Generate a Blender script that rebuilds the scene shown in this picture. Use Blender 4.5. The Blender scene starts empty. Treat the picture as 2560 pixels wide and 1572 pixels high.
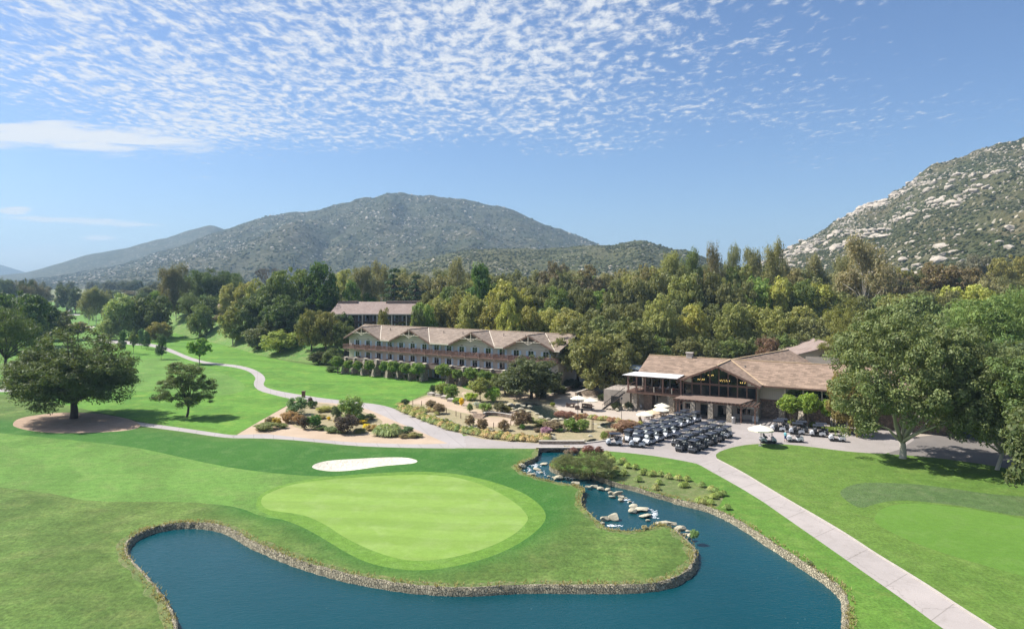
import bpy, math, random
import numpy as np
from mathutils import Vector, Matrix
from mathutils.geometry import delaunay_2d_cdt
R = math.radians
scene = bpy.context.scene
COL = scene.collection
# ------------------------------------------------------------------ camera
F, CX, HY, CZ = 1707.0, 1280.0, 705.0, 25.0        # focal in photo pixels, centre column, horizon row, eye height
cam = bpy.data.cameras.new('camera'); camo = bpy.data.objects.new('camera', cam); COL.objects.link(camo)
camo.location = (0, 0, CZ); camo.rotation_euler = (R(90), 0, 0)
cam.sensor_width = 36; cam.lens = 36*F/2560; cam.shift_y = -(786-HY)/2560
cam.clip_end = 60000; cam.clip_start = .5
scene.camera = camo
# ------------------------------------------------------------------ sun + sky
LD = Vector((.80, -.22, -1.0)).normalized()         # the way the light travels
SUN_EL = math.asin(-LD.z); SUN_AZ = math.atan2(-LD.x, -LD.y)   # azimuth from +Y towards +X
sl = bpy.data.lights.new('sun', 'SUN'); sl.energy = 5.0; sl.angle = R(.55); sl.color = (1, .955, .89)
so = bpy.data.objects.new('sun', sl); COL.objects.link(so); so.rotation_euler = LD.to_track_quat('-Z', 'Y').to_euler()
so.location = (-60, 60, 90)
scene.view_settings.view_transform = 'Standard'; scene.view_settings.look = 'None'
scene.view_settings.exposure = .73; scene.view_settings.gamma = 1
W = bpy.data.worlds.new('World'); scene.world = W; W.use_nodes = True

class NT:
    """small node-tree helper"""
    def __init__(s, tree): s.t = tree; s.n = tree.nodes; s.l = tree.links
    def add(s, typ, **kw):
        nd = s.n.new(typ)
        for k, v in kw.items(): setattr(nd, k, v)
        return nd
    def link(s, a, b): s.l.new(a, b)
    def put(s, inp, v):
        if isinstance(v, bpy.types.NodeSocket): s.l.new(v, inp)
        elif v is not None:
            if isinstance(v, (tuple, list)) and len(v) == 3 and inp.type == 'RGBA': v = (*v, 1)
            inp.default_value = v
    def math(s, op, a, b=None, c=None, clamp=False):
        m = s.add('ShaderNodeMath', operation=op, use_clamp=clamp)
        for i, v in enumerate((a, b, c)):
            if v is not None: s.put(m.inputs[i], v)
        return m.outputs[0]
    def vmath(s, op, a, b=None):
        m = s.add('ShaderNodeVectorMath', operation=op); s.put(m.inputs[0], a)
        if b is not None: s.put(m.inputs[1], b)
        return m.outputs[0]
    def noise(s, vec, scale, detail=3, rough=.55, dist=0, out=0, lac=2.0):
        m = s.add('ShaderNodeTexNoise'); s.put(m.inputs['Vector'], vec); m.inputs['Scale'].default_value = scale
        m.inputs['Detail'].default_value = detail; m.inputs['Roughness'].default_value = rough
        m.inputs['Distortion'].default_value = dist; m.inputs['Lacunarity'].default_value = lac
        return m.outputs[out]
    def voro(s, vec, scale, feature='F1', out='Distance', rnd=1):
        m = s.add('ShaderNodeTexVoronoi', feature=feature); s.put(m.inputs['Vector'], vec)
        m.inputs['Scale'].default_value = scale; m.inputs['Randomness'].default_value = rnd
        return m.outputs[out]
    def rng(s, v, a, b, c=0., d=1., smooth=False):
        m = s.add('ShaderNodeMapRange'); m.interpolation_type = 'SMOOTHSTEP' if smooth else 'LINEAR'
        s.put(m.inputs[0], v)
        for i, q in enumerate((a, b, c, d)): s.put(m.inputs[i+1], q)
        return m.outputs[0]
    def mix(s, f, a, b, blend='MIX'):
        m = s.add('ShaderNodeMix', data_type='RGBA', blend_type=blend)
        s.put(m.inputs[0], f); s.put(m.inputs[6], a); s.put(m.inputs[7], b)
        return m.outputs[2]
    def sep(s, v):
        m = s.add('ShaderNodeSeparateXYZ'); s.put(m.inputs[0], v); return m.outputs
    def comb(s, x, y, z):
        m = s.add('ShaderNodeCombineXYZ')
        for i, v in enumerate((x, y, z)): s.put(m.inputs[i], v)
        return m.outputs[0]
    def scale3(s, v, sc): return s.vmath('MULTIPLY', v, sc)

def build_world():
    T = NT(W.node_tree); T.n.clear()
    out = T.add('ShaderNodeOutputWorld')
    sky = T.add('ShaderNodeTexSky', sky_type='NISHITA'); sky.sun_disc = False
    sky.sun_elevation = SUN_EL; sky.sun_rotation = SUN_AZ
    sky.altitude = 300; sky.air_density = 1.0; sky.dust_density = 1.3; sky.ozone_density = 3.5
    bg = T.add('ShaderNodeBackground'); T.put(bg.inputs[0], T.vmath('MULTIPLY', sky.outputs[0], (.88, .985, 1.13))); bg.inputs[1].default_value = .077
    d = T.add('ShaderNodeTexCoord').outputs['Generated']
    x, y, z = T.sep(d)
    zz = T.math('MAXIMUM', z, .012)
    qx = T.math('DIVIDE', x, zz); qy = T.math('DIVIDE', y, zz)
    q = T.comb(qx, qy, 0)
    big = T.noise(q, .55, 3, .5)
    # breaks into the even puffs of a mackerel sky, stretched a little across the wind
    rot = T.add('ShaderNodeMapping'); T.put(rot.inputs[0], q); rot.inputs['Rotation'].default_value = (0, 0, R(18)); rot.inputs['Scale'].default_value = (1, .62, 1)
    q2 = rot.outputs[0]
    warp = T.noise(q2, 3.0, 2, .5, out=1)
    q3 = T.vmath('ADD', q2, T.scale3(warp, (.12, .12, 0)))
    n1 = T.noise(q3, 15.5, 7, .64)
    n2 = T.noise(q3, 4.2, 2, .5)
    # where the field of puffs stands: a band from the upper left, thinning to the right and towards the horizon
    u = T.math('DIVIDE', x, T.math('MAXIMUM', y, .05))            # -0.75 left edge .. 0.75 right edge
    v = T.math('DIVIDE', z, T.math('MAXIMUM', y, .05))            # 0 horizon .. .41 top
    side = T.rng(u, -.15, .80, 1, .0, True)
    low = T.rng(T.math('ADD', v, T.math('MULTIPLY', T.math('SUBTRACT', big, .5), .12)), .15, .25, 0, 1, True)
    lowl = T.rng(u, -.75, -.42, .0, 1, True)
    dens = T.math('MULTIPLY', low, T.math('ADD', T.math('MULTIPLY', side, .8), .2))
    dens = T.math('MULTIPLY', dens, T.rng(T.math('ADD', lowl, T.rng(v, .24, .33, 0, 1, True)), 0, 1, .45, 1))
    val = T.math('ADD', T.math('MULTIPLY', n1, .95), T.math('MULTIPLY', n2, .20))
    val = T.math('ADD', val, T.math('MULTIPLY', T.math('SUBTRACT', big, .5), .30))
    thr = T.rng(dens, 0, 1, .76, .50)
    m1 = T.rng(T.math('SUBTRACT', val, thr), -.05, .22, 0, 1, True)
    # the one dense streak low on the left, and thin veils near the horizon
    def streak(u0, v0, su, sv, slope, seed, hard=.35, sc=3.):
        du = T.math('DIVIDE', T.math('SUBTRACT', u, u0), su)
        dv = T.math('DIVIDE', T.math('SUBTRACT', T.math('SUBTRACT', v, v0), T.math('MULTIPLY', T.math('SUBTRACT', u, u0), slope)), sv)
        r2 = T.math('ADD', T.math('MULTIPLY', du, du), T.math('MULTIPLY', dv, dv))
        nn = T.noise(T.comb(T.math('MULTIPLY', u, 3.2), T.math('MULTIPLY', v, 26), seed), sc, 6, .62, .4)
        return T.rng(T.math('ADD', T.math('SUBTRACT', 1, r2), T.math('MULTIPLY', T.math('SUBTRACT', nn, .5), 3.0)), 0, hard*3, 0, 1, True)
    s1 = streak(-.68, .214, .25, .026, -.05, 1.3, .28)
    s2 = streak(-.62, .088, .12, .006, -.05, 4.1, .3)
    s3 = streak(-.605, .064, .028, .0045, 0, 7.7, .25)
    s4 = streak(-.73, .105, .03, .006, 0, 9.7, .25)
    s5 = streak(-.74, .036, .20, .020, .03, 12.7, .8)
    m = m1
    for s_, k in ((s1, 1), (s2, .8), (s3, .9), (s4, .9), (s5, .8)):
        m = T.math('MAXIMUM', m, T.math('MULTIPLY', s_, k))
    m = T.math('MULTIPLY', m, T.rng(z, .01, .03, 0, 1))
    m = T.math('MULTIPLY', m, .93)
    cb = T.add('ShaderNodeBackground'); cb.inputs[0].default_value = (.97, .985, 1, 1); cb.inputs[1].default_value = .56
    mx = T.add('ShaderNodeMixShader'); T.put(mx.inputs[0], m); T.link(bg.outputs[0], mx.inputs[1]); T.link(cb.outputs[0], mx.inputs[2])
    T.link(mx.outputs[0], out.inputs[0])
build_world()

# ------------------------------------------------------------------ cycles
scene.render.engine = 'CYCLES'
cy = scene.cycles
cy.max_bounces = 6; cy.diffuse_bounces = 2; cy.glossy_bounces = 2; cy.transmission_bounces = 3; cy.transparent_max_bounces = 8
cy.volume_bounces = 0; cy.caustics_reflective = False; cy.caustics_refractive = False

# ------------------------------------------------------------------ numpy noise
def _hash(ix, iy, seed):
    h = (ix.astype(np.int64)*374761393 + iy.astype(np.int64)*668265263 + seed*1274126177) & 0xffffffff
    h = ((h ^ (h >> 13))*1274126177) & 0xffffffff
    return ((h ^ (h >> 16)) & 0xffff)/65535.0
def vnoise(x, y, seed=0):
    x = np.asarray(x, float); y = np.asarray(y, float)
    ix = np.floor(x); iy = np.floor(y); fx = x-ix; fy = y-iy
    fx = fx*fx*(3-2*fx); fy = fy*fy*(3-2*fy)
    a = _hash(ix, iy, seed); b = _hash(ix+1, iy, seed); c = _hash(ix, iy+1, seed); d = _hash(ix+1, iy+1, seed)
    return (a*(1-fx)+b*fx)*(1-fy) + (c*(1-fx)+d*fx)*fy
def fbm(x, y, oct=4, seed=0, gain=.5):
    s = 0; a = 1; t = 0
    for k in range(oct):
        s = s + a*vnoise(np.asarray(x)*2**k, np.asarray(y)*2**k, seed+k*17); t += a; a *= gain
    return s/t
def sstep(v, a, b):
    t = np.clip((v-a)/(b-a), 0, 1); return t*t*(3-2*t)

# ------------------------------------------------------------------ pixel -> place
def P(px, py, z=0.):
    """point on the level z seen at photo pixel (px, py)"""
    D = (CZ-z)*F/(py-HY)
    return ((px-CX)/F*D, D)
def PX(px, D): return (px-CX)/F*D
def ZY(py, D): return CZ-(py-HY)/F*D

# ------------------------------------------------------------------ object helpers
def tag(o, label=None, cat=None, group=None, kind=None):
    if label: o['label'] = label
    if cat: o['category'] = cat
    if group: o['group'] = group
    if kind: o['kind'] = kind
    return o
def link(o, parent=None):
    COL.objects.link(o)
    if parent: o.parent = parent
    return o
def thing(name, label, cat, loc=(0, 0, 0), rz=0, group=None):
    o = bpy.data.objects.new(name, None); o.empty_display_size = .5; link(o)
    o.location = loc; o.rotation_euler = (0, 0, rz)
    return tag(o, label, cat, group)
def np_mesh(name, V, Fq, mats=(), fmat=None, smooth=False, attr=None):
    """mesh from arrays; Fq an (n,k) int array"""
    V = np.asarray(V, np.float32); Fq = np.asarray(Fq, np.int32)
    me = bpy.data.meshes.new(name)
    n, k = Fq.shape
    me.vertices.add(len(V)); me.vertices.foreach_set('co', V.ravel())
    me.loops.add(n*k); me.loops.foreach_set('vertex_index', Fq.ravel())
    me.polygons.add(n); me.polygons.foreach_set('loop_start', np.arange(0, n*k, k, dtype=np.int32))
    try: me.polygons.foreach_set('loop_total', np.full(n, k, np.int32))
    except Exception: pass
    if fmat is not None: me.polygons.foreach_set('material_index', np.asarray(fmat, np.int32))
    me.polygons.foreach_set('use_smooth', np.full(n, smooth, bool))
    for m in mats: me.materials.append(m)
    if attr is not None:
        a = me.attributes.new('lv', 'FLOAT', 'FACE'); a.data.foreach_set('value', np.asarray(attr, np.float32))
    me.update(calc_edges=True)
    return me
class MB:
    def __init__(s): s.v = []; s.f = []; s.m = []; s.mi = 0
    def add(s, vs, fs):
        o = len(s.v); s.v += [tuple(p) for p in vs]
        for f in fs: s.f.append(tuple(i+o for i in f)); s.m.append(s.mi)
        return s
    def box(s, x0, x1, y0, y1, z0, z1):
        return s.add([(x0,y0,z0),(x1,y0,z0),(x1,y1,z0),(x0,y1,z0),(x0,y0,z1),(x1,y0,z1),(x1,y1,z1),(x0,y1,z1)],
                     [(0,3,2,1),(4,5,6,7),(0,1,5,4),(1,2,6,5),(2,3,7,6),(3,0,4,7)])
    def cbox(s, c, size, rz=0, rx=0, ry=0, taper=1.):
        M = Matrix.Translation(c) @ Matrix.Rotation(rz, 4, 'Z') @ Matrix.Rotation(rx, 4, 'X') @ Matrix.Rotation(ry, 4, 'Y')
        vs = []
        for z in (-1, 1):
            t = 1 if z < 0 else taper
            for x, y in ((-1,-1),(1,-1),(1,1),(-1,1)): vs.append(M @ Vector((x*size[0]/2*t, y*size[1]/2*t, z*size[2]/2)))
        return s.add(vs, [(0,3,2,1),(4,5,6,7),(0,1,5,4),(1,2,6,5),(2,3,7,6),(3,0,4,7)])
    def prism(s, poly, z0, z1):
        n = len(poly)
        return s.add([(x, y, z0) for x, y in poly]+[(x, y, z1) for x, y in poly],
                     [tuple(range(n-1, -1, -1)), tuple(range(n, 2*n))]+[(i, (i+1) % n, n+(i+1) % n, n+i) for i in range(n)])
    def extr(s, poly, axis, a, b):
        """poly of (u, z) pushed along axis 0 (x) or 1 (y) from a to b"""
        n = len(poly)
        if axis == 0: vs = [(a, u, z) for u, z in poly]+[(b, u, z) for u, z in poly]
        else: vs = [(u, a, z) for u, z in poly]+[(u, b, z) for u, z in poly]
        return s.add(vs, [tuple(range(n-1, -1, -1)), tuple(range(n, 2*n))]+[(i, (i+1) % n, n+(i+1) % n, n+i) for i in range(n)])
    def tube(s, p, q, r0, r1=None, n=8, cap=True):
        r1 = r0 if r1 is None else r1
        p = Vector(p); q = Vector(q); d = (q-p)
        if d.length < 1e-6: return s
        d.normalize(); a = d.orthogonal().normalized(); b = d.cross(a)
        vs = []
        for c, r in ((p, r0), (q, r1)):
            for i in range(n):
                t = 2*math.pi*i/n; vs.append(c+a*math.cos(t)*r+b*math.sin(t)*r)
        fs = [(i, (i+1) % n, n+(i+1) % n, n+i) for i in range(n)]
        if cap: fs += [tuple(range(n-1, -1, -1)), tuple(range(n, 2*n))]
        return s.add(vs, fs)
    def lathe(s, prof, n=12, c=(0, 0, 0), cap=True, sx=1, sy=1):
        vs = []; k = len(prof)
        for r, z in prof:
            for i in range(n):
                t = 2*math.pi*i/n; vs.append((c[0]+r*math.cos(t)*sx, c[1]+r*math.sin(t)*sy, c[2]+z))
        fs = [(j*n+i, j*n+(i+1) % n, (j+1)*n+(i+1) % n, (j+1)*n+i) for j in range(k-1) for i in range(n)]
        if cap: fs += [tuple(range(n-1, -1, -1)), tuple((k-1)*n+i for i in range(n))]
        return s.add(vs, fs)
    def chain(s, pts, rad, n=8):
        """one continuous tapering tube through pts"""
        pts = [Vector(p) for p in pts]; vs = []; k = len(pts); a = None
        for i, p in enumerate(pts):
            d = (pts[min(i+1, k-1)]-pts[max(i-1, 0)]).normalized()
            a = d.orthogonal().normalized() if a is None else (a-d*a.dot(d)).normalized(); b = d.cross(a)
            for j in range(n): t = 2*math.pi*j/n; vs.append(p+a*math.cos(t)*rad[i]+b*math.sin(t)*rad[i])
        fs = [(i*n+j, i*n+(j+1) % n, (i+1)*n+(j+1) % n, (i+1)*n+j) for i in range(k-1) for j in range(n)]
        return s.add(vs, fs+[tuple(range(n-1, -1, -1)), tuple((k-1)*n+j for j in range(n))])
    def mesh(s, name, mats=(), smooth=False):
        me = bpy.data.meshes.new(name); me.from_pydata(s.v, [], s.f)
        for m in (mats if isinstance(mats, (list, tuple)) else [mats]): me.materials.append(m)
        if len(set(s.m)) > 1: me.polygons.foreach_set('material_index', s.m)
        if smooth: me.polygons.foreach_set('use_smooth', [True]*len(s.f))
        me.update(); return me
    def build(s, name, mats=(), parent=None, loc=None, smooth=False):
        o = bpy.data.objects.new(name, s.mesh(name, mats, smooth)); link(o, parent)
        if loc is not None: o.location = loc
        return o
def new_obj(name, me, parent=None, loc=None):
    o = bpy.data.objects.new(name, me); link(o, parent)
    if loc is not None: o.location = loc
    return o
def kids(root): return [o for o in COL.objects if o.parent == root]
_KIDS = {}
def copy_tree(root, loc=None, rz=None, label=None, group=None, parent=None, ks=None):
    c = root.copy(); COL.objects.link(c); c.parent = parent if parent else root.parent
    if loc is not None: c.location = loc
    if rz is not None: c.rotation_euler = (0, 0, rz)
    if label: c['label'] = label
    if group: c['group'] = group
    for ch in root.children:
        copy_tree(ch, parent=c)
    return c
# ------------------------------------------------------------------ materials
MATS = {}
def newmat(name):
    m = bpy.data.materials.new(name); m.use_nodes = True; T = NT(m.node_tree); T.n.clear()
    out = T.add('ShaderNodeOutputMaterial'); b = T.add('ShaderNodeBsdfPrincipled'); T.link(b.outputs[0], out.inputs[0])
    MATS[name] = m
    return m, T, b, out
def bump(T, b, h, dist=.1, strength=1.):
    bp = T.add('ShaderNodeBump'); bp.inputs['Distance'].default_value = dist; bp.inputs['Strength'].default_value = strength
    T.put(bp.inputs['Height'], h); T.link(bp.outputs[0], b.inputs['Normal'])
def pos(T, obj=False):
    return T.add('ShaderNodeTexCoord').outputs['Object'] if obj else T.add('ShaderNodeNewGeometry').outputs['Position']
def plain(name, col, rough=.7, var=.12, scale=1.5, bmp=0., metal=0., obj=True, spec=.5):
    m, T, b, _ = newmat(name); p = pos(T, obj)
    n = T.noise(p, scale, 4, .6)
    f = T.rng(n, .3, .7, 1-var, 1+var)
    c = T.vmath('MULTIPLY', T.comb(*[float(x) for x in col]), T.comb(f, f, f))
    T.put(b.inputs['Base Color'], c); b.inputs['Roughness'].default_value = rough; b.inputs['Metallic'].default_value = metal
    b.inputs['Specular IOR Level'].default_value = spec
    if bmp: bump(T, b, T.noise(p, scale*6, 3, .6), bmp)
    return m
def grass(name, c0, c1, c2=None, stripe=None, fine=6., patch=.06, bmp=.05, yellow=0., streaks=0., rough=.9, fa=1., rings=None):
    """mown turf: two greens in soft patches, fine tufts, optional mowing bands (dir, width, amount)"""
    m, T, b, _ = newmat(name); p = pos(T)
    n1 = T.noise(p, patch, 4, .55); n2 = T.noise(p, patch*7, 4, .6, .5); n3 = T.noise(p, fine, 3, .7)
    col = T.mix(T.rng(n1, .36, .64), c0, c1)
    if c2: col = T.mix(T.rng(n2, .48, .72), col, c2)
    if streaks:
        mp = T.add('ShaderNodeMapping'); T.put(mp.inputs[0], p); mp.inputs['Rotation'].default_value = (0, 0, R(58)); mp.inputs['Scale'].default_value = (.12, 1, 1)
        n5 = T.noise(mp.outputs[0], .9, 5, .65, .8)
        col = T.mix(T.math('MULTIPLY', T.rng(n5, .35, .75), streaks), col, T.vmath('MULTIPLY', col, (1.75, 1.45, 1.6)))
    if stripe:
        ang, wid, amt, dist = stripe
        sx, sy, _z = T.sep(p)
        t = T.math('ADD', T.math('MULTIPLY', sx, math.cos(ang)/wid), T.math('MULTIPLY', sy, math.sin(ang)/wid))
        t = T.math('ADD', t, T.math('MULTIPLY', T.noise(p, .05, 2), dist))
        w = T.rng(T.math('SINE', T.math('MULTIPLY', t, math.pi)), -.35, .35, 1-amt, 1+amt, True)
        col = T.vmath('MULTIPLY', col, T.comb(w, w, w))
    if rings:
        (rx_, ry_), wid, amt = rings
        v = T.vmath('MULTIPLY', T.vmath('SUBTRACT', p, (rx_, ry_, 0)), (1, 1.25, 0)); ln = T.add('ShaderNodeVectorMath', operation='LENGTH'); T.put(ln.inputs[0], v)
        t = T.math('ADD', T.math('DIVIDE', ln.outputs['Value'], wid), T.math('MULTIPLY', T.noise(p, .04, 2), 3.))
        w = T.rng(T.math('SINE', T.math('MULTIPLY', t, math.pi)), -.6, .6, 1-amt, 1+amt, True); col = T.vmath('MULTIPLY', col, T.comb(w, w, w))
    # gentle clumping of the blades, two scales
    g = T.rng(n3, .28, .72, 1-.30*fa, 1+.32*fa); g2 = T.rng(T.noise(p, fine*.22, 3, .6), .3, .7, 1-.16*fa, 1+.16*fa)
    col = T.vmath('MULTIPLY', col, T.comb(g, g, g)); col = T.vmath('MULTIPLY', col, T.comb(g2, g2, g2))
    if yellow:
        n4 = T.noise(p, .35, 6, .7, 1.)
        col = T.mix(T.math('MULTIPLY', T.rng(n4, .55, .72), yellow), col, (.26, .27, .07))
    T.put(b.inputs['Base Color'], col); b.inputs['Roughness'].default_value = rough
    b.inputs['Specular IOR Level'].default_value = .15
    if bmp: bump(T, b, n3, bmp)
    return m
def rough_mat():
    m = grass('rough_grass', (.066, .122, .026), (.086, .144, .031), (.112, .158, .044), fine=2.6, patch=.035, bmp=.12, yellow=.2, streaks=.38, rings=(P(985, 1292), 5.2, .085), fa=1.25)
    T = NT(m.node_tree); b = [n for n in T.n if n.type == 'BSDF_PRINCIPLED'][0]; src = b.inputs['Base Color'].links[0].from_socket
    p = pos(T); n1 = T.rng(T.noise(p, .06, 4, .55), .36, .64); g = T.rng(T.noise(p, 3.4, 3, .7), .28, .72, .72, 1.3)
    d_ = T.mix(n1, (.034, .113, .018), (.048, .138, .022)); d_ = T.mix(T.rng(T.noise(p, .42, 5, .6, .5), .48, .72), d_, (.072, .158, .036)); d_ = T.vmath('MULTIPLY', d_, T.comb(g, g, g))
    at = T.add('ShaderNodeAttribute', attribute_name='dp').outputs['Fac']
    T.put(b.inputs['Base Color'], T.mix(at, src, d_)); return m
G_ROUGH = rough_mat()
G_FAIR = grass('fairway_grass', (.088, .184, .034), (.104, .206, .040), (.126, .210, .050), stripe=(R(38), 7, .07, 6), fine=5, patch=.04, bmp=.03, streaks=.20)
G_GREEN = grass('putting_grass', (.165, .268, .050), (.182, .285, .062), (.205, .300, .082), stripe=(R(84), 2.4, .045, 1.5), fine=7, patch=.05, bmp=.0, streaks=.14, fa=.35)
G_FRINGE = grass('fringe_grass', (.095, .190, .028), (.118, .222, .034), (.128, .228, .046), fine=6, patch=.08, bmp=.03, streaks=.15)
G_LAWN = grass('lawn_grass', (.074, .182, .026), (.100, .218, .030), (.135, .240, .038), stripe=(R(70), 7, .08, 5), fine=4, patch=.05, bmp=.04, yellow=.15, streaks=.15)
G_STRIP = grass('pond_bank_grass', (.070, .158, .025), (.090, .182, .028), (.115, .196, .038), fine=4, patch=.06, bmp=.05, yellow=.2, streaks=.2)
G_PATCH = grass('coarse_grass', (.072, .124, .040), (.086, .138, .046), (.11, .155, .062), fine=4.5, patch=.09, bmp=.12)
G_RLAWN = grass('right_lawn_grass', (.080, .150, .026), (.097, .170, .030), (.112, .178, .038), fine=3.2, patch=.045, bmp=.06, yellow=.12, streaks=.15)
G_RGREEN = grass('second_green_grass', (.092, .186, .028), (.104, .202, .032), (.114, .206, .040), fine=7, patch=.06, bmp=.0, fa=.5)
G_BANK = grass('bank_grass', (.075, .17, .035), (.12, .20, .05), (.18, .21, .08), fine=3, patch=.08, bmp=.10, yellow=.4, streaks=.3)
G_DRY = grass('dry_field_grass', (.11, .135, .05), (.16, .16, .075), (.20, .18, .10), fine=1.5, patch=.01, bmp=.05, yellow=.3)
G_SHORE = grass('shore_grass', (.10, .15, .045), (.14, .175, .06), (.20, .19, .10), fine=5, patch=.2, bmp=.14, yellow=.6)
G_FLOOR = grass('woodland_floor', (.050, .060, .028), (.075, .08, .036), (.10, .09, .055), fine=1.8, patch=.05, bmp=.2, yellow=.2)
def earth(name, c0, c1, scale=.6, fine=7, bmp=.04, speck=.0, rough=.92):
    m, T, b, _ = newmat(name); p = pos(T)
    col = T.mix(T.rng(T.noise(p, scale, 5, .62), .32, .68), c0, c1)
    g = T.rng(T.noise(p, fine, 3, .7), .3, .7, .86, 1.13); col = T.vmath('MULTIPLY', col, T.comb(g, g, g))
    if speck: col = T.mix(T.rng(T.noise(p, 2.2, 5, .75), .58, .66, 0, speck), col, (.10, .13, .05))
    T.put(b.inputs['Base Color'], col); b.inputs['Roughness'].default_value = rough; b.inputs['Specular IOR Level'].default_value = .2
    bump(T, b, T.noise(p, fine, 3, .7), bmp); return m
M_DG = earth('granite_gravel', (.47, .365, .265), (.39, .295, .21), .25, 8, .02)
M_SOIL = earth('planted_soil', (.30, .22, .14), (.22, .17, .10), .5, 4, .08, .75)
M_BED = earth('mixed_ground_cover', (.36, .29, .18), (.26, .235, .13), .7, 4, .12, .6)
M_MULCH = earth('mulch', (.40, .29, .21), (.31, .22, .155), .6, 5, .06)
M_BSAND = earth('bunker_sand', (.64, .59, .49), (.54, .49, .40), .35, 2.2, .25)
def concrete(name, c0, c1, joint=3.0, ang=0., stain=.2):
    m, T, b, _ = newmat(name); p = pos(T)
    col = T.mix(T.rng(T.noise(p, .12, 5, .6), .35, .65), c0, c1)
    g = T.rng(T.noise(p, 9, 3, .7), .3, .7, .95, 1.05); col = T.vmath('MULTIPLY', col, T.comb(g, g, g))
    st = T.rng(T.noise(p, .55, 6, .72, 1.5), .50, .72, 0, stain*1.3); col = T.mix(st, col, (.22, .19, .165))
    sx, sy, _z = T.sep(p)
    t = T.math('ADD', T.math('MULTIPLY', sx, math.cos(ang)/joint), T.math('MULTIPLY', sy, math.sin(ang)/joint))
    fr = T.math('ABSOLUTE', T.math('SUBTRACT', T.math('FRACT', t), .5))
    j = T.rng(fr, .012/joint*2.0, .030/joint*2.0, .5, 0.)
    col = T.mix(j, col, (.16, .14, .12))
    crack = T.rng(T.voro(T.vmath('ADD', p, T.scale3(T.noise(p, .8, 3, .6, out=1), (1.6, 1.6, 0))), .11, 'DISTANCE_TO_EDGE'), 0, .005, .5, 0)
    col = T.mix(crack, col, (.15, .13, .11))
    T.put(b.inputs['Base Color'], col); b.inputs['Roughness'].default_value = .85; b.inputs['Specular IOR Level'].default_value = .25
    bump(T, b, T.noise(p, 14, 3, .7), .01); return m
M_CONC = concrete('cart_path_concrete', (.40, .355, .33), (.33, .295, .275), 4.6, R(-52), .30)
M_PATH = concrete('footpath_concrete', (.38, .345, .33), (.33, .30, .285), 3.0, R(20), .16)
M_ASPH = concrete('pale_asphalt', (.36, .32, .30), (.30, .27, .25), 6.5, R(60), .28)
M_PATIO = concrete('patio_concrete', (.45, .385, .32), (.39, .33, .27), 4.0, R(30), .12)
M_SHADEASPH = concrete('shaded_lane_asphalt', (.20, .18, .165), (.16, .145, .135), 7, R(60), .2)  # the same asphalt, with the trees' shade put into a darker colour
M_KERB = plain('kerb_concrete', (.42, .38, .33), .8, .1, 1.5, 0, obj=False)
def stonework(name, c0, c1, scale=2.2, mortar=(.16, .14, .12), bmp=.08, obj=True, sq=(1, 1, 1.5)):
    m, T, b, _ = newmat(name); p = T.scale3(pos(T, obj), sq)
    p = T.vmath('ADD', p, T.scale3(T.noise(p, 1.7, 2, out=1), (.25, .25, .25)))
    d = T.voro(p, scale, 'DISTANCE_TO_EDGE'); c = T.voro(p, scale, 'F1', 'Color')
    r_, g_, b_ = T.sep(c)
    col = T.mix(r_, c0, c1); k = T.rng(g_, 0, 1, .72, 1.25); col = T.vmath('MULTIPLY', col, T.comb(k, k, k))
    col = T.mix(T.rng(d, .02, .07, 1, 0), col, mortar)
    T.put(b.inputs['Base Color'], col); b.inputs['Roughness'].default_value = .88
    bump(T, b, T.math('ADD', T.rng(d, 0, .12, 0, 1), T.math('MULTIPLY', T.noise(p, 9, 3), .3)), bmp); return m
M_STONE = stonework('fieldstone', (.50, .43, .33), (.36, .31, .25), 2.6)
M_STONED = stonework('brown_fieldstone', (.30, .22, .17), (.20, .15, .12), 2.6)
M_SHORE = stonework('shore_stone', (.36, .315, .215), (.27, .24, .16), 5.2, (.19, .17, .11), .12, False, (1, 1, .55))
M_WALLST = stonework('garden_wall_stone', (.48, .38, .28), (.34, .26, .19), 3.0, (.20, .16, .12), .05, False, (1, 1, 2))
def rock(name, c0, c1, sc=.5):
    m, T, b, _ = newmat(name); p = pos(T)
    n = T.noise(p, sc, 6, .65); col = T.mix(T.rng(n, .3, .7), c0, c1)
    k = T.rng(T.noise(p, sc*7, 4, .7), .3, .7, .8, 1.15); col = T.vmath('MULTIPLY', col, T.comb(k, k, k))
    T.put(b.inputs['Base Color'], col); b.inputs['Roughness'].default_value = .9; bump(T, b, T.noise(p, sc*5, 5, .7), .25/sc*.2); return m
M_ROCK = rock('pond_boulder_stone', (.50, .455, .33), (.34, .305, .22), .9)
M_GRAN = rock('granite_boulder', (.50, .435, .35), (.36, .31, .25), .12)
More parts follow.
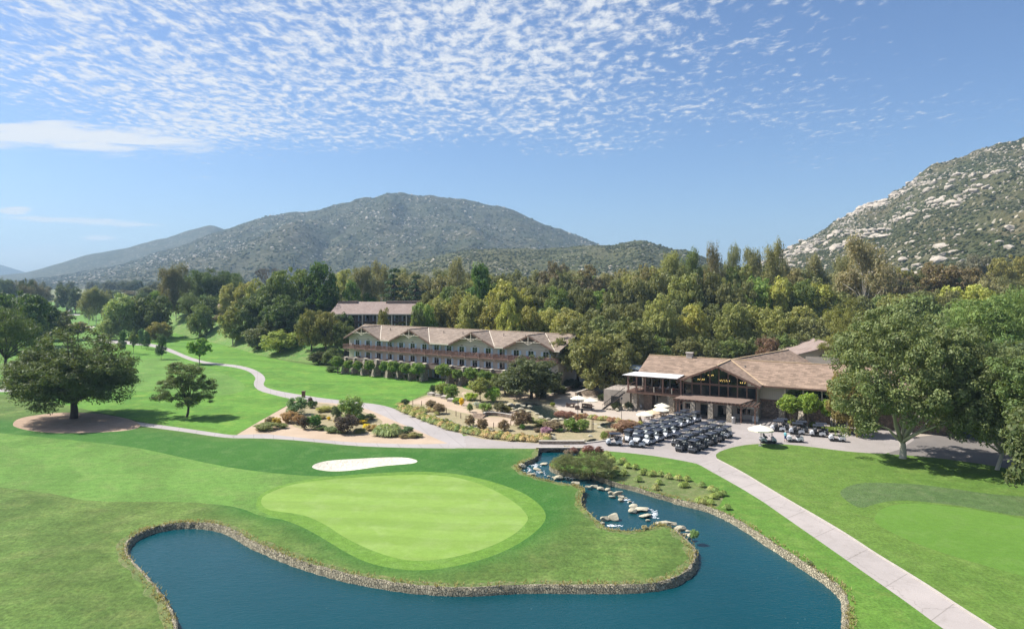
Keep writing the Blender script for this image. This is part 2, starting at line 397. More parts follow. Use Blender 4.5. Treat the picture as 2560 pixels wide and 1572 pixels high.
def rooftile(name, c0, c1, course=.17, width=.35):
    """flat tiles: courses follow the height, joints run up the slope"""
    m, T, b, _ = newmat(name)
    tc = T.add('ShaderNodeTexCoord'); p = tc.outputs['Object']; x, y, z = T.sep(p)
    nx, ny, nz = T.sep(tc.outputs['Normal'])
    side = T.math('GREATER_THAN', T.math('ABSOLUTE', nx), T.math('ABSOLUTE', ny))
    u = T.math('ADD', T.math('MULTIPLY', x, T.math('SUBTRACT', 1, side)), T.math('MULTIPLY', y, side))
    row = T.math('FLOOR', T.math('DIVIDE', z, course)); fz = T.math('FRACT', T.math('DIVIDE', z, course))
    uu = T.math('ADD', T.math('DIVIDE', u, width), T.math('MULTIPLY', row, .5))
    cell = T.math('FLOOR', uu); fu = T.math('FRACT', uu)
    wn = T.add('ShaderNodeTexWhiteNoise', noise_dimensions='2D'); T.put(wn.inputs['Vector'], T.comb(cell, row, 0))
    col = T.mix(wn.outputs['Value'], c0, c1)
    k = T.rng(T.noise(p, .25, 5, .65), .3, .7, .86, 1.12); col = T.vmath('MULTIPLY', col, T.comb(k, k, k))
    gap = T.math('MAXIMUM', T.rng(fz, .0, .22, .75, 0), T.rng(fu, 0, .10, .35, 0))
    col = T.mix(gap, col, (.10, .07, .055))
    T.put(b.inputs['Base Color'], col); b.inputs['Roughness'].default_value = .82; b.inputs['Specular IOR Level'].default_value = .3
    bump(T, b, T.math('SUBTRACT', 1, fz), .035); return m
M_ROOFH = rooftile('hotel_roof_tile', (.21, .162, .125), (.305, .240, .188), .17, .9)
M_ROOFC = rooftile('clubhouse_roof_tile', (.20, .142, .100), (.345, .245, .178), .16, .9)
M_ROOFB = rooftile('back_roof_tile', (.27, .20, .17), (.32, .25, .215), .2, .6)
def siding(name, col, grooves=.45):
    m, T, b, _ = newmat(name)
    tc = T.add('ShaderNodeTexCoord'); p = tc.outputs['Object']; x, y, z = T.sep(p)
    t = T.math('FRACT', T.math('DIVIDE', T.math('ADD', x, y), grooves))
    g = T.rng(T.math('ABSOLUTE', T.math('SUBTRACT', t, .5)), .0, .08, .35, 0)
    k = T.rng(T.noise(p, .4, 4, .6), .3, .7, .93, 1.07)
    c = T.vmath('MULTIPLY', T.comb(*col), T.comb(k, k, k)); c = T.mix(g, c, tuple(q*.45 for q in col))
    T.put(b.inputs['Base Color'], c); b.inputs['Roughness'].default_value = .8; bump(T, b, T.math('SUBTRACT', 1, g), .03); return m
M_SIDE = siding('beige_board_siding', (.56, .50, .42), .4)
M_SIDEC = siding('warm_grey_siding', (.42, .37, .31), .35)
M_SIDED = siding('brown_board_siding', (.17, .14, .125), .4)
M_TRIM = plain('cream_trim', (.68, .60, .48), .7, .05)
M_DTRIM = plain('brown_timber', (.155, .088, .062), .75, .2, 1.2, .01)
M_RED = plain('redwood_rail', (.20, .115, .090), .75, .2, 1.5, .01)
M_FASC = plain('mauve_fascia', (.23, .165, .135), .8, .1)
M_DARK = plain('dark_interior', (.020, .018, .016), .9, .2)  # near-black: the darkness of hall, doorway and arch is in the colour
M_WHITE = plain('white_paint', (.66, .66, .64), .5, .03)
M_CURT = plain('pale_blue_curtain', (.55, .66, .74), .85, .12, 3)
M_STUCCO = plain('grey_stucco', (.47, .42, .37), .9, .06, 2, .005)
M_BLACK = plain('black_metal', (.02, .02, .022), .5, .1)
M_GREYM = plain('grey_metal', (.35, .35, .35), .45, .05, metal=.6)
M_CREAM = plain('umbrella_canvas', (.80, .74, .58), .85, .04)
M_TAN = plain('tan_canvas', (.66, .48, .30), .85, .04)
M_WICK = plain('brown_wicker', (.12, .085, .07), .8, .2, 6)
M_WOODL = plain('weathered_wood', (.36, .26, .18), .8, .2, 3)
def glass(name, tint=(.015, .018, .018), rough=.04, clear=.0):
    m, T, b, out = newmat(name)
    T.put(b.inputs['Base Color'], tint); b.inputs['Roughness'].default_value = rough; b.inputs['Specular IOR Level'].default_value = .75
    bump(T, b, T.noise(pos(T, True), .8, 2), .03)
    if clear:
        tr = T.add('ShaderNodeBsdfTransparent'); tr.inputs[0].default_value = (.8, .85, .8, 1)
        mx = T.add('ShaderNodeMixShader'); mx.inputs[0].default_value = 1-clear
        T.link(tr.outputs[0], mx.inputs[1]); T.link(b.outputs[0], mx.inputs[2]); T.link(mx.outputs[0], out.inputs[0])
    return m
M_GLASS = glass('dark_window_glass'); M_GLASSC = glass('hall_window_glass', clear=.55)
def emis(name, col, st):
    m, T, b, out = newmat(name); T.put(b.inputs['Base Color'], col); T.put(b.inputs['Emission Color'], col); b.inputs['Emission Strength'].default_value = st
    return m
M_BULB = emis('lit_bulb', (1, .62, .22), 5)
def water(name, deep, rough=.06, wave=.02, foam=False):
    m, T, b, out = newmat(name); p = pos(T)
    n = T.noise(p, .05, 3, .5)
    col = T.mix(T.rng(n, .35, .65), deep, tuple(q*1.25 for q in deep))
    # floating specks and seed
    sp = T.voro(p, 1.1); spn = T.noise(p, .12, 3)
    col = T.mix(T.math('MULTIPLY', T.rng(sp, .03, .07, 1, 0), T.rng(spn, .5, .6, 0, .35)), col, (.25, .38, .36))
    T.put(b.inputs['Base Color'], col); b.inputs['Roughness'].default_value = rough; b.inputs['Specular IOR Level'].default_value = .36
    b.inputs['IOR'].default_value = 1.33
    mp = T.add('ShaderNodeMapping'); T.put(mp.inputs[0], p); mp.inputs['Scale'].default_value = (.7, 1.6, 1)
    h = T.math('ADD', T.noise(mp.outputs[0], 3.2, 3, .6, .6), T.math('MULTIPLY', T.noise(mp.outputs[0], .7, 2), .7))
    bump(T, b, h, wave); return m
M_WATER = water('pond_water', (.002, .043, .055), .09, .035)
M_MURK = water('garden_pond_water', (.012, .020, .018), .08, .02)
M_FOAM = plain('white_water', (.75, .80, .84), .6, .2, 4, .05, obj=False)
M_BARK = plain('bark', (.16, .125, .10), .9, .25, 2.5, .05)
M_PALEBARK = plain('pale_sycamore_bark', (.52, .47, .39), .85, .3, 1.2, .03)
M_DARKBARK = plain('dark_bark', (.075, .055, .045), .9, .25, 2.5, .05)
def leaf(name, spread=.35, trans=.32, shine=.18):
    """leaf colour comes from each tree (object colour) with leaf-to-leaf variation"""
    m, T, b, out = newmat(name)
    oi = T.add('ShaderNodeObjectInfo'); at = T.add('ShaderNodeAttribute', attribute_name='lv')
    lv = at.outputs['Fac']
    k = T.rng(lv, 0, 1, 1-spread, 1+spread)
    col = T.vmath('MULTIPLY', T.vmath('MULTIPLY', oi.outputs['Color'], (2.0, 1.95, 1.8)), T.comb(k, k, k))
    hue = T.add('ShaderNodeHueSaturation'); T.put(hue.inputs['Color'], col)
    T.put(hue.inputs['Hue'], T.rng(T.math('FRACT', T.math('MULTIPLY', lv, 7.31)), 0, 1, .475, .515))
    col = hue.outputs[0]
    T.put(b.inputs['Base Color'], col); b.inputs['Roughness'].default_value = .5; b.inputs['Specular IOR Level'].default_value = shine
    tl = T.add('ShaderNodeBsdfTranslucent'); T.put(tl.inputs[0], T.vmath('MULTIPLY', col, (1.35, 1.3, .7)))
    mx = T.add('ShaderNodeMixShader'); mx.inputs[0].default_value = trans
    T.link(b.outputs[0], mx.inputs[1]); T.link(tl.outputs[0], mx.inputs[2]); T.link(mx.outputs[0], out.inputs[0])
    return m
M_LEAF = leaf('foliage')
def ocolor(name, rough=.45, spec=.5, metal=0.):
    m, T, b, out = newmat(name); oi = T.add('ShaderNodeObjectInfo'); p = pos(T, True)
    k = T.rng(T.noise(p, 3, 3), .3, .7, .93, 1.07)
    T.put(b.inputs['Base Color'], T.vmath('MULTIPLY', oi.outputs['Color'], T.comb(k, k, k)))
    b.inputs['Roughness'].default_value = rough; b.inputs['Specular IOR Level'].default_value = spec; b.inputs['Metallic'].default_value = metal
    return m
M_PAINT = ocolor('painted_surface')
# ------------------------------------------------------------------ terrain height
TOE_PX = [-400, 0, 250, 330, 400, 440, 500, 560, 640, 700, 790, 860, 1000, 1280, 1400, 1480, 1560, 1900, 2150, 2350, 2560, 3000]
TOE_D = [2500, 1500, 620, 420, 335, 312, 296, 272, 237, 222, 210, 214, 214, 196, 168, 163, 168, 165, 160, 152, 140, 120]
def gz(x, y):
    x = np.asarray(x, float); y = np.asarray(y, float)
    px = CX + x/np.maximum(y, 1)*F
    toe = np.interp(px, TOE_PX, TOE_D)
    d = y-toe
    h = sstep(d, 0, np.where(px < 800, 38, 30))*np.interp(px, [0, 300, 420, 700, 1000, 1400, 1600, 2560], [6, 8, 9, 7.5, 5.5, 5.0, 3.2, 3.5])
    ramp = np.interp(px, [0, 700, 1100, 1700, 2200, 3000], [.0, .012, .02, .045, .075, .09])
    h = h + ramp*np.clip(d-30, 0, 330)
    # bumps far from the built ground
    amp = sstep(y, 150, 420)*1.6*sstep(d, -10, 60) + sstep(y, 500, 3000)*6
    h = h + amp*(fbm(x/60, y/60, 3, 5)-.5)*2
    h = h + .16*sstep(y, 60, 75)*(1-sstep(y, 108, 118))*(fbm(x/16, y/16, 2, 9)-.5)*sstep(-x, -14, -4)
    return h
def gh(x, y): return float(gz(np.array([x]), np.array([y]))[0])

def wpoly(pts, it=2, z=0., closed=True):
    """pixel outline -> world outline, corners rounded by Chaikin steps"""
    w = [P(a, b, z) for a, b in pts]
    for _ in range(it):
        n = []
        m = len(w)
        for i in range(m if closed else m-1):
            a = w[i]; b = w[(i+1) % m]
            n += [(.75*a[0]+.25*b[0], .75*a[1]+.25*b[1]), (.25*a[0]+.75*b[0], .25*a[1]+.75*b[1])]
        if not closed: n = [w[0]]+n+[w[-1]]
        w = n
    return w
def offset(poly, d):
    """move a closed outline sideways by d (positive = outwards)"""
    a = np.array(poly); area = .5*np.sum(a[:, 0]*np.roll(a[:, 1], -1)-np.roll(a[:, 0], -1)*a[:, 1])
    t = np.roll(a, -1, 0)-np.roll(a, 1, 0); t /= np.maximum(np.linalg.norm(t, axis=1), 1e-9)[:, None]
    n = np.stack([t[:, 1], -t[:, 0]], 1)*(1 if area > 0 else -1)
    dd = d if np.isscalar(d) else np.asarray(d)[:, None]
    return a+n*dd
def dens(poly, step):
    out = []
    m = len(poly)
    for i in range(m):
        a = poly[i]; b = poly[(i+1) % m]; L = math.dist(a, b); k = max(1, int(L/step))
        for j in range(k): out.append((a[0]+(b[0]-a[0])*j/k, a[1]+(b[1]-a[1])*j/k))
    return out
def inside(px_, py_, poly):
    a = np.asarray(poly); x1 = a[:, 0]; y1 = a[:, 1]; x2 = np.roll(x1, -1); y2 = np.roll(y1, -1)
    res = np.zeros(len(px_), bool)
    for i in range(len(a)):
        if y1[i] == y2[i]: continue
        c = ((y1[i] > py_) != (y2[i] > py_)) & (px_ < (x2[i]-x1[i])*(py_-y1[i])/(y2[i]-y1[i])+x1[i])
        res ^= c
    return res

POND = wpoly([(430,1850),(434,1640),(434.6,1572),(431,1532),(408,1494),(369,1444),(334,1409),(313,1383),(313,1356),(338,1335),(373,1320),(415,1310),(457,1305),(510,1305),(556,1312),
 (598,1332),(633,1353),(668,1367),(704,1383),(756,1402),(809,1418),(869,1434),(932,1446),(1012,1459),(1102,1467),(1191,1468),(1280,1461),(1370,1461),(1459,1462),
 (1548,1462),(1615,1459),(1669,1450),(1709,1432),(1734,1407),(1738,1378),(1725,1356),(1700,1336),(1680,1318),(1650,1307),(1640,1312),(1620,1321),(1576,1327),(1528,1324),
 (1508,1314),(1494,1301),(1479,1287),(1460,1270),(1451,1255),(1455,1236),(1461,1222),(1445,1214),(1430,1211),(1389,1204),(1365,1199),(1338,1192),(1316,1185),(1299,1175),
 (1293,1165),(1306,1155),(1330,1148),(1346,1138),(1346,1121.5),(1347,1119),(1452,1119),(1455,1121.5),(1440,1140),(1400,1145),(1368,1160),(1387,1174),(1430,1183),(1467,1188),(1482,1185),
 (1503,1194),(1540,1206),(1589,1217),(1637,1232),(1686,1245),(1735,1256),(1771,1265),(1808,1280),(1844,1298),(1880,1320),(1916,1345),(1972,1380),(2021,1411),(2066,1439),
 (2101,1467),(2117,1488),(2120,1516),(2119,1572),(2112,1640),(2100,1850)], 2)
POND = dens(POND, .45)
GPOND = wpoly([(1228,1016),(1260,1014),(1285,1010),(1330,1003),(1362,1010),(1385,1018),(1398,1034),(1400,1050),(1388,1052),(1368,1048),(1350,1040),(1338,1030),(1320,1022),(1280,1022),(1240,1026)], 1)
GPOND2 = wpoly([(1496,1062),(1510,1056),(1535,1056),(1545,1062),(1530,1070),(1510,1071)], 1)
GPOND3 = wpoly([(1462,1102),(1480,1096),(1496,1097),(1492,1103),(1470,1105)], 1)
REG = []                     # (name, label, material, outline); a later one covers an earlier one
def reg(name, mat, pts, it=2, world=False): REG.append((name, mat, pts if world else wpoly(pts, it)))
far = [(px, D) for px, D in zip(TOE_PX, TOE_D)]
wl = [(PX(a, b), b) for a, b in far if a >= 860]
reg('woodland_ground', G_FLOOR, wl+[(PX(3000, 900), 900), (PX(600, 900), 900), (PX(860, 262), 262)], world=True)
bk = [(PX(a, b), b) for a, b in far if 250 <= a <= 860]
reg('grass_bank', G_BANK, bk+[(PX(860, 262), 262), (PX(600, 900), 900), (PX(250, 900), 900)], world=True)
reg('dry_field', G_DRY, [(-6000, 330), (PX(300, 330), 330), (PX(345, 420), 420), (PX(250, 620), 620), (PX(250, 900), 900), (4200, 900), (9000, 9000), (-9000, 9000)], world=True)
reg('fairway', G_FAIR, [(-200,790),(60,770),(130,752),(240,762),(330,800),(380,830),(300,856),(240,868),(60,900),(-200,940)], 1)
reg('fairway', G_LAWN, [(-300,990),(40,985),(340,1050),(576,1092),(650,1052),(730,1004),(850,1006),(1000,1020),(1010,1010),(1060,984),(1088,963),(1140,950),(1300,940),(1420,985),(1420,930),(1300,905),(860,925),(700,900),(640,885),(560,862),(500,850),(440,838),(400,833),(300,862),(100,930),(-300,960)], 0)
reg('fairway', G_FAIR, [(300,905),(420,890),(540,925),(620,960),(600,985),(500,990),(380,975),(200,985),(180,940)], 2)
DEEP = wpoly([(-300,1040),(0,1042),(120,1062),(345,1066),(576,1098),(640,1092),(876,1112),(1040,1118),(1345,1120),(1300,1160),(1300,1178),(1440,1215),(1452,1262),(1420,1310),(1340,1372),
 (1240,1405),(1120,1432),(1000,1438),(900,1418),(800,1368),(720,1320),(640,1308),(560,1285),(540,1262),(560,1235),(300,1200),(0,1180),(-300,1120)], 1)
reg('fairway', G_FAIR, [(-300,1060),(0,1082),(105,1093),(211,1103),(316,1115),(387,1128),(492,1152),(598,1172),(703,1184),(774,1189),(850,1190),(860,1240),(720,1300),(650,1290),(600,1268),(527,1258),(457,1254),
 (387,1253),(316,1253),(246,1252),(193,1247),(140,1235),(70,1225),(0,1218),(-300,1190)], 1)
reg('green_collar', G_FRINGE, [(640,1270),(642,1248),(655,1232),(700,1212),(790,1193),(925,1182),(1033,1176.8),(1106,1180),(1155,1186),(1203,1196),(1252,1210),(1301,1227),(1337,1249),(1359,1271),(1366,1288),(1361,1305),
 (1338,1330),(1294,1361),(1236,1388),(1169,1408),(1102,1421),(1039,1426),(985,1421),(923,1408),(869,1383),(825,1356),(780,1329),(744,1311),(700,1296),(665,1285)], 2)
reg('putting_green', G_GREEN, [(652,1252),(657,1240),(677,1230),(706,1218),(742,1208),(791,1200.7),(852,1195.8),(925,1189.7),(998,1186),(1071,1185.6),(1120,1190),(1160,1197),(1203,1210),(1252,1232),(1296,1261),
 (1316,1283),(1321,1295),(1314,1308),(1294,1329),(1253,1354),(1191,1378),(1124,1394),(1057,1402),(1003,1398),(950,1383),(901,1363),(856,1340),(825,1318),(802,1305),(767,1289),(726,1281),(700,1279),(667,1273),(655,1262)], 2)
BUNK = wpoly([(779,1166),(786,1159),(808,1152),(840,1148),(901,1145),(950,1142),(998,1141.5),(1023,1143),(1040,1148),(1045,1152),(1035,1157),(998,1160),(950,1164),(901,1172),(864,1176),(828,1177.5),(799,1174),(784,1170)], 2)
REG.append(('shore_grass', G_SHORE, None))
reg('right_lawn', G_RLAWN, [(1789,1136),(1795,1130),(1804,1125),(1832,1117),(1874,1110),(1927,1108),(1979,1110),(2049,1118),(2101,1125),(2154,1130),(2206,1134),(2290,1138),(2400,1150),(2560,1175),(2900,1230),(2900,1800),(2650,1700),(2468,1560),(2328,1469),(2188,1384),(2049,1295),(1909,1213),(1801,1152)], 0)
def z3(pts): return [(1700+a/2.864, 1080+b/2.864) for a, b in pts]
reg('rough', G_PATCH, z3([(1130,430),(1200,385),(1300,360),(1500,362),(1700,370),(2000,410),(2200,440),(2463,460),(2900,500),(2900,660),(2463,600),(2250,580),(2000,530),(1700,490),(1550,485),(1400,510),(1300,550),(1200,500)]), 2)
reg('green_collar', G_RLAWN, z3([(1300,560),(1400,520),(1550,492),(1800,500),(2100,540),(2463,610)]), 1)
reg('putting_green', G_RGREEN, z3([(1390,600),(1450,540),(1600,505),(1800,515),(2100,550),(2463,620),(2800,690),(2900,1150),(2463,1030),(2200,960),(1900,870),(1650,780),(1480,700),(1400,650)]), 2)
reg('pond_bank_lawn', G_STRIP, [(1455,1123),(1506,1126),(1577,1132),(1650,1141),(1723,1154),(1747,1160),(1771,1174),(1808,1194),(1860,1223),(1909,1254),(1979,1303),(2049,1352),(2119,1401),(2188,1450),(2258,1499),(2328,1549),(2500,1680),(2700,1850),(2095,1900),(2112,1640),(2119,1572),(2120,1516),(2117,1488),(2101,1467),(2066,1439),(2021,1411),(1972,1380),(1916,1345),(1844,1298),(1771,1265),(1686,1245),(1589,1217),(1503,1194),(1482,1185),(1430,1180),(1368,1160),(1400,1145)], 0)
reg('shore_grass', G_SHORE, [(1482,1184),(1500,1165),(1520,1148),(1560,1162),(1640,1180),(1720,1200),(1790,1222),(1812,1236),(1800,1262),(1790,1270),(1735,1254),(1686,1243),(1589,1215),(1503,1192)], 2)
# ground beyond the cart park, patio and garden
reg('shaded_lane', M_SHADEASPH, [(2190,1080),(2700,1040),(2900,1150),(2900,1232),(2560,1176),(2400,1151),(2290,1139),(2206,1134)], 1)
reg('patio', M_PATIO, [(1340,1000),(1360,986),(1420,975),(1500,960),(1600,953),(1820,960),(2100,975),(2400,980),(2400,1080),(2210,1100),(1640,1080),(1594,1062),(1557,1055),(1484,1046),(1433,1038),(1396,1026),(1377,1010)], 0)
reg('cart_plaza', M_ASPH, [(1115,1108),(1160,1085),(1203,1096),(1252,1102),(1301,1105),(1347,1108),(1462,1108),(1515,1102),(1533,1088),(1560,1078),(1594,1062),(1600,1042),(1690,1050),(1720,1030),(1780,1012),(1860,1018),(1960,1040),(2100,1052),(2250,1066),(2300,1090),
 (2230,1135),(2154,1131),(2101,1126),(2049,1119),(1979,1111),(1927,1108.5),(1874,1110),(1832,1117),(1804,1126),(1795,1131),(1789,1136),(1792,1146),(1801,1152),(1830,1168),(1790,1185),(1771,1174),(1747,1160),(1723,1154),(1650,1141),(1577,1132),(1506,1126),(1462,1121),(1345,1121),(1160,1120),(1110,1119)], 1)
reg('cart_path', M_CONC, [(1747,1160),(1771,1174),(1808,1194.5),(1860,1224),(1909,1254.5),(1979,1303.5),(2049,1352),(2119,1401),(2189,1450),(2259,1499),(2328,1549.6),(2500,1670),(2700,1800),(2760,1760),(2640,1670),(2468,1560),(2398,1516.5),(2328,1469),(2259,1426),(2189,1384),(2119,1337),(2049,1295),(1979,1255),(1909,1213),(1857,1181),(1801,1152),(1776,1150)], 0)
reg('gravel_area', M_DG, [(592,1086.5),(650,1052),(718,1014),(735,1001),(850,1004),(901,1012),(955,1036),(998,1055),(1047,1075),(1096,1097),(1123,1108),(1120,1112),(876,1108),(779,1100),(682,1090),(640,1088)], 0)
reg('footpath', M_PATH, [(244,847),(300,850),(349,857),(388,860),(419,869),(440,877.5),(464,888),(489,897),(524,905.5),(559,909),(594,912.5),(625,919.5),(646,928),(660,938.7),(664,949),(658,959),(662,966.5),(681,973.6),(716,980.6),(768,989),(803,994.5),(852,1000),(901,1005.8),(938,1009.4),(969,1015.5),(998,1026.5),(1023,1037.4),(1072,1057),(1120,1074),(1165,1086),(1155,1122),(1120,1108),(1096,1098),(1047,1076.4),(998,1057),(955,1037.4),(925,1025),(901,1017),(850,1008.5),(768,1003),(716,994.5),(681,985.8),(649,977),(636,966.6),(634,956),(640,945.7),(632,935),(618,926.5),(594,919.5),(559,914.2),(524,911),(489,904.5),(464,897),(440,886),(412,876),(380,866),(340,862),(244,856)], 1)
reg('footpath', M_PATH, [(300,1048),(349,1055.6),(433,1066),(506,1076.6),(576,1087),(594,1087),(663,1083.6),(682,1086),(779,1096),(876,1104.4),(974,1108),(1047,1109.8),(1120,1108),(1165,1104),(1165,1121),(1047,1119),(974,1117.3),(876,1113),(804,1105.7),(706,1097),(633,1094.7),(576,1095),(524,1088.8),(454,1078),(349,1064.4),(300,1058)], 1)
reg('footpath', M_PATH, [(-60,966),(10,968),(30,972),(30,980),(-60,978)], 1)
reg('footpath', M_PATH, [(98,811),(105,800),(125,793),(123,797),(108,806),(103,812)], 1)
reg('footpath', M_PATH, [(164,786),(200,785),(200,788),(164,789)], 0)
reg('footpath', M_PATH, [(170,780),(172,774),(180,771),(184,772),(176,776),(174,780)], 0)
reg('bunker', M_BSAND, [(190,820),(200,817),(238,815),(236,819),(205,822)], 1)
reg('mulch_bed', M_MULCH, [(31,1060),(38,1050),(60,1042),(100,1036),(150,1030),(240,1032),(320,1045),(352,1060),(350,1068),(320,1076),(250,1081),(150,1083),(110,1081),(60,1074),(35,1066)], 2)
reg('planted_bed', M_SOIL, [(633,1076),(645,1064),(662,1054),(685,1046),(706,1057),(718,1063),(696,1073),(665,1078)], 1)
reg('planted_bed', M_BED, [(704,1050),(712,1024),(743,1008),(779,1005),(828,1010),(877,1020),(913,1030),(940,1040),(962,1057),(940,1059),(946,1070),(913,1084),(877,1088),(840,1081),(791,1073),(743,1071),(724,1057)], 1)
reg('planted_bed', M_SOIL, [(926,1090),(949,1069),(998,1059),(1035,1077),(1064,1089),(1050,1095),(998,1095)], 1)
reg('planted_bed', M_BED, [(998,1028),(1001,1020),(1022,1003),(1040,997),(1069,986),(1085,966),(1120,955),(1160,948),(1240,944),(1320,950),(1370,975),(1386,1000),(1380,1010),(1396,1025),(1433,1038),(1484,1046),(1557,1055),(1600,1062),(1560,1078),(1533,1088),(1515,1102),(1462,1108),(1347,1108),(1301,1105),(1252,1102),(1203,1096),(1160,1085),(1120,1074),(1072,1057),(1023,1037)], 0)
reg('gravel_area', M_DG, [(1018,1010),(1040,1000),(1075,990),(1100,994),(1128,1004),(1146,1014),(1162,1022),(1200,1024),(1260,1026),(1300,1028),(1298,1036),(1240,1036),(1205,1038),(1180,1036),(1140,1028),(1110,1018),(1080,1010),(1040,1010)], 1)
reg('gravel_area', M_DG, [(1140,1018),(1158,1004),(1160,992),(1152,984),(1160,978),(1172,982),(1174,1000),(1172,1008),(1162,1020)], 1)
reg('gravel_area', M_DG, [(1182,1052),(1210,1043),(1240,1041),(1275,1045),(1292,1052),(1290,1060),(1250,1067),(1215,1066),(1190,1060)], 2)
reg('lawn_strip', G_LAWN, [(1150,960),(1175,955),(1230,955),(1290,962),(1280,972),(1200,976),(1160,972)], 1)
reg('gravel_area', M_DG, [(1260,990),(1330,984),(1400,986),(1400,996),(1350,1000),(1290,1000)], 1)

def deep_factor(V):
    a = np.array(DEEP); b = np.roll(a, -1, 0); out = np.zeros(len(V))
    sel = np.where((V[:, 1] < 170) & (V[:, 1] > 40))[0]; p = V[sel]
    dmin = np.full(len(p), 1e9)
    for i in range(len(a)):
        d_ = b[i]-a[i]; t = np.clip(((p-a[i])@d_)/max(d_@d_, 1e-9), 0, 1); q = a[i]+t[:, None]*d_; dmin = np.minimum(dmin, np.linalg.norm(p-q, axis=1))
    s = np.where(inside(p[:, 0], p[:, 1], DEEP), dmin, -dmin)
    out[sel] = sstep(s, -2.2, 2.6); return out
def build_ground():
    pond = POND
    rs = []
    sh = offset(pond, .75+.35*np.sin(np.arange(len(pond))*.9)*np.random.RandomState(3).rand(len(pond)))
    for nm, mt, pl in REG:
        if pl is None: pl = [tuple(q) for q in sh]
        rs.append((nm, mt, pl))
    rs.append(('bunker', M_BSAND, BUNK))
    holes = [pond, GPOND, GPOND2, GPOND3]
    pts = []; edges = []
    def addp(poly):
        o = len(pts); n = len(poly)
        pts.extend(Vector((float(a), float(b))) for a, b in poly); edges.extend((o+i, o+(i+1) % n) for i in range(n))
    for nm, mt, pl in rs: addp(dens(pl, 6) if max(p[1] for p in pl) < 400 else pl)
    for h in holes: addp(h)
    D = 24.
    rng_ = np.random.RandomState(1)
    while D < 9000:
        k = .028 if D < 400 else .05
        for u in np.arange(-1.35, 1.36, .03 if D < 500 else .05):
            jx = (rng_.rand()-.5)*.3*k*D; jy = (rng_.rand()-.5)*.3*k*D
            pts.append(Vector((u*D+jx, D+jy)))
        D *= 1+k
    v, e, f, *_ = delaunay_2d_cdt(pts, edges, [], 0, 1e-4)
    V = np.array([(a.x, a.y) for a in v])
    dpv = deep_factor(V); Fa = np.array([t for t in f if len(t) == 3])
    c = V[Fa].mean(1)
    cls = np.zeros(len(Fa), int)
    for i, (nm, mt, pl) in enumerate(rs): cls[inside(c[:, 0], c[:, 1], pl)] = i+1
    for j, h in enumerate(holes): cls[inside(c[:, 0], c[:, 1], h)] = -1-j
    Z = gz(V[:, 0], V[:, 1])
    # the bunker is a shallow dish
    b = np.array(BUNK); inb = inside(V[:, 0], V[:, 1], BUNK)
    if inb.any():
        dd = np.min(np.linalg.norm(V[inb][:, None]-b[None], axis=2), axis=1); Z[inb] -= np.minimum(dd*.30, .6)
    names = {0: ('ground', G_ROUGH)}
    for i, (nm, mt, pl) in enumerate(rs): names[i+1] = (nm, mt)
    groups = {}
    for k in np.unique(cls):
        if k < 0: continue
        nm, mt = names[k]; groups.setdefault((nm, mt.name), []).append(k)
    for (nm, mtn), ks in groups.items():
        sel = Fa[np.isin(cls, ks)]
        u, inv = np.unique(sel, return_inverse=True)
        VV = np.column_stack([V[u], Z[u]])
        tri = inv.reshape(-1, 3)
        a = VV[tri[:, 1], :2]-VV[tri[:, 0], :2]; b2 = VV[tri[:, 2], :2]-VV[tri[:, 0], :2]
        fl = (a[:, 0]*b2[:, 1]-a[:, 1]*b2[:, 0]) < 0; tri[fl] = tri[fl][:, ::-1]
        o = new_obj(nm, np_mesh(nm, VV, tri, [MATS[mtn]], smooth=True)); tag(o, kind='structure')
        if mtn == 'rough_grass': at = o.data.attributes.new('dp', 'FLOAT', 'POINT'); at.data.foreach_set('value', dpv[u].astype(np.float32))
    # water sheets, a little below the rim
    for j, (h, lev) in enumerate(zip(holes, (-.55, -.35, -.2, -.2))):
        sel = Fa[cls == -1-j]; u, inv = np.unique(sel, return_inverse=True)
        tri = inv.reshape(-1, 3); VV = np.column_stack([V[u], np.full(len(u), lev)])
        a = VV[tri[:, 1], :2]-VV[tri[:, 0], :2]; b2 = VV[tri[:, 2], :2]-VV[tri[:, 0], :2]
        fl = (a[:, 0]*b2[:, 1]-a[:, 1]*b2[:, 0]) < 0; tri[fl] = tri[fl][:, ::-1]
        o = new_obj('water', np_mesh('water', VV, tri, [M_WATER if j == 0 else M_MURK])); tag(o, kind='structure')
        # stone edging from the turf down into the water
        n = len(h); rr = np.random.RandomState(j)
        a0 = np.array(h); wob = .16*(rr.rand(n)-.5)
        wid = .36 if j == 0 else .12
        ex = np.ones(n)
        if j == 0:
            # the small upper pool and the brook have only a thin rim; none where the bridge stands
            for i in range(n):
                px = CX+a0[i, 0]/a0[i, 1]*F; py = HY+CZ*F/a0[i, 1]
                if px < 1690 and px > 1280 and 1100 < py < 1330: ex[i] = .28
        rings = [(-.10*ex, .015), (.10*ex+wob, .04), (wid*.65*ex+wob, -.14), (wid*ex+wob, -.40), ((wid+.25)*ex, -1.0)]
        vs = []
        for off, z in rings:
            q = offset(h, -off)
            zz = z+.10*(rr.rand(n)-.5)*(1 if z > -.9 else 0)
            vs.append(np.column_stack([q, np.full(n, 0)+zz]))
        VV = np.concatenate(vs); fs = []
        for r_ in range(len(rings)-1):
            for i in range(n): fs.append((r_*n+i, r_*n+(i+1) % n, (r_+1)*n+(i+1) % n, (r_+1)*n+i))
        fs = np.array(fs)
        o = new_obj('stone_bank', np_mesh('stone_bank', VV, fs, [M_SHORE]))
        tag(o, kind='structure')
build_ground()

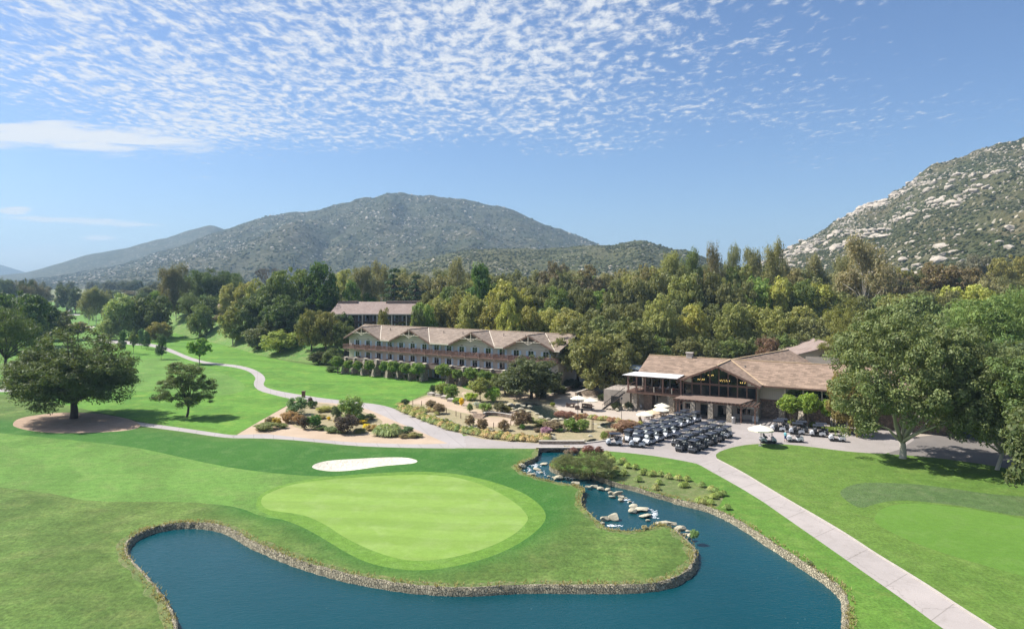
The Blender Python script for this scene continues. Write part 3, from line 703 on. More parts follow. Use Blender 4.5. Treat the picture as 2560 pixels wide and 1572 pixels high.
# kerb along the right side of the cart path and round the plaza lawn
def kerb(pts, w=.20, h=.07, name='kerb', label='pale concrete kerb between the plaza, the cart path and the right-hand lawn'):
    c = dens(wpoly(pts, 2, closed=False), 1.2)[:-1]; c = [q for q in c]
    # open line: dens() closes it, cut the return leg
    end = wpoly(pts, 2, closed=False)[-1]; k = min(range(len(c)), key=lambda i: math.dist(c[i], end)); c = c[:k+1]
    vs = []; fs = []
    for i, (x, y) in enumerate(c):
        a = c[max(i-1, 0)]; b = c[min(i+1, len(c)-1)]; tx, ty = b[0]-a[0], b[1]-a[1]; L = math.hypot(tx, ty); nx, ny = -ty/L*w/2, tx/L*w/2
        z = gh(x, y)
        vs += [(x-nx, y-ny, z-.2), (x-nx, y-ny, z+h), (x+nx, y+ny, z+h), (x+nx, y+ny, z-.2)]
    for i in range(len(c)-1):
        for j in range(3): fs.append((i*4+j, i*4+j+1, i*4+j+5, i*4+j+4))
    o = new_obj(name, np_mesh(name, vs, fs, [M_KERB])); tag(o, kind='structure')
    return o
kerb([(1792,1147),(1801,1152),(1857,1181),(1909,1213),(1979,1255),(2049,1295),(2119,1337),(2189,1384),(2259,1426),(2328,1469),(2398,1516),(2468,1560),(2640,1670)])

# ------------------------------------------------------------------ mountains
def mountain_mat(name, brush, brush2, rocky, rockcol, rs, bare=(.22, .19, .13)):
    m, T, b, _ = newmat(name); p = pos(T)
    n1 = T.noise(p, rs*.25, 5, .6); n2 = T.noise(p, rs*1.6, 5, .72); n3 = T.noise(p, rs*5, 3, .7)
    col = T.mix(T.rng(n1, .35, .65), brush, brush2)
    k = T.rng(n3, .3, .7, .55, 1.4); col = T.vmath('MULTIPLY', col, T.comb(k, k, k))
    col = T.mix(T.rng(n2, .56, .68, 0, .65), col, bare)
    g = T.rng(T.noise(p, rs*.16, 4, .6), .34, .60)
    sv = T.voro(T.vmath('ADD', p, T.scale3(T.noise(p, rs*2, 2, out=1), (6, 6, 6))), rs*2.1)
    r_ = T.math('MULTIPLY', T.rng(sv, .14, .26, 1, 0), T.rng(T.math('MULTIPLY', g, T.noise(p, rs*1.1, 4, .6)), .24, .38, 0, rocky))
    col = T.mix(r_, col, rockcol)
    T.put(b.inputs['Base Color'], col); b.inputs['Roughness'].default_value = .95; b.inputs['Specular IOR Level'].default_value = .1
    bump(T, b, T.math('ADD', n3, T.math('MULTIPLY', n2, 2)), 2.2/(rs*60)*3)
    return m
def ridge(name, crest, Dc, D0, depth_back, mat, nu=200, nv=60, rough=1., seed=0, base=0., prof=1.1, gully=1.):
    """a mountain: crest line given as photo points at its own distance Dc(px), foot at D0(px)"""
    cp = np.array(crest, float); us = np.linspace(cp[0, 0], cp[-1, 0], nu)
    cy_ = np.interp(us, cp[:, 0], cp[:, 1]); dc = np.interp(us, *zip(*Dc)); d0 = np.interp(us, *zip(*D0))
    zc = CZ-(cy_-HY)/F*dc
    tv = np.concatenate([np.linspace(0, 1, nv), 1+np.linspace(.05, 1, nv//3)])
    V = []
    for t in tv:
        if t <= 1: D = d0+(dc-d0)*t; h = base+(zc-base)*(t**prof)
        else: D = dc+(t-1)*depth_back; h = zc*(1-(t-1)**1.3*.8)
        X = (us-CX)/F*D
        s = rough*(zc-base)
        e = 1-abs(2*min(t, 1)-1) if t < .5 else 1.
        tt = min(t, 1)
        g = (np.abs(fbm(X/(dc*.10)+t*.8, D/(dc*.55)+t*.3, 4, seed)-.5)*2)
        h = h + s*.16*gully*(g-.25)*(1-tt**6)*min(1, tt*5) + s*.05*(fbm(X/(dc*.02), D/(dc*.02), 3, seed+3)-.5)*min(1, tt*5)
        V.append(np.column_stack([X, D, h]))
    V = np.array(V); n = len(tv); Vf = V.reshape(-1, 3)
    idx = np.arange(n*nu).reshape(n, nu)
    Fq = np.stack([idx[:-1, :-1], idx[:-1, 1:], idx[1:, 1:], idx[1:, :-1]], -1).reshape(-1, 4)
    o = new_obj(name, np_mesh(name, Vf, Fq, [mat], smooth=True)); tag(o, kind='structure')
    return V, tv
def d(pts): return [(a*1.0398, b*1.0398) for a, b in pts]
MM1 = mountain_mat('far_mountain', (.050, .058, .028), (.080, .076, .040), .6, (.40, .35, .30), .02)
MM2 = mountain_mat('right_mountain', (.055, .064, .026), (.105, .092, .046), .8, (.50, .44, .35), .05)
MM3 = mountain_mat('low_hill', (.058, .070, .028), (.10, .098, .045), .5, (.48, .42, .34), .04)
VM0, _ = ridge('mountain', d([(-1100,560),(-600,590),(-150,610),(0,636),(30,645),(62,655),(120,668),(200,690)]), [(-1200,5600),(300,5600)], [(-1200,5000),(300,5000)], 900, MM1, 160, 16, .5, 21)
VM1, tv1 = ridge('mountain', d([(-900,690),(-40,668),(0,662),(60,656),(100,646),(150,631),(200,615),(250,605),(290,600),(330,589),(370,578),(400,574),(440,560),(470,549),(500,540),(520,543),(545,556),(600,580),(700,640)]),
   [(-50,3300),(800,3600)], [(-50,2300),(800,2600)], 900, MM1, 140, 40, .8, 2)
VM2, tv2 = ridge('mountain', d([(-900,694),(-120,690),(0,684),(60,672),(140,664),(220,648),(300,634),(380,606),(430,592),(480,572),(520,558),(560,546),(600,532),(640,519),(690,513),(730,510),(770,503),(800,492),(840,484),(870,478),(900,472),(930,467),(960,464),(985,467),(1010,471),(1050,473),(1080,477),(1110,477),(1150,486),(1200,496),(1240,510),(1270,524),(1310,540),(1350,551),(1400,571),(1440,588),(1520,625),(1600,660),(1700,690)]),
   [(-120,2500),(500,2500),(1000,2600),(1800,2500)], [(-120,1350),(400,1250),(900,1300),(1800,1500)], 900, MM1, 420, 110, 1., 7, gully=1.7)
VM3, tv3 = ridge('hill', d([(860,668),(920,650),(980,634),(1040,618),(1090,606),(1120,602),(1160,600),(1200,597),(1260,598),(1330,597),(1390,592),(1430,589),(1470,590),(1490,585),(1515,579),(1540,576),(1560,581),(1590,591),(1620,599),(1650,601),(1690,618),(1750,640),(1850,668)]),
   [(800,1250),(1950,1150)], [(800,620),(1950,640)], 400, MM3, 220, 60, .7, 11)
VM4, tv4 = ridge('mountain', d([(1700,690),(1760,660),(1820,634),(1880,606),(1905,591),(1940,575),(1990,546),(2010,528),(2030,520),(2060,504),(2085,491),(2110,487),(2130,482),(2150,463),(2175,446),(2200,426),(2240,402),(2280,386),(2330,368),(2390,347),(2462,330),(2600,300),(2800,280)]),
   [(1760,1150),(2900,900)], [(1760,560),(2100,500),(2500,430),(2900,400)], 500, MM2, 330, 110, 1., 5, base=12)

# boulders and brush on the slopes
def ico(sub, seed, amp=.3, flat=.8):
    import bmesh
    bm = bmesh.new(); bmesh.ops.create_icosphere(bm, subdivisions=sub, radius=1)
    v = np.array([q.co[:] for q in bm.verts]); f = np.array([[a.index for a in q.verts] for q in bm.faces]); bm.free()
    rr = np.random.RandomState(seed)
    for _ in range(9):                                  # planes sheared off a ball give granite facets
        n = rr.normal(size=3); n /= np.linalg.norm(n); dd = .50+.32*rr.rand()
        t = v @ n; v = v-np.maximum(t-dd, 0)[:, None]*n*.96
    k = 1+amp*(rr.rand(len(v))-.5)*.5
    v = v*k[:, None]; v[:, 2] *= flat
    return v, f
def surf_pts(V, n, seed, fn):
    """n points on a ridge grid where fn(tt, ii, X, Y) passes"""
    rr = np.random.RandomState(seed); nv, nu, _ = V.shape; out = []
    cnt = 0
    while len(out) < n and cnt < n*40:
        m = 4*n; cnt += m
        a = rr.rand(m)*(nv-1.01); b = rr.rand(m)*(nu-1.01); i = a.astype(int); j = b.astype(int); fa = (a-i)[:, None]; fb = (b-j)[:, None]
        p = V[i, j]*(1-fa)*(1-fb)+V[i+1, j]*fa*(1-fb)+V[i, j+1]*(1-fa)*fb+V[i+1, j+1]*fa*fb
        pr = fn(a/(nv-1), b/(nu-1), p[:, 0], p[:, 1])
        ok = rr.rand(m) < pr
        out += list(p[ok])
    return np.array(out[:n]), rr
def scatter(pts, sizes, protos, rr, squash=(1, 1, 1), sink=.25):
    VV = []; FF = []; o = 0
    which = rr.randint(len(protos), size=len(pts)); ang = rr.rand(len(pts))*6.283
    for p, s, w, a in zip(pts, sizes, which, ang):
        v, f = protos[w]; c, sn = math.cos(a), math.sin(a)
        q = np.column_stack([v[:, 0]*c-v[:, 1]*sn, v[:, 0]*sn+v[:, 1]*c, v[:, 2]])*s*np.array(squash)
        q[:, 2] += s*(1-2*sink)*.5*0; q = q+p
        VV.append(q); FF.append(f+o); o += len(v)
    return np.concatenate(VV), np.concatenate(FF)
BOULD = [ico(2, 40+i, .25, .75) for i in range(5)]
nf = 75/113.
def rockp(t, u, X, Y):
    cl = sstep(fbm(X/45, Y/45, 3, 31), .38, .64)
    return np.where(t > .76, .05, 1)*(cl*.75+.14)*(.30+.90*sstep(t, .30, .70))*(.16+.84*sstep(u, .03, .42))*(1-.25*sstep(u, .55, .95)*(1-sstep(t, .55, .72)))
pts4, rr = surf_pts(VM4, 5000, 3, rockp)
siz = .75+3.1*rr.rand(len(pts4))**2.6
siz *= .7+1.1*sstep(fbm(pts4[:, 0]/80, pts4[:, 1]/80, 2, 8), .45, .7)
dist = np.linalg.norm(pts4-np.array([0, 0, CZ]), axis=1)
u4 = CX+pts4[:, 0]/pts4[:, 1]*F
order = np.argsort(-(siz/dist)*(u4 < 2600)*(u4 > 1800))
bm_ = [np_mesh('granite_boulder', v, f, [M_GRAN]) for v, f in BOULD]
for i in order[:240]:
    o = new_obj('granite_boulder', bm_[i % 5]); o.location = pts4[i]; o.scale = (siz[i]*1.25, siz[i]*1.25, siz[i]); o.rotation_euler = (rr.rand()*.3, rr.rand()*.3, rr.rand()*6)
    tag(o, 'pale granite boulder among the brush on the steep right-hand mountain', 'boulder', 'large boulders on the right-hand mountain')
V_, F_ = scatter(pts4[order[240:]], siz[order[240:]], [ico(1, 60+i, .3, .75) for i in range(4)], rr)
tag(new_obj('boulders', np_mesh('boulders', V_, F_, [M_GRAN])), 'countless smaller pale boulders strewn over the right-hand mountain', 'boulders', kind='stuff')
def rockp2(t, u, X, Y): return np.where(t > .76, .03, 1)*(sstep(fbm(X/170, Y/170, 3, 77), .46, .66)*.8+.06)*sstep(t, .12, .5)*sstep(u, .22, .42)
pts2, rr = surf_pts(VM2, 1500, 5, rockp2)
V_, F_ = scatter(pts2, 2.2+5.0*rr.rand(len(pts2))**3, [ico(1, 70+i, .3, .75) for i in range(4)], rr)
tag(new_obj('boulders', np_mesh('boulders', V_, F_, [M_GRAN])), 'pale boulders scattered over the long central mountain', 'boulders', kind='stuff')
pts3, rr = surf_pts(VM3, 260, 6, lambda t, u, X, Y: np.where(t > .7, 0, 1)*sstep(fbm(X/70, Y/70, 3, 5), .5, .65))
V_, F_ = scatter(pts3, 1.5+3.*rr.rand(len(pts3))**2.5, [ico(1, 80+i, .3, .6) for i in range(4)], rr)
tag(new_obj('boulders', np_mesh('boulders', V_, F_, [M_GRAN])), 'pale boulders on the low hill behind the trees', 'boulders', kind='stuff')
def bushblob(seed):
    v, f = ico(1, seed, 1.0, .75); return v, f
BB = [bushblob(90+i) for i in range(5)]
def brushmat(name, a, b_, hi):
    m, T, b, _ = newmat(name); p = pos(T)
    col = T.mix(T.rng(T.noise(p, .03, 4, .6), .35, .65), a, b_); col = T.mix(T.rng(T.noise(p, .25, 3, .7), .5, .75, 0, .8), col, hi)
    T.put(b.inputs['Base Color'], col); b.inputs['Roughness'].default_value = .95; b.inputs['Specular IOR Level'].default_value = .1
    bump(T, b, T.noise(p, .8, 3, .7), 1.2); return m
M_BRUSH = brushmat('chaparral', (.044, .055, .021), (.062, .068, .028), (.10, .095, .045))
def brushp(t, u, X, Y): return np.where(t > .80, .05, 1)*(.25+.75*sstep(fbm(X/45, Y/45, 3, 13), .38, .6))
for V, n, s0, s1, seed, lab in ((VM4, 15000, 1.1, 3.0, 9, 'dark green brush covering the steep right-hand mountain'), (VM2, 22000, 2.2, 5.8, 10, 'grey green brush covering the long central mountain'), (VM3, 8000, 1.3, 3.4, 12, 'brush covering the low hill behind the trees')):
    pp, rr = surf_pts(V, n, seed, brushp)
    V_, F_ = scatter(pp, s0+(s1-s0)*rr.rand(len(pp))**2, BB, rr)
    tag(new_obj('chaparral', np_mesh('chaparral', V_, F_, [M_BRUSH], smooth=True)), lab, 'brush', kind='stuff')
# ------------------------------------------------------------------ trees
def _sph(rr, n, up=0.):
    v = rr.normal(size=(n, 3)); v[:, 2] += up; return v/np.linalg.norm(v, axis=1)[:, None]
def leaves(rr, C, Rd, per, size, flat=.75, inner=.45, droop=0., aspect=1., outw=1.0):
    """leaf quads around clump centres C with radii Rd"""
    n = len(C)*per; ci = np.repeat(np.arange(len(C)), per)
    dr = _sph(rr, n, .25); rad = (inner+(1-inner)*rr.rand(n)**.6)
    p = C[ci]+dr*Rd[ci][:, None]*rad[:, None]*np.array([1, 1, flat])
    if droop: p[:, 2] -= droop*rr.rand(n)**2*Rd[ci]*2
    nn = dr*outw+rr.normal(size=(n, 3))*.55+np.array([0, 0, .35]); nn /= np.linalg.norm(nn, axis=1)[:, None]
    a = np.cross(nn, rr.normal(size=(n, 3))); a /= np.maximum(np.linalg.norm(a, axis=1), 1e-6)[:, None]; b = np.cross(nn, a)
    s = size*(.6+.8*rr.rand(n)); a *= s[:, None]; b *= (s*aspect)[:, None]
    V = np.stack([p-a, p-b*.6, p+a, p+b*.6], 1).reshape(-1, 3)
    Fq = np.arange(4*n).reshape(n, 4)
    lv = np.clip(rr.rand(len(C))[ci]*.45+rr.rand(n)*.55, 0, 1)
    return V, Fq, lv
def clumps(rr, lobes, n, mind=.0, shell=.72, up=.2):
    L = np.array([l for l in lobes]); w = (L[:, 3]*L[:, 4]*L[:, 5])**.667; w /= w.sum()
    out = []; k = 0
    while len(out) < n and k < n*30:
        k += 1
        l = L[rr.choice(len(L), p=w)]; dd = _sph(rr, 1, up)[0]
        r = rr.uniform(shell, 1) if rr.rand() < .78 else rr.uniform(.15, shell)
        p = l[:3]+dd*l[3:6]*r
        if mind and out and np.min(np.linalg.norm(np.array(out)-p, axis=1)) < mind: continue
        out.append(p)
    return np.array(out)
def limb(mb, pts, r0, r1, n=6):
    k = len(pts)
    for i in range(k-1): mb.tube(pts[i], pts[i+1], r0+(r1-r0)*i/(k-1), r0+(r1-r0)*(i+1)/(k-1), n, cap=(i == 0 or i == k-2))
def trunk_mesh(name, rr, C, top, r0, nl=6, fork=.35, lean=(0, 0), mat=None, thin=.35, multi=1):
    mb = MB()
    for m in range(multi):
        ox, oy = (0, 0) if multi == 1 else (rr.uniform(-.12, .12), rr.uniform(-.12, .12))
        ff = Vector((lean[0]+ox*1.5, lean[1]+oy*1.5, fork)); base = Vector((ox*.3, oy*.3, -.03))
        mid = base.lerp(ff, .5)+Vector((rr.uniform(-.01, .01), rr.uniform(-.01, .01), 0))
        mb.chain([base, base.lerp(mid, .15), base.lerp(mid, .5), mid, ff.lerp(mid, .4), ff], [r0*1.7, r0*1.25, r0*1.08, r0, r0*.88, r0*.72], 10)
        idx = rr.choice(len(C), min(nl, len(C)), replace=False)
        for i in idx:
            e = Vector(C[i]); m1 = ff.lerp(e, .5)+Vector((rr.uniform(-.03, .03), rr.uniform(-.03, .03), rr.uniform(0, .04)))
            m0 = ff.lerp(m1, .45)+(m1-ff).cross(Vector((0, 0, 1)))*.12-Vector((0, 0, .01)); mb.chain([ff-Vector((0, 0, .02)), m0, m1, e], [r0*.62, r0*.46, r0*.30, r0*.08], 6)
        t = Vector((lean[0], lean[1], top)); mb.chain([ff-Vector((0, 0, .02)), ff.lerp(t, .3)+Vector((.02, 0, 0)), ff.lerp(t, .6)+Vector((-.01, .01, 0)), t], [r0*.72, r0*.5, r0*.3, r0*.1], 7)
    return mb.mesh(name, [mat or M_BARK], smooth=True)
PROTO = {}
def proto(key, seed, lobes, n, per, size, cr, bark=None, r0=.03, fork=.3, top=.75, nl=6, flat=.75, inner=.45, droop=0., aspect=1., mind=.0, shell=.72, up=.2, lean=(0, 0), multi=1, crv=.35, outw=1.):
    rr = np.random.RandomState(seed); C = clumps(rr, lobes, n, mind, shell, up)
    Rd = cr*(1-crv+2*crv*rr.rand(len(C)))
    V, Fq, lv = leaves(rr, C, Rd, per, size, flat, inner, droop, aspect, outw)
    kr = .5/np.percentile(np.hypot(V[:, 0], V[:, 1]), 97); kz = 1/np.percentile(V[:, 2], 99.3); V = V*np.array([kr, kr, kz]); C = C*np.array([kr, kr, kz])
    me = np_mesh('crown', V, Fq, [M_LEAF], attr=lv)
    PROTO.setdefault(key, []).append((me, trunk_mesh('trunk', rr, C, top, r0, nl, fork, lean, bark, multi=multi)))
# unit trees: height 1, crown width about 1 (radius .5), foot at the origin
def rl(rr, k, z0, z1, rxy, rz, spread):
    out = []
    for i in range(k):
        a = 6.283*(i+rr.rand()*.6)/k; t = rr.rand(); out.append((math.cos(a)*spread, math.sin(a)*spread, z0+(z1-z0)*t, rxy*(.8+.4*rr.rand()), rxy*(.8+.4*rr.rand()), rz*(.8+.4*rr.rand())))
    return out
for s in range(4):       # sycamore: full, lumpy, light bark, few dark gaps
    rr = np.random.RandomState(100+s)
    proto('sycamore', 200+s, [(0, 0, .52, .38, .38, .42)]+rl(rr, 7, .22, .74, .22, .20, .28), 210, 62, .021, .088, M_PALEBARK, .022, .28, .8, 7)
for s in range(3):       # oak: broad, dark, dense
    rr = np.random.RandomState(120+s)
    proto('oak', 220+s, [(0, 0, .55, .42, .42, .40)]+rl(rr, 8, .24, .70, .22, .18, .32), 250, 62, .019, .080, M_DARKBARK, .026, .25, .8, 8, flat=.7)
for s in range(4):       # eucalyptus: tall, hanging tufts on a visible frame
    rr = np.random.RandomState(140+s)
    lob = [(0.0, 0, .80, .22, .22, .18), (.2*(-1)**s, .1, .62, .22, .22, .16), (-.22*(-1)**s, -.1, .55, .20, .20, .16), (.05, -.2, .42, .2, .2, .12), (.12, .15, .9, .12, .12, .09)]
    proto('eucalyptus', 240+s, lob, 140, 70, .020, .080, M_PALEBARK, .012, .30, .92, 14, flat=.9, droop=.9, aspect=.45, mind=.03, shell=.5)
for s in range(3):       # pine: needle tufts, rounded, dark
    rr = np.random.RandomState(160+s)
    proto('pine', 260+s, [(0, 0, .58, .38, .38, .38)]+rl(rr, 7, .24, .72, .22, .18, .28), 210, 76, .021, .085, M_DARKBARK, .022, .3, .9, 9, flat=.55, aspect=.28, up=.35, inner=.2)
for s in range(2):       # umbrella pine: flat spreading top
    rr = np.random.RandomState(170+s)
    proto('stone_pine', 270+s, [(0, 0, .68, .42, .42, .26)]+rl(rr, 8, .50, .78, .22, .16, .32), 200, 80, .022, .090, M_DARKBARK, .018, .5, .8, 12, flat=.6, aspect=.35, up=.5, inner=.2)
for s in range(2):       # upright poplar-like tree
    proto('upright_tree', 280+s, [(0, 0, .55, .36, .36, .40), (0.05, 0, .78, .22, .22, .2), (0, 0, .34, .40, .40, .18)], 130, 64, .020, .10, M_BARK, .016, .2, .9, 5)
for s in range(2):       # layered cedar
    lob = []
    for k in range(9):
        z = .16+.8*k/9; r = .47*(1-k/9)**.75+.03; lob.append((0, 0, z, r, r, .022))
    proto('cedar', 290+s, lob, 170, 52, .018, .055, M_DARKBARK, .018, .8, .95, 10, flat=.3, up=0, shell=.5)
for s in range(3):       # shrub: foliage to the ground
    rr = np.random.RandomState(180+s)
    proto('shrub', 300+s, [(0, 0, .46, .42, .42, .44)]+rl(rr, 5, .28, .62, .22, .24, .25), 120, 62, .025, .105, M_BARK, .02, .2, .6, 5, up=.35)
for s in range(2):       # clipped round head on a bare stem
    proto('clipped_tree', 310+s, [(0, 0, .70, .42, .42, .25)], 80, 62, .034, .12, M_BARK, .02, .42, .7, 6, lean=(.02, 0), multi=3 if s else 2)
for s in range(2):       # thin young tree
    rr = np.random.RandomState(190+s)
    proto('young_tree', 320+s, [(0, 0, .66, .30, .30, .30)]+rl(rr, 5, .45, .8, .17, .14, .26), 62, 46, .032, .09, M_BARK, .018, .3, .85, 8, mind=.08, shell=.6)
proto('mound', 330, [(0, 0, .40, .44, .44, .50), (.2, .1, .35, .28, .28, .4), (-.2, -.1, .35, .28, .28, .4)], 300, 110, .013, .075, M_BARK, .012, .2, .5, 4, aspect=.35, up=.6, flat=.9, inner=.3)
# hero crowns for the trees close to the camera
rr = np.random.RandomState(777)
proto('big_oak', 401, [(0, 0, .56, .40, .40, .40)]+rl(rr, 11, .30, .58, .24, .20, .32)+[(.30, .1, .34, .18, .2, .10), (-.3, 0, .28, .2, .2, .12), (-.12, -.3, .25, .18, .16, .11), (.2, -.28, .30, .2, .18, .12)], 700, 95, .0125, .070, M_DARKBARK, .030, .20, .8, 22, flat=.7, aspect=.6, inner=.3)
proto('big_sycamore', 402, [(0, 0, .62, .38, .38, .34), (-.30, -.05, .40, .2, .25, .2), (-.36, 0, .26, .14, .2, .12), (.05, -.3, .38, .25, .2, .2), (.3, 0, .5, .22, .25, .28), (-.12, -.05, .84, .2, .2, .14)]+rl(rr, 8, .34, .74, .20, .17, .30), 480, 120, .0086, .050, M_PALEBARK, .022, .13, .85, 9, flat=.8)
proto('big_sycamore', 403, [(0, 0, .58, .38, .38, .36), (.2, -.1, .35, .28, .25, .22), (-.28, -.05, .45, .24, .25, .24)]+rl(rr, 8, .30, .74, .20, .17, .30), 450, 110, .0092, .053, M_PALEBARK, .018, .15, .85, 8, flat=.8, lean=(.08, 0))
proto('sparse_pine', 404, [(0.02, 0, .70, .26, .30, .22), (-.20, 0, .55, .22, .25, .16), (.20, 0, .50, .24, .25, .18), (-.36, 0, .34, .12, .16, .06), (.05, -.1, .32, .24, .2, .12), (.2, .1, .30, .14, .14, .08), (.10, 0, .86, .14, .15, .10), (-.12, 0, .88, .12, .14, .10)], 230, 100, .016, .064, M_DARKBARK, .022, .20, .85, 14, flat=.6, aspect=.4, inner=.15, up=.3, lean=(.04, 0))

def hsv(c, rr, v=.12, h=.05):
    k = 1+rr.uniform(-v, v); return (c[0]*k*(1+rr.uniform(-h, h)), c[1]*k, c[2]*k*(1+rr.uniform(-h, h)), 1)
OLIVE = (.160, .172, .060); YELG = (.200, .210, .058); BRITE = (.12, .175, .048); DARK = (.046, .075, .024); MIDG = (.092, .124, .042)
GREYG = (.135, .145, .072); BROWNG = (.140, .138, .068); DKPINE = (.042, .066, .020); OAKC = (.092, .102, .044); SYCA = (.10, .135, .058); GOLD = (.145, .145, .045)
TN = [0]
trr = random.Random(5)
CNAME = {OLIVE: 'olive green', YELG: 'yellow green', BRITE: 'bright green', DARK: 'very dark green', MIDG: 'mid green', GREYG: 'grey green', BROWNG: 'brownish', DKPINE: 'dark needled', OAKC: 'dark olive', SYCA: 'blue green', GOLD: 'golden green'}
KNAME = {'sycamore': 'sycamore', 'oak': 'oak', 'eucalyptus': 'eucalyptus', 'pine': 'pine', 'stone_pine': 'umbrella pine', 'upright_tree': 'upright tree', 'cedar': 'layered cedar', 'shrub': 'shrub', 'mound': 'shrub', 'clipped_tree': 'clipped round tree', 'young_tree': 'young tree', 'big_oak': 'oak', 'big_sycamore': 'sycamore', 'sparse_pine': 'pine'}
def tree(kind, px, D, top, wpx, col, label=None, cat='tree', group=None, name=None, var=None, rz=None, z=None, h=None, depth=1.):
    """tree standing at photo column px, distance D, reaching photo row top, wpx wide"""
    X = PX(px, D); z0 = gh(X, D) if z is None else z
    H = h if h else max(ZY(top, D)-z0, 1.); Wd = wpx/F*D
    ps = PROTO[kind]; me, tr = ps[trr.randrange(len(ps)) if var is None else var]
    nm = name or {'sycamore': 'sycamore_tree', 'oak': 'oak_tree', 'eucalyptus': 'eucalyptus_tree', 'pine': 'pine_tree', 'stone_pine': 'pine_tree', 'cedar': 'cedar_tree', 'shrub': 'shrub', 'mound': 'shrub', 'big_oak': 'oak_tree', 'big_sycamore': 'sycamore_tree', 'sparse_pine': 'pine_tree', 'clipped_tree': 'clipped_tree', 'young_tree': 'young_tree', 'upright_tree': 'upright_tree'}[kind]
    t = thing(nm, label or 'tree', cat, (X, D, z0), trr.uniform(0, 6.28) if rz is None else rz, group)
    c = new_obj('crown' if kind not in ('shrub', 'mound') else 'foliage', me, t); c.scale = (Wd, Wd*depth, H); c.color = hsv(col, trr)
    k = new_obj('trunk', tr, t); k.scale = (Wd, Wd*depth, H)
    return t
# --- the trees that stand alone
tree('big_oak', 184, 125.5, 832, 282, (.056, .078, .028), 'huge spreading dark oak on the mulch circle left of the path', rz=.3, var=0)
tree('sparse_pine', 466, 126.6, 908, 140, (.066, .092, .034), 'small pine with uneven tufted crown standing alone on the left lawn', rz=0, var=0)
tree('pine', 14, 178, 772, 170, (.05, .075, .024), 'dark pine at the left edge behind the huge oak', rz=1)
tree('oak', 40, 245, 735, 150, DARK, 'dark dense tree at the far left edge, taller than the pine in front', rz=2)
tree('oak', 88, 262, 762, 110, (.045, .072, .026), 'dark round tree right of the far left one, above the golf lawn')
tree('young_tree', 499, 208, 846, 56, (.09, .18, .03), 'small bright green tree beside the bend of the far path', rz=1)
tree('upright_tree', 403, 221, 838, 27, (.055, .095, .045), 'small dark upright tree nearest the far path, on its left')
tree('upright_tree', 306, 240, 826, 20, (.055, .095, .045), 'leftmost of the small dark upright trees by the far path')
tree('young_tree', 334, 237, 830, 24, MIDG, 'thin loose-leaved young tree between the small dark upright trees')
tree('upright_tree', 353, 258, 823, 18, (.05, .09, .045), 'small dark upright tree third from the left by the far path')
tree('upright_tree', 366, 253, 829, 18, (.05, .09, .045), 'small dark upright tree fourth from the left by the far path')
for i, (px, top, w) in enumerate(((222, 722, 52), (240, 719, 56), (262, 726, 50))):
    tree('eucalyptus', px, 392+i*4, top, w, GREYG, ('left', 'middle', 'right')[i]+' tree of the dark feathery trio on the far golf lawn', group='feathery trio on the far golf lawn', var=i)
tree('sycamore', 302, 300, 738, 92, (.13, .18, .075), 'pale green leafy tree left of the dark tree beyond the small upright trees')
tree('sycamore', 275, 296, 800, 60, (.15, .19, .08), 'low pale green tree just left of the small upright trees')
tree('oak', 345, 318, 744, 70, OAKC, 'dark tree behind the pale green leafy tree on the left')
tree('oak', 384, 302, 742, 88, (.048, .07, .026), 'dark blackish green tree left of the grassy bank')
tree('upright_tree', 384, 312, 730, 45, (.10, .16, .04), 'light green pointed tree top behind the blackish one at the grassy bank')
tree('sycamore', 396, 288, 806, 60, GOLD, 'low golden green tree at the left foot of the grassy bank')
tree('eucalyptus', 422, 335, 672, 62, (.10, .10, .06), 'tall grey green eucalyptus at the left end of the wooded bank', var=0)
tree('eucalyptus', 440, 338, 660, 66, (.115, .115, .065), 'tallest grey green eucalyptus on the left wooded bank', var=2)
tree('oak', 128, 292, 779, 104, (.055, .07, .028), 'dark spreading tree behind the huge oak on the left')
tree('young_tree', 195, 298, 805, 60, BROWNG, 'low brownish tree right of the dark spreading one, above the huge oak')
for i, (px, D, top, w, c) in enumerate(((468, 345, 690, 60, MIDG), (492, 352, 678, 86, DARK), (530, 356, 674, 88, (.055, .085, .03)), (566, 362, 680, 84, DARK), (594, 352, 694, 64, (.06, .085, .034)))):
    tree('stone_pine' if i % 2 else 'pine', px, D, top, w, c, ['mid green pine next to the tallest eucalyptus on the left bank', 'dark flat-topped pine second from the tall eucalyptus', 'dark pine in the middle of the bank-top row', 'dark flat-topped pine left of the bare tree', 'dark pine just left of the bare tree'][i], group='pines along the top of the left bank')
tree('pine', 478, 318, 730, 70, (.075, .105, .045), 'blue grey pine halfway down the wooded bank, left')
tree('oak', 512, 322, 745, 66, (.06, .085, .032), 'dark bush-like tree halfway down the wooded bank')
tree('shrub', 500, 300, 762, 60, MIDG, 'round green shrub at the upper edge of the grassy bank', 'shrub')
tree('young_tree', 548, 300, 784, 34, (.10, .09, .05), 'small brown-leaved tree with crooked stem on the grassy bank')
tree('sycamore', 575, 322, 712, 60, OLIVE, 'olive green tree in front of the pale house, left')
tree('sycamore', 618, 318, 708, 70, GOLD, 'golden olive tree in front of the pale house, right')
tree('oak', 640, 310, 700, 60, OLIVE, 'olive tree right of the pale house')
tree('sycamore', 582, 266, 768, 66, (.135, .145, .05), 'yellowish weeping tree at the foot of the bank below the pale house')
tree('oak', 640, 262, 742, 84, (.055, .078, .030), 'dark tree at the left end of the big dark clump')
tree('oak', 676, 262, 708, 84, (.07, .095, .036), 'tall mid-dark tree in the big dark clump, left')
tree('oak', 722, 266, 676, 104, (.085, .12, .036), 'tall rounded green tree in the big dark clump, centre')
tree('oak', 712, 250, 742, 110, (.052, .076, .026), 'dark lower tree of the big dark clump, in front')
tree('oak', 768, 262, 690, 74, (.055, .085, .025), 'dark tree left of the tallest blackish one in the clump')
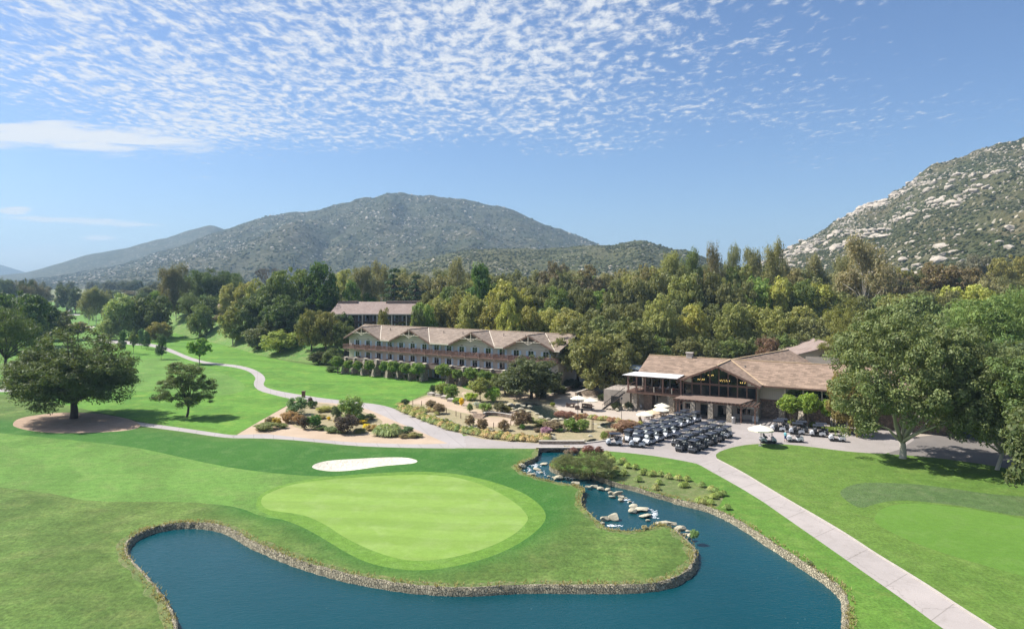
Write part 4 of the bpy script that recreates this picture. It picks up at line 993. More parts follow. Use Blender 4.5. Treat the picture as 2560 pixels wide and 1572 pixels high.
tree('upright_tree', 802, 262, 660, 92, (.045, .085, .020), 'tallest blackish green tree at the right of the clump', depth=1.)
tree('shrub', 644, 244, 816, 68, (.085, .10, .05), 'grey green shrub left of the bright round one at the bank foot', 'shrub')
tree('shrub', 700, 232, 828, 96, (.135, .18, .042), 'big bright yellow green round shrub at the bank foot', 'shrub')
tree('shrub', 750, 238, 838, 44, (.085, .12, .045), 'green shrub between the bright round shrub and the tall olive one', 'shrub')
tree('oak', 778, 226, 776, 72, (.11, .115, .040), 'tall olive shrub-like tree left of the hotel, left of two')
tree('oak', 814, 224, 780, 74, (.125, .13, .048), 'tall olive shrub-like tree left of the hotel, right of two')
tree('oak', 862, 222, 806, 62, (.065, .085, .03), 'dark green tree touching the left end of the hotel roof')
tree('shrub', 800, 208, 880, 56, (.05, .06, .026), 'low dark shrub left of the hotel', 'shrub')
tree('shrub', 830, 206, 872, 50, (.06, .08, .028), 'dark shrub beside the left corner of the hotel', 'shrub')
# --- the dark leaning oak before the hotel and the big trees between the two buildings
tree('oak', 1328, 146.5, 893, 152, (.068, .084, .040), 'dark grey green oak in front of the right end of the hotel', rz=.5, var=1)
tree('oak', 1262, 152, 930, 80, (.08, .10, .04), 'lower dark tree left of the oak at the right end of the hotel')
tree('oak', 1512, 151, 836, 168, (.105, .118, .048), 'large olive oak standing left of the clubhouse terrace', rz=2.4, var=0)
tree('oak', 1444, 162, 806, 150, (.10, .112, .046), 'large olive oak right of the hotel', rz=1., var=2)
tree('oak', 1575, 172, 800, 150, (.085, .10, .038), 'broad olive oak behind the left end of the clubhouse roof', var=1)
tree('oak', 1500, 178, 796, 140, (.09, .11, .042), 'olive oak behind the large oak of the terrace')
tree('oak', 1400, 180, 842, 90, (.06, .075, .03), 'dark oak half hidden behind the right end of the hotel')
# --- the big sycamores on the right
tree('big_sycamore', 2256, 97, 778, 346, (.090, .114, .050), 'huge sycamore with pale forked trunk on the edge of the right lawn', rz=0, var=0)
tree('big_sycamore', 2490, 91, 876, 262, (.080, .100, .044), 'second sycamore with leaning trunk at the right edge of the lawn', rz=.2, var=1)
tree('sycamore', 2395, 112, 850, 200, (.060, .080, .036), 'darker tree filling the gap between the two pale-trunked sycamores', rz=.7, var=1)
tree('sycamore', 2560, 103, 868, 240, (.058, .078, .036), 'dark tree behind the leaning sycamore at the right edge', rz=1.9, var=2)
tree('sycamore', 2640, 76, 985, 250, (.066, .085, .038), 'low hanging dark crown at the lower right edge of the trees', rz=.9, var=0)
tree('big_sycamore', 2660, 84, 900, 320, (.07, .105, .04), 'sycamore cut by the right edge of the photo', rz=2.2, var=1)
tree('sycamore', 2118, 112, 928, 92, (.155, .135, .055), 'brownish green tree left of the huge sycamore against the clubhouse', rz=1)
tree('pine', 2130, 162, 752, 150, (.12, .125, .035), 'golden green pine behind the right end of the clubhouse', rz=.5)
tree('stone_pine', 2490, 148, 742, 240, (.085, .125, .038), 'bright green umbrella pine behind the right-hand sycamores')
tree('stone_pine', 2600, 150, 722, 210, (.088, .13, .038), 'bright green umbrella pine cut by the right edge')
tree('pine', 2420, 170, 790, 130, (.08, .125, .04), 'green pine between the huge sycamore and the umbrella pine')
tree('pine', 2520, 128, 850, 200, (.075, .12, .036), 'lower green pine behind the second sycamore')
tree('sycamore', 2300, 185, 742, 150, (.10, .125, .045), 'mid green tree behind the top of the huge sycamore')
# --- the wood behind the buildings: rows from front to back
SYL = []
def row(pxs, D, top, w, kinds, cols, seed, where, jit=(16, 10, 12)):
    r = random.Random(seed)
    for i, px in enumerate(pxs):
        kd = kinds[r.randrange(len(kinds))]; c = cols[r.randrange(len(cols))]
        tp = np.interp(px, *zip(*top))+r.uniform(-jit[1], jit[1]); Dd = (np.interp(px, *zip(*D)) if isinstance(D, list) else D)+r.uniform(-jit[0], jit[0])*.5
        SYL.append(tree(kd, px+r.uniform(-jit[2], jit[2]), Dd, tp, w*r.uniform(.82, 1.25), c, '@'+CNAME[c]+' '+KNAME[kd]+'|'+where, group='trees of the wood behind the buildings'))
row(range(1055, 1420, 44), [(1055, 222), (1420, 190)], [(1040, 800), (1100, 748), (1200, 752), (1300, 760), (1420, 780)], 80, ['sycamore'], [OLIVE, OLIVE, YELG, GOLD], 1, 'front row behind the hotel')
row(range(1030, 1480, 46), [(1030, 250), (1480, 215)], [(1030, 790), (1080, 722), (1200, 700), (1300, 716), (1480, 722)], 86, ['sycamore', 'sycamore', 'oak'], [OLIVE, YELG, OAKC, MIDG], 2, 'second row behind the hotel')
row(range(1440, 2100, 50), [(1440, 205), (2100, 195)], [(1440, 790), (1640, 745), (1750, 760), (1900, 760), (2100, 800)], 92, ['sycamore', 'sycamore', 'oak'], [OLIVE, YELG, OLIVE, OAKC], 3, 'front row behind the clubhouse')
row(range(1450, 2560, 50), [(1450, 240), (2560, 210)], [(1450, 730), (1640, 690), (1800, 700), (2000, 700), (2150, 735), (2560, 720)], 92, ['sycamore', 'oak', 'sycamore'], [YELG, OLIVE, OAKC, MIDG, BRITE], 4, 'second row behind the clubhouse')
row(range(860, 1660, 44), [(860, 330), (1660, 290)], [(860, 672), (960, 670), (1060, 690), (1200, 694), (1400, 690), (1500, 690), (1660, 680)], 74, ['oak', 'eucalyptus', 'sycamore', 'oak'], [OAKC, BROWNG, OLIVE, GREYG, MIDG], 5, 'third row, against the hills')
row(range(850, 1650, 50), 380, [(850, 676), (1000, 680), (1100, 672), (1300, 684), (1650, 672)], 74, ['eucalyptus', 'oak'], [BROWNG, GREYG, OAKC], 6, 'far row, against the hills')
row(range(1600, 2560, 46), [(1600, 270), (2560, 260)], [(1600, 672), (1700, 658), (1800, 668), (2000, 668), (2100, 690), (2300, 690), (2560, 700)], 84, ['eucalyptus', 'oak', 'sycamore'], [OLIVE, BROWNG, OAKC, GREYG, MIDG], 7, 'third row behind the clubhouse')
row(range(1660, 2600, 60), 340, [(1660, 668), (1800, 672), (2100, 680), (2200, 700), (2600, 690)], 90, ['oak', 'eucalyptus'], [BROWNG, GREYG, OAKC], 8, 'far row below the right mountain')
# individuals that stand out of the wood
def ind(*a, **k): tree(*a, **k)
for i, (px, top, w, D, c) in enumerate(((1672, 632, 60, 262, OLIVE), (1725, 626, 64, 268, (.10, .125, .05)), (1788, 612, 46, 262, (.13, .12, .06)), (1835, 616, 52, 270, GREYG), (1885, 622, 56, 262, GREYG), (1930, 606, 68, 258, (.125, .13, .055)), (1968, 650, 50, 275, BROWNG), (2035, 640, 60, 268, BROWNG))):
    ind('eucalyptus', px, D, top, w*1.15, c, ['olive eucalyptus at the left of the tall row on the skyline', 'mid-height eucalyptus second from the left of the tall skyline row', 'narrow brownish eucalyptus, pair-topped, in the skyline row', 'grey eucalyptus in the middle of the tall skyline row', 'grey eucalyptus left of the tallest in the skyline row', 'tallest eucalyptus of the skyline row with white trunk', 'lower brownish eucalyptus right of the tallest skyline one', 'dark brownish eucalyptus left of the great pale one'][i], group='tall eucalyptus on the skyline', var=i % 4)
ind('eucalyptus', 2165, 236, 596, 138, (.165, .155, .085), 'great pale brown eucalyptus rising against the right mountain', var=1)
ind('eucalyptus', 2105, 248, 640, 80, BROWNG, 'brown eucalyptus just left of the great pale one', var=3)
for i, (px, top, w, D, c) in enumerate(((2240, 690, 110, 240, (.12, .105, .07)), (2330, 664, 150, 255, (.115, .095, .05)), (2400, 672, 130, 262, (.105, .09, .048)), (2260, 676, 70, 262, GOLD), (2520, 644, 90, 300, (.15, .15, .05)), (2430, 640, 90, 360, (.10, .10, .07)), (2480, 700, 90, 235, BROWNG))):
    ind('oak', px, D, top, w, c, ['mauve grey leafless-looking tree left of the broad brown crown', 'broad brown tree crown below the right mountain', 'brown tree crown right of the broad one', 'small golden tree left of the broad brown crown', 'golden tree near the right edge by the highway', 'grey green tree beyond the highway at the right', 'brown tree below the highway at the right'][i])
ind('upright_tree', 1205, 232, 662, 76, (.06, .11, .03), 'bright dark green tree standing out of the wood above the hotel roof')
ind('cedar', 985, 262, 674, 96, (.042, .066, .036), 'dark layered cedar behind the back building')
ind('cedar', 1040, 276, 690, 84, (.042, .066, .036), 'dark layered cedar right of the taller cedar', name='cedar_tree')
ind('sycamore', 920, 282, 735, 66, (.07, .13, .03), 'mid green tree behind the left end of the back building roof')
ind('upright_tree', 880, 266, 704, 52, (.07, .12, .035), 'fresh green pointed tree behind the back building')
ind('eucalyptus', 900, 282, 668, 74, (.115, .115, .06), 'grey brown eucalyptus behind the left end of the back building', var=0)
ind('eucalyptus', 955, 290, 656, 70, BROWNG, 'brownish eucalyptus behind the cedars', var=1)
ind('sycamore', 1062, 214, 762, 64, (.09, .135, .038), 'green tree at the right end of the back building')
ind('oak', 1045, 208, 775, 40, (.065, .09, .035), 'small dark tree touching the right end of the back building')
ind('sycamore', 960, 214, 776, 42, (.14, .14, .05), 'small golden tree in front of the back building')
ind('eucalyptus', 1142, 300, 648, 70, BROWNG, 'brown feathery tree above the middle of the hotel', var=2)
ind('oak', 1470, 300, 668, 96, (.10, .088, .05), 'brownish rounded tree on the skyline left of centre-right')
ind('oak', 1380, 305, 660, 84, (.10, .09, .052), 'brownish tree below the low hill')
ind('shrub', 1838, 182, 862, 90, (.16, .125, .055), 'rusty brown shrub behind the clubhouse roof ridge', cat='shrub')
ind('shrub', 1915, 176, 846, 60, (.13, .085, .06), 'reddish shrub behind the clubhouse roof', cat='shrub')
# far valley on the left
FARL = []
r = random.Random(44)
for i in range(34):
    px = r.uniform(-40, 470); D = r.uniform(430, 760); tp = np.interp(px, [0, 60, 200, 300, 470], [700, 700, 722, 718, 700])+r.uniform(-4, 18)
    c = r.choice([(.075, .085, .05), (.06, .08, .045), (.085, .08, .055), (.07, .095, .045)])
    FARL.append(tree(r.choice(['oak', 'eucalyptus', 'oak']), px, D, tp, r.uniform(34, 66), c, '@', group='trees of the far valley'))
for i in range(26):
    px = r.uniform(-60, 620); D = r.uniform(800, 1250); tp = 702+r.uniform(-2, 8)
    FARL.append(tree('oak', px, D, tp, r.uniform(18, 40), r.choice([(.06, .075, .045), (.07, .08, .05)]), '@', group='trees of the far valley'))
for t in FARL: t['label'] = 'hazy dark tree in the far valley on the left, one of many alike'
# labels of the wood: what it is, which row, beside what
def place_word(px):
    for a, w in ((950, 'left of the cedars'), (1060, 'above the back building'), (1130, 'above the second gable'), (1240, 'above the third gable'), (1340, 'above the fourth gable'), (1430, 'right of the hotel roof'), (1560, 'above the terrace oak'), (1660, 'above the clubhouse chimney side'), (1760, 'above the clubhouse ridge'), (1860, 'above the glazed gable'), (1960, 'above the rear clubhouse roof'), (2080, 'left of the golden pine'), (2200, 'above the golden pine'), (2330, 'above the huge sycamore'), (2480, 'right of the huge sycamore')):
        if px < a: return w
    return 'near the right edge'
cnt = {}
for t in SYL:
    lk, wh = t['label'][1:].split('|'); px = CX+t.location.x/t.location.y*F
    l = f'{lk} {place_word(px)}, {wh}'
    cnt.setdefault(l, []).append((px, t))
for l, ts in cnt.items():
    ts.sort(key=lambda q: q[0])
    for i, (px, t) in enumerate(ts):
        t['label'] = l if len(ts) == 1 else l.replace(',', (' (left one),', ' (right one),', ' (rightmost),')[min(i, 2)], 1)
# the bare tree on the left skyline
def bare_tree():
    r = random.Random(9); D = 330; X = PX(676, D); z0 = gh(X, D); H = ZY(652, D)-z0
    t = thing('bare_tree', 'leafless grey tree on the skyline left of the tall clump', 'tree', (X, D, z0))
    tr = MB(); tr.tube((0, 0, -.3), (0, 0, H*.45), .45, .3); tr.build('trunk', M_BARK, t)
    br = MB()
    def grow(p, dd, L, r0, k):
        q = p+dd*L; br.tube(p, q, r0, r0*.6, 5)
        if k == 0: return
        for _ in range(3):
            nd = (dd+Vector((r.uniform(-.7, .7), r.uniform(-.7, .7), r.uniform(-.1, .5)))).normalized(); grow(q, nd, L*.72, r0*.6, k-1)
    for _ in range(4): grow(Vector((0, 0, H*.42)), Vector((r.uniform(-.8, .8), r.uniform(-.6, .6), .9)).normalized(), H*.17, .26, 4)
    br.build('branches', M_BARK, t)
bare_tree()
# understorey along the foot of the wood, so that no bare floor shows between the trunks
def hedge_row(pxs, D, tops, w, cols, seed, lab, group):
    r = random.Random(seed)
    for px in pxs:
        d_ = np.interp(px, *zip(*D))+r.uniform(-5, 5); tree('shrub', px+r.uniform(-8, 8), d_, np.interp(px, *zip(*tops))+r.uniform(-8, 8), w*r.uniform(.8, 1.3), r.choice(cols), lab, 'shrub', group)
hedge_row(range(1380, 2260, 34), [(1380, 176), (1560, 186), (2260, 180)], [(1380, 880), (1600, 850), (2000, 838), (2260, 850)], 60, [OAKC, MIDG, (.09, .10, .04)], 3, 'leafy understorey shrub among the trunks of the wood behind the clubhouse', 'understorey shrubs of the wood')
hedge_row(range(1060, 1420, 40), [(1060, 238), (1420, 196)], [(1060, 800), (1420, 815)], 64, [OAKC, MIDG], 4, 'leafy understorey shrub among the trunks of the wood behind the hotel', 'understorey shrubs of the wood')
hedge_row(range(620, 880, 30), [(620, 262), (880, 236)], [(620, 800), (880, 790)], 60, [DARK, (.06, .075, .03)], 5, 'dark understorey shrub beneath the big dark clump on the bank', 'understorey shrubs of the bank')
hedge_row(range(440, 620, 30), [(440, 345), (620, 340)], [(440, 750), (620, 740)], 50, [DARK, MIDG], 6, 'dark understorey shrub at the top of the left bank', 'understorey shrubs of the bank top')
# ------------------------------------------------------------------ buildings
def slab(mb, poly, t=.2):
    """roof plane: outline in 3-D, t thick, underside below it"""
    n = len(poly); p = [Vector(q) for q in poly]; nn = (p[1]-p[0]).cross(p[2]-p[0])
    if nn.z < 0: p = p[::-1]
    return mb.add([tuple(q) for q in p]+[(q.x, q.y, q.z-t) for q in p], [tuple(range(n)), tuple(range(2*n-1, n-1, -1))]+[(i, n+i, n+(i+1) % n, (i+1) % n) for i in range(n)])
def bar(mb, p, q, w, h):
    """squared timber from p to q, w wide, h deep"""
    p = Vector(p); q = Vector(q); d_ = (q-p).normalized(); s = d_.cross(Vector((0, 0, 1)))
    if s.length < 1e-3: s = Vector((1, 0, 0))
    s.normalize(); u = s.cross(d_).normalized()
    vs = [c+s*a*w/2+u*b_*h/2 for c in (p, q) for a, b_ in ((-1, -1), (1, -1), (1, 1), (-1, 1))]
    return mb.add(vs, [(0, 3, 2, 1), (4, 5, 6, 7), (0, 1, 5, 4), (1, 2, 6, 5), (2, 3, 7, 6), (3, 0, 4, 7)])
def hotel():
    rz = math.atan2(-.546, .838)
    H = thing('hotel_building', 'long three-storey beige hotel wing with four gables, red-brown balconies and stone piers', 'hotel', (-42.1, 191, 0), rz)
    PK = [0, 17.6, 38, 54.8]; hw = 7.1; x0, x1 = -7.0, 63.3; WY = 1.5
    mb = MB(); mb.box(x0+.6, x1-1.2, WY, 15, -.5, 9.32); mb.build('wall', M_SIDE, H)
    for i, p in enumerate(PK):
        g = MB(); g.extr([(p-hw+.5, 9.32), (p+hw-.5, 9.32), (p, 12.15)], 1, WY, WY+.25); gw = g.build('gable_wall', M_SIDE, H)
        k = MB(); k.extr([(p-3.9, 10.40), (p+3.9, 10.40), (p, 12.18)], 1, WY-.06, WY+.01); k.build('gable_shade_panel', M_SIDED, gw)  # dark panel: shade on the wall under the verge, put into colour
    e = MB(); e.add([(x1-1.2, WY, 9.3), (x1-1.2, 15, 9.3), (x1-1.2, 7.9, 12.2)], [(0, 1, 2)]); e.add([(x0+.6, WY, 9.3), (x0+.6, 15, 9.3), (x0+.6, 7.9, 12.2)], [(0, 2, 1)]); e.build('end_wall', M_SIDE, H)
    # roof: the long ridge with four cross gables; valleys run from the feet to the ridge
    ZR, ZE, YR = 12.5, 9.25, 7.9
    r = MB()
    for i, p in enumerate(PK):
        for s in (-1, 1): slab(r, [(p, -.0, ZR), (p, YR, ZR), (p+s*hw, 0, ZE)], .22)
    feet = [x0]+[v for p in PK for v in (p-hw, p+hw)]+[x1]
    for i in range(len(PK)-1):
        a, b = PK[i], PK[i+1]; slab(r, [(a+hw, 0, ZE), (b-hw, 0, ZE), (b, YR, ZR), (a, YR, ZR)], .22)
    slab(r, [(PK[-1]+hw, 0, ZE), (x1, 0, ZE), (x1+.6, YR, ZR), (PK[-1], YR, ZR)], .22)
    slab(r, [(PK[0]-hw, 0, ZE), (PK[0]-hw+.02, 0, ZE), (PK[0], YR, ZR), (x0, YR, ZR), (x0-.1, 3, ZE+1.25)], .22) if False else slab(r, [(PK[0]-hw, 0, ZE), (PK[0], YR, ZR), (PK[0]-hw, YR, ZR)], .22)
    slab(r, [(x0, YR, ZR), (x1+.6, YR, ZR), (x1, 15.9, ZE), (x0, 15.9, ZE)], .22)
    ro = r.build('roof', M_ROOFH, H)
    rc = MB(); bar(rc, (x0, YR, ZR+.04), (x1+.6, YR, ZR+.04), .35, .12)
    for p in PK: bar(rc, (p, -.05, ZR+.04), (p, YR, ZR+.04), .3, .12)
    rc.build('ridge_cap', plain('ridge_tile', (.50, .38, .28), .8, .1), ro)
    vl = MB()
    for p in PK: bar(vl, (p+hw, .05, ZE+.06), (p, YR, ZR+.06), .16, .05)
    vl.build('valley_flashing', M_TRIM, ro)
    vt = MB()
    rr = random.Random(2)
    for k in range(9): vt.tube((6+k*6.4, 5.2, 11), (6+k*6.4, 5.2, 12.1), .1)
    vt.build('vent_pipe', M_ROOFB, ro)
    for p in PK:
        t = MB()
        for s in (-1, 1): bar(t, (p, -.02, ZR-.30), (p+s*hw, -.02, ZE-.30), .12, .34)
        t.build('bargeboard', M_DTRIM, H)
        t = MB(); bar(t, (p, -.05, ZR-.3), (p, -.05, ZR-2.4), .13, .13)
        for s in (-1, 1): bar(t, (p, -.05, ZR-2.3), (p+s*2.2, -.05, ZR-1.25), .10, .11)
        bar(t, (p-3.4, -.05, ZR-1.72), (p+3.4, -.05, ZR-1.72), .10, .12)
        t.build('gable_truss', M_TRIM, H)
    t = MB()
    for a, b in [(PK[i]+hw, PK[i+1]-hw) for i in range(3)]+[(PK[3]+hw, x1)]: bar(t, (a, -.06, ZE-.2), (b, -.06, ZE-.2), .14, .26)
    t.build('gutter', M_TRIM, H)
    tr = MB(); tr.box(x0+.6, x1-1.2, WY-.06, WY, 9.1, 9.3)
    for s_ in [x0+.7, 8.9, 27.8, 46.6, x1-1.35]: tr.box(s_, s_+.16, WY-.07, WY, 0, 9.1)
    tr.build('wall_trim', M_TRIM, H)
    # windows and doors: frame > pane, curtain
    def window(cx_, z, w=1.5, h=2.1, ck=0):
        f = MB()
        for a, b in ((-w/2-.07, -w/2+.03), (w/2-.03, w/2+.07), (-.03, .03)): f.box(cx_+a, cx_+b, WY-.09, WY, z, z+h)
        f.box(cx_-w/2-.07, cx_+w/2+.07, WY-.09, WY, z+h, z+h+.1)
        fo = f.build('window', M_WHITE, H)
        g = MB(); g.box(cx_-w/2+.03, cx_+w/2-.03, WY-.045, WY+.02, z, z+h); g.build('pane', M_GLASS, fo)
        c = MB()
        for s in (-1, 1):
            for k in range(5): x_ = cx_+s*(w/2+.12+k*.11); c.box(x_-.05, x_+.05, WY-.07-.03*(k % 2), WY, z+.05, z+h-.05)
        c.build('shutter', M_CURT, fo)
    sx = [-3.0+4.12*k for k in range(16)]
    for k, s in enumerate(sx):
        window(s, 6.5); window(s, 3.35, 1.5, 2.0)
        if k % 2 == 0 or k in (7,): window(s, .1, 1.7, 2.1)
    lam = MB()
    for s in sx: lam.cbox((s, WY-.1, 9.0), (.5, .2, .12))
    lam.build('wall_lamp', M_DTRIM, H)
    # upper balcony, a bay of railing for each room
    dk = MB(); dk.box(x0+.2, x1-.8, -.55, WY, 6.2, 6.42); dk.build('upper_balcony', M_RED, H)
    def railing(a, b, y, z, h=1.05, solid=False, mat=M_RED, ends=False):
        m = MB(); m.box(a, b, y-.06, y+.06, z+h-.08, z+h)
        if solid: m.box(a, b, y-.03, y+.03, z, z+h-.08)
        else:
            m.box(a, b, y-.03, y+.03, z+.08, z+.14)
            n = int((b-a)/.22)
            for i in range(n): xx = a+(i+.5)*(b-a)/n; m.box(xx-.055, xx+.055, y-.02, y+.02, z+.14, z+h-.08)
        m.box(a-.06, a+.06, y-.07, y+.07, z-.25, z+h+.05)
        return m.build('railing', mat, H)
    for k in range(16):
        a = x0+.25+k*(x1-1.1-x0)/16; b = x0+.25+(k+1)*(x1-1.1-x0)/16
        railing(a, b-.01, -.5, 6.42)
        m = MB(); bar(m, (a, -.45, 6.2), (a, WY, 5.2), .14, .16); bar(m, (a, -.6, 6.12), (a, WY, 6.12), .14, .14); m.build('bracket', M_TRIM, H)
        m = MB(); m.box(a-.04, a+.04, -.44, WY, 6.42, 7.4); m.build('privacy_screen', M_DTRIM, H)
    m = MB(); m.box(x1-.9, x1-.8, -.5, WY, 7.3, 7.4); m.box(x1-.9, x1-.82, -.5, WY, 6.5, 6.6)
    for i in range(8): m.box(x1-.88, x1-.84, -.45+i*.25, -.40+i*.25, 6.5, 7.3)
    m.build('railing', M_RED, H)
    # balcony chairs seen over the rail
    # lower terrace on tapered stone piers
    dk = MB(); dk.box(-3.6, 27, -4.0, WY, 2.95, 3.28); dk.box(27.01, 60.5, -3.2, WY, 2.95, 3.27); dk.build('lower_terrace', M_FASC, H)
    PS = [-1.9, 1.6, 5.4, 9.7, 14.4, 18.1, 22.3, 26.2]; PS2 = [34.7, 38.6, 42.8, 46.9, 50.5, 54.6, 58.4]
    for i, s in enumerate(PS+PS2):
        wide = .75 if s not in (9.7, 26.2) else 1.05
        m = MB(); yb = -5.6; yt = -4.35
        vs = [(s-wide*.62, yb, -.3), (s+wide*.62, yb, -.3), (s+wide*.62, -3.0, -.3), (s-wide*.62, -3.0, -.3), (s-wide*.46, yt, 4.25), (s+wide*.46, yt, 4.25), (s+wide*.46, -3.3, 4.25), (s-wide*.46, -3.3, 4.25)]
        m.add(vs, [(0, 3, 2, 1), (4, 5, 6, 7), (0, 1, 5, 4), (1, 2, 6, 5), (2, 3, 7, 6), (3, 0, 4, 7)])
        po = m.build('stone_pier', M_STONE, H)
        m = MB(); m.box(s-wide*.52, s+wide*.52, yt-.08, -3.2, 4.25, 4.37); m.build('coping', M_TRIM, po)
        m = MB(); m.box(s-.1, s+.1, -3.3, WY, 3.28, 4.1); m.build('terrace_divider', M_FASC, H)
    al = PS
    for a, b in zip(al[:-1], al[1:]): railing(a+.5, b-.5, -4.0, 3.0, 1.15, True, M_FASC)
    railing(-3.5, -2.4, -4.0, 3.0, 1.15, True, M_FASC)
    for a, b in zip(PS2[:-1], PS2[1:]): railing(a+.5, b-.5, -3.4, 3.0, 1.15, True, M_FASC)
    railing(26.9, 34.1, -3.2, 3.0, 1.15, True, M_FASC)
    m = MB()
    for a, b in zip(PS[:-1], PS[1:]): m.box(a+.4, b-.4, -4.1, -3.95, 4.152, 4.22)
    for a, b in zip(PS2[:-1], PS2[1:]): m.box(a+.4, b-.4, -3.5, -3.35, 4.152, 4.22)
    m.build('rail_cap', M_TRIM, H)
    dr = MB(); dr.box(30, 31.1, WY-.08, WY, 0, 2.2); dr.build('door', M_WHITE, H)
    # chairs on the upper balcony, a few terracotta seats
    return H
HOT = hotel()
def hl(s, y, z=0):            # hotel local -> world
    c, sn = math.cos(HOT.rotation_euler.z), math.sin(HOT.rotation_euler.z); return (-42.1+s*c-y*sn, 191+s*sn+y*c, z)
def balcony_chair():
    m = MB(); m.box(-.3, .3, -.3, .3, .38, .46); m.cbox((0, .3, .75), (.6, .06, .6), 0, -.15)
    for a in (-.27, .27):
        for b in (-.27, .27): m.box(a-.03, a+.03, b-.03, b+.03, 0, .38)
    m.box(-.33, -.27, -.3, .3, .6, .64); m.box(.27, .33, -.3, .3, .6, .64)
    return m.mesh('balcony_chair', [M_RED])
_bc = balcony_chair()
_r = random.Random(4)
for k in range(16):
    for j in (0, 1):
        x, y, z = hl(-3.0+4.12*k+(-.9 if j else .9)+_r.uniform(-.15, .15), .35, 6.43)
        o = new_obj('balcony_chair', _bc); o.location = (x, y, z); o.rotation_euler = (0, 0, HOT.rotation_euler.z+(_r.uniform(-.4, .4))+(.5 if j else -.5))
        tag(o, 'redwood chair on the upper hotel balcony, bay %s from the left, %s of pair' % (('first', 'second', 'third', 'fourth', 'fifth', 'sixth', 'seventh', 'eighth', 'ninth', 'tenth', 'eleventh', 'twelfth', 'thirteenth', 'fourteenth', 'fifteenth', 'last')[k], 'left' if j else 'right'), 'chair', 'balcony chairs of the hotel')
# clipped trees between the piers
CT = [(160, 660, 112, .0), (260, 685, 85, 0), (345, 690, 80, 0), (450, 690, 90, 0), (580, 695, 85, 0), (668, 700, 105, 0), (770, 720, 100, 0), (885, 728, 132, 0), (1120, 745, 150, 0), (1240, 772, 95, 0), (1365, 770, 130, 0), (1490, 795, 130, 0), (1595, 812, 85, 0)]
for i, (zx, zy, w, _) in enumerate(CT):
    px = 800+zx/3.622; py = 720+zy/3.622; u = (px-CX)/F; yl = -6.4
    ox, oy = hl(0, yl)[:2]; s = (u*oy-ox)/(.838+.546*u); X, Y, _z = hl(s, yl)
    top = py-w*.36/3.622
    tree('clipped_tree', px, Y, top, w/3.622*1.08, (.085, .135, .034), 'clipped round tree before the hotel piers, %s from the left' % ('first', 'second', 'third', 'fourth', 'fifth', 'sixth', 'seventh', 'eighth', 'ninth', 'tenth', 'eleventh', 'twelfth', 'thirteenth')[i], 'clipped tree', 'clipped trees in front of the hotel')
tree('shrub', 832, 190, 916, 34, (.05, .085, .025), 'low dark clipped hedge at the left foot of the hotel', 'hedge', name='hedge')

def back_building():
    X0, X1, Y = PX(822, 248), PX(1060, 248), 250.; zg = gh((X0+X1)/2, Y)
    B = thing('back_building', 'two-storey lodge with long mauve-brown roof behind the hotel, in the shade of trees', 'building', ((X0+X1)/2, Y, zg)); L = X1-X0; ze = 13.6-zg; zr = 17.6-zg
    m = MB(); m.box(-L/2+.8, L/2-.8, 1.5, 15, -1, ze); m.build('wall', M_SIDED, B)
    m = MB(); slab(m, [(-L/2, -1.2, ze-.2), (L/2, -1.2, ze-.2), (L/2-1.2, 7.5, zr), (-L/2+1.2, 7.5, zr)], .3); slab(m, [(-L/2+1.2, 7.5, zr), (L/2-1.2, 7.5, zr), (L/2, 16, ze), (-L/2, 16, ze)], .3)
    ro = m.build('roof', M_ROOFB, B)
    m = MB(); m.box(-L/2+1.3, -L/2+8.5, 6.2, 8.5, zr-1.4, zr+.25); m.build('roof_screen', M_FASC, ro); m = MB(); m.box(2, L/2-1.3, 6.2, 8.5, zr-1.4, zr+.3); m.build('roof_screen', M_FASC, ro)
    m = MB(); m.box(-L/2+.1, L/2-.1, -1.26, -1.12, ze-.55, ze-.22); m.build('fascia', M_TRIM, B)
    for k in range(7):
        x = -L/2+1.2+k*(L-2.4)/6
        m = MB(); m.box(x-.18, x+.18, -.9, -.5, -1, ze-.4); m.build('post', M_TRIM, B)
        if k < 6:
            xb = x+(L-2.4)/6
            for z in (ze-3.0, ze-6.0):
                if z < -1: continue
                m = MB(); m.box(x+.2, xb-.2, -.75, -.68, z+.95, z+1.05); m.box(x+.18, xb-.18, -.8, 1.5, z-.2, z)
                for i in range(18): q = x+.3+i*(xb-x-.6)/17; m.box(q-.03, q+.03, -.73, -.70, z, z+.95)
                m.build('railing', M_DTRIM, B)
                c = (x+xb)/2
                for dx in (-1.4, 1.4):
                    f = MB(); f.box(c+dx-.85, c+dx+.85, 1.42, 1.5, z, z+2.15); fo = f.build('window', M_TRIM, B)
                    g = MB(); g.box(c+dx-.75, c+dx+.75, 1.38, 1.43, z+.05, z+2.05); g.build('pane', M_GLASS, fo)
                    g = MB(); g.box(c+dx-.75, c+dx-.35, 1.35, 1.39, z+.05, z+2.05); g.build('curtain', M_CURT, fo)
back_building()

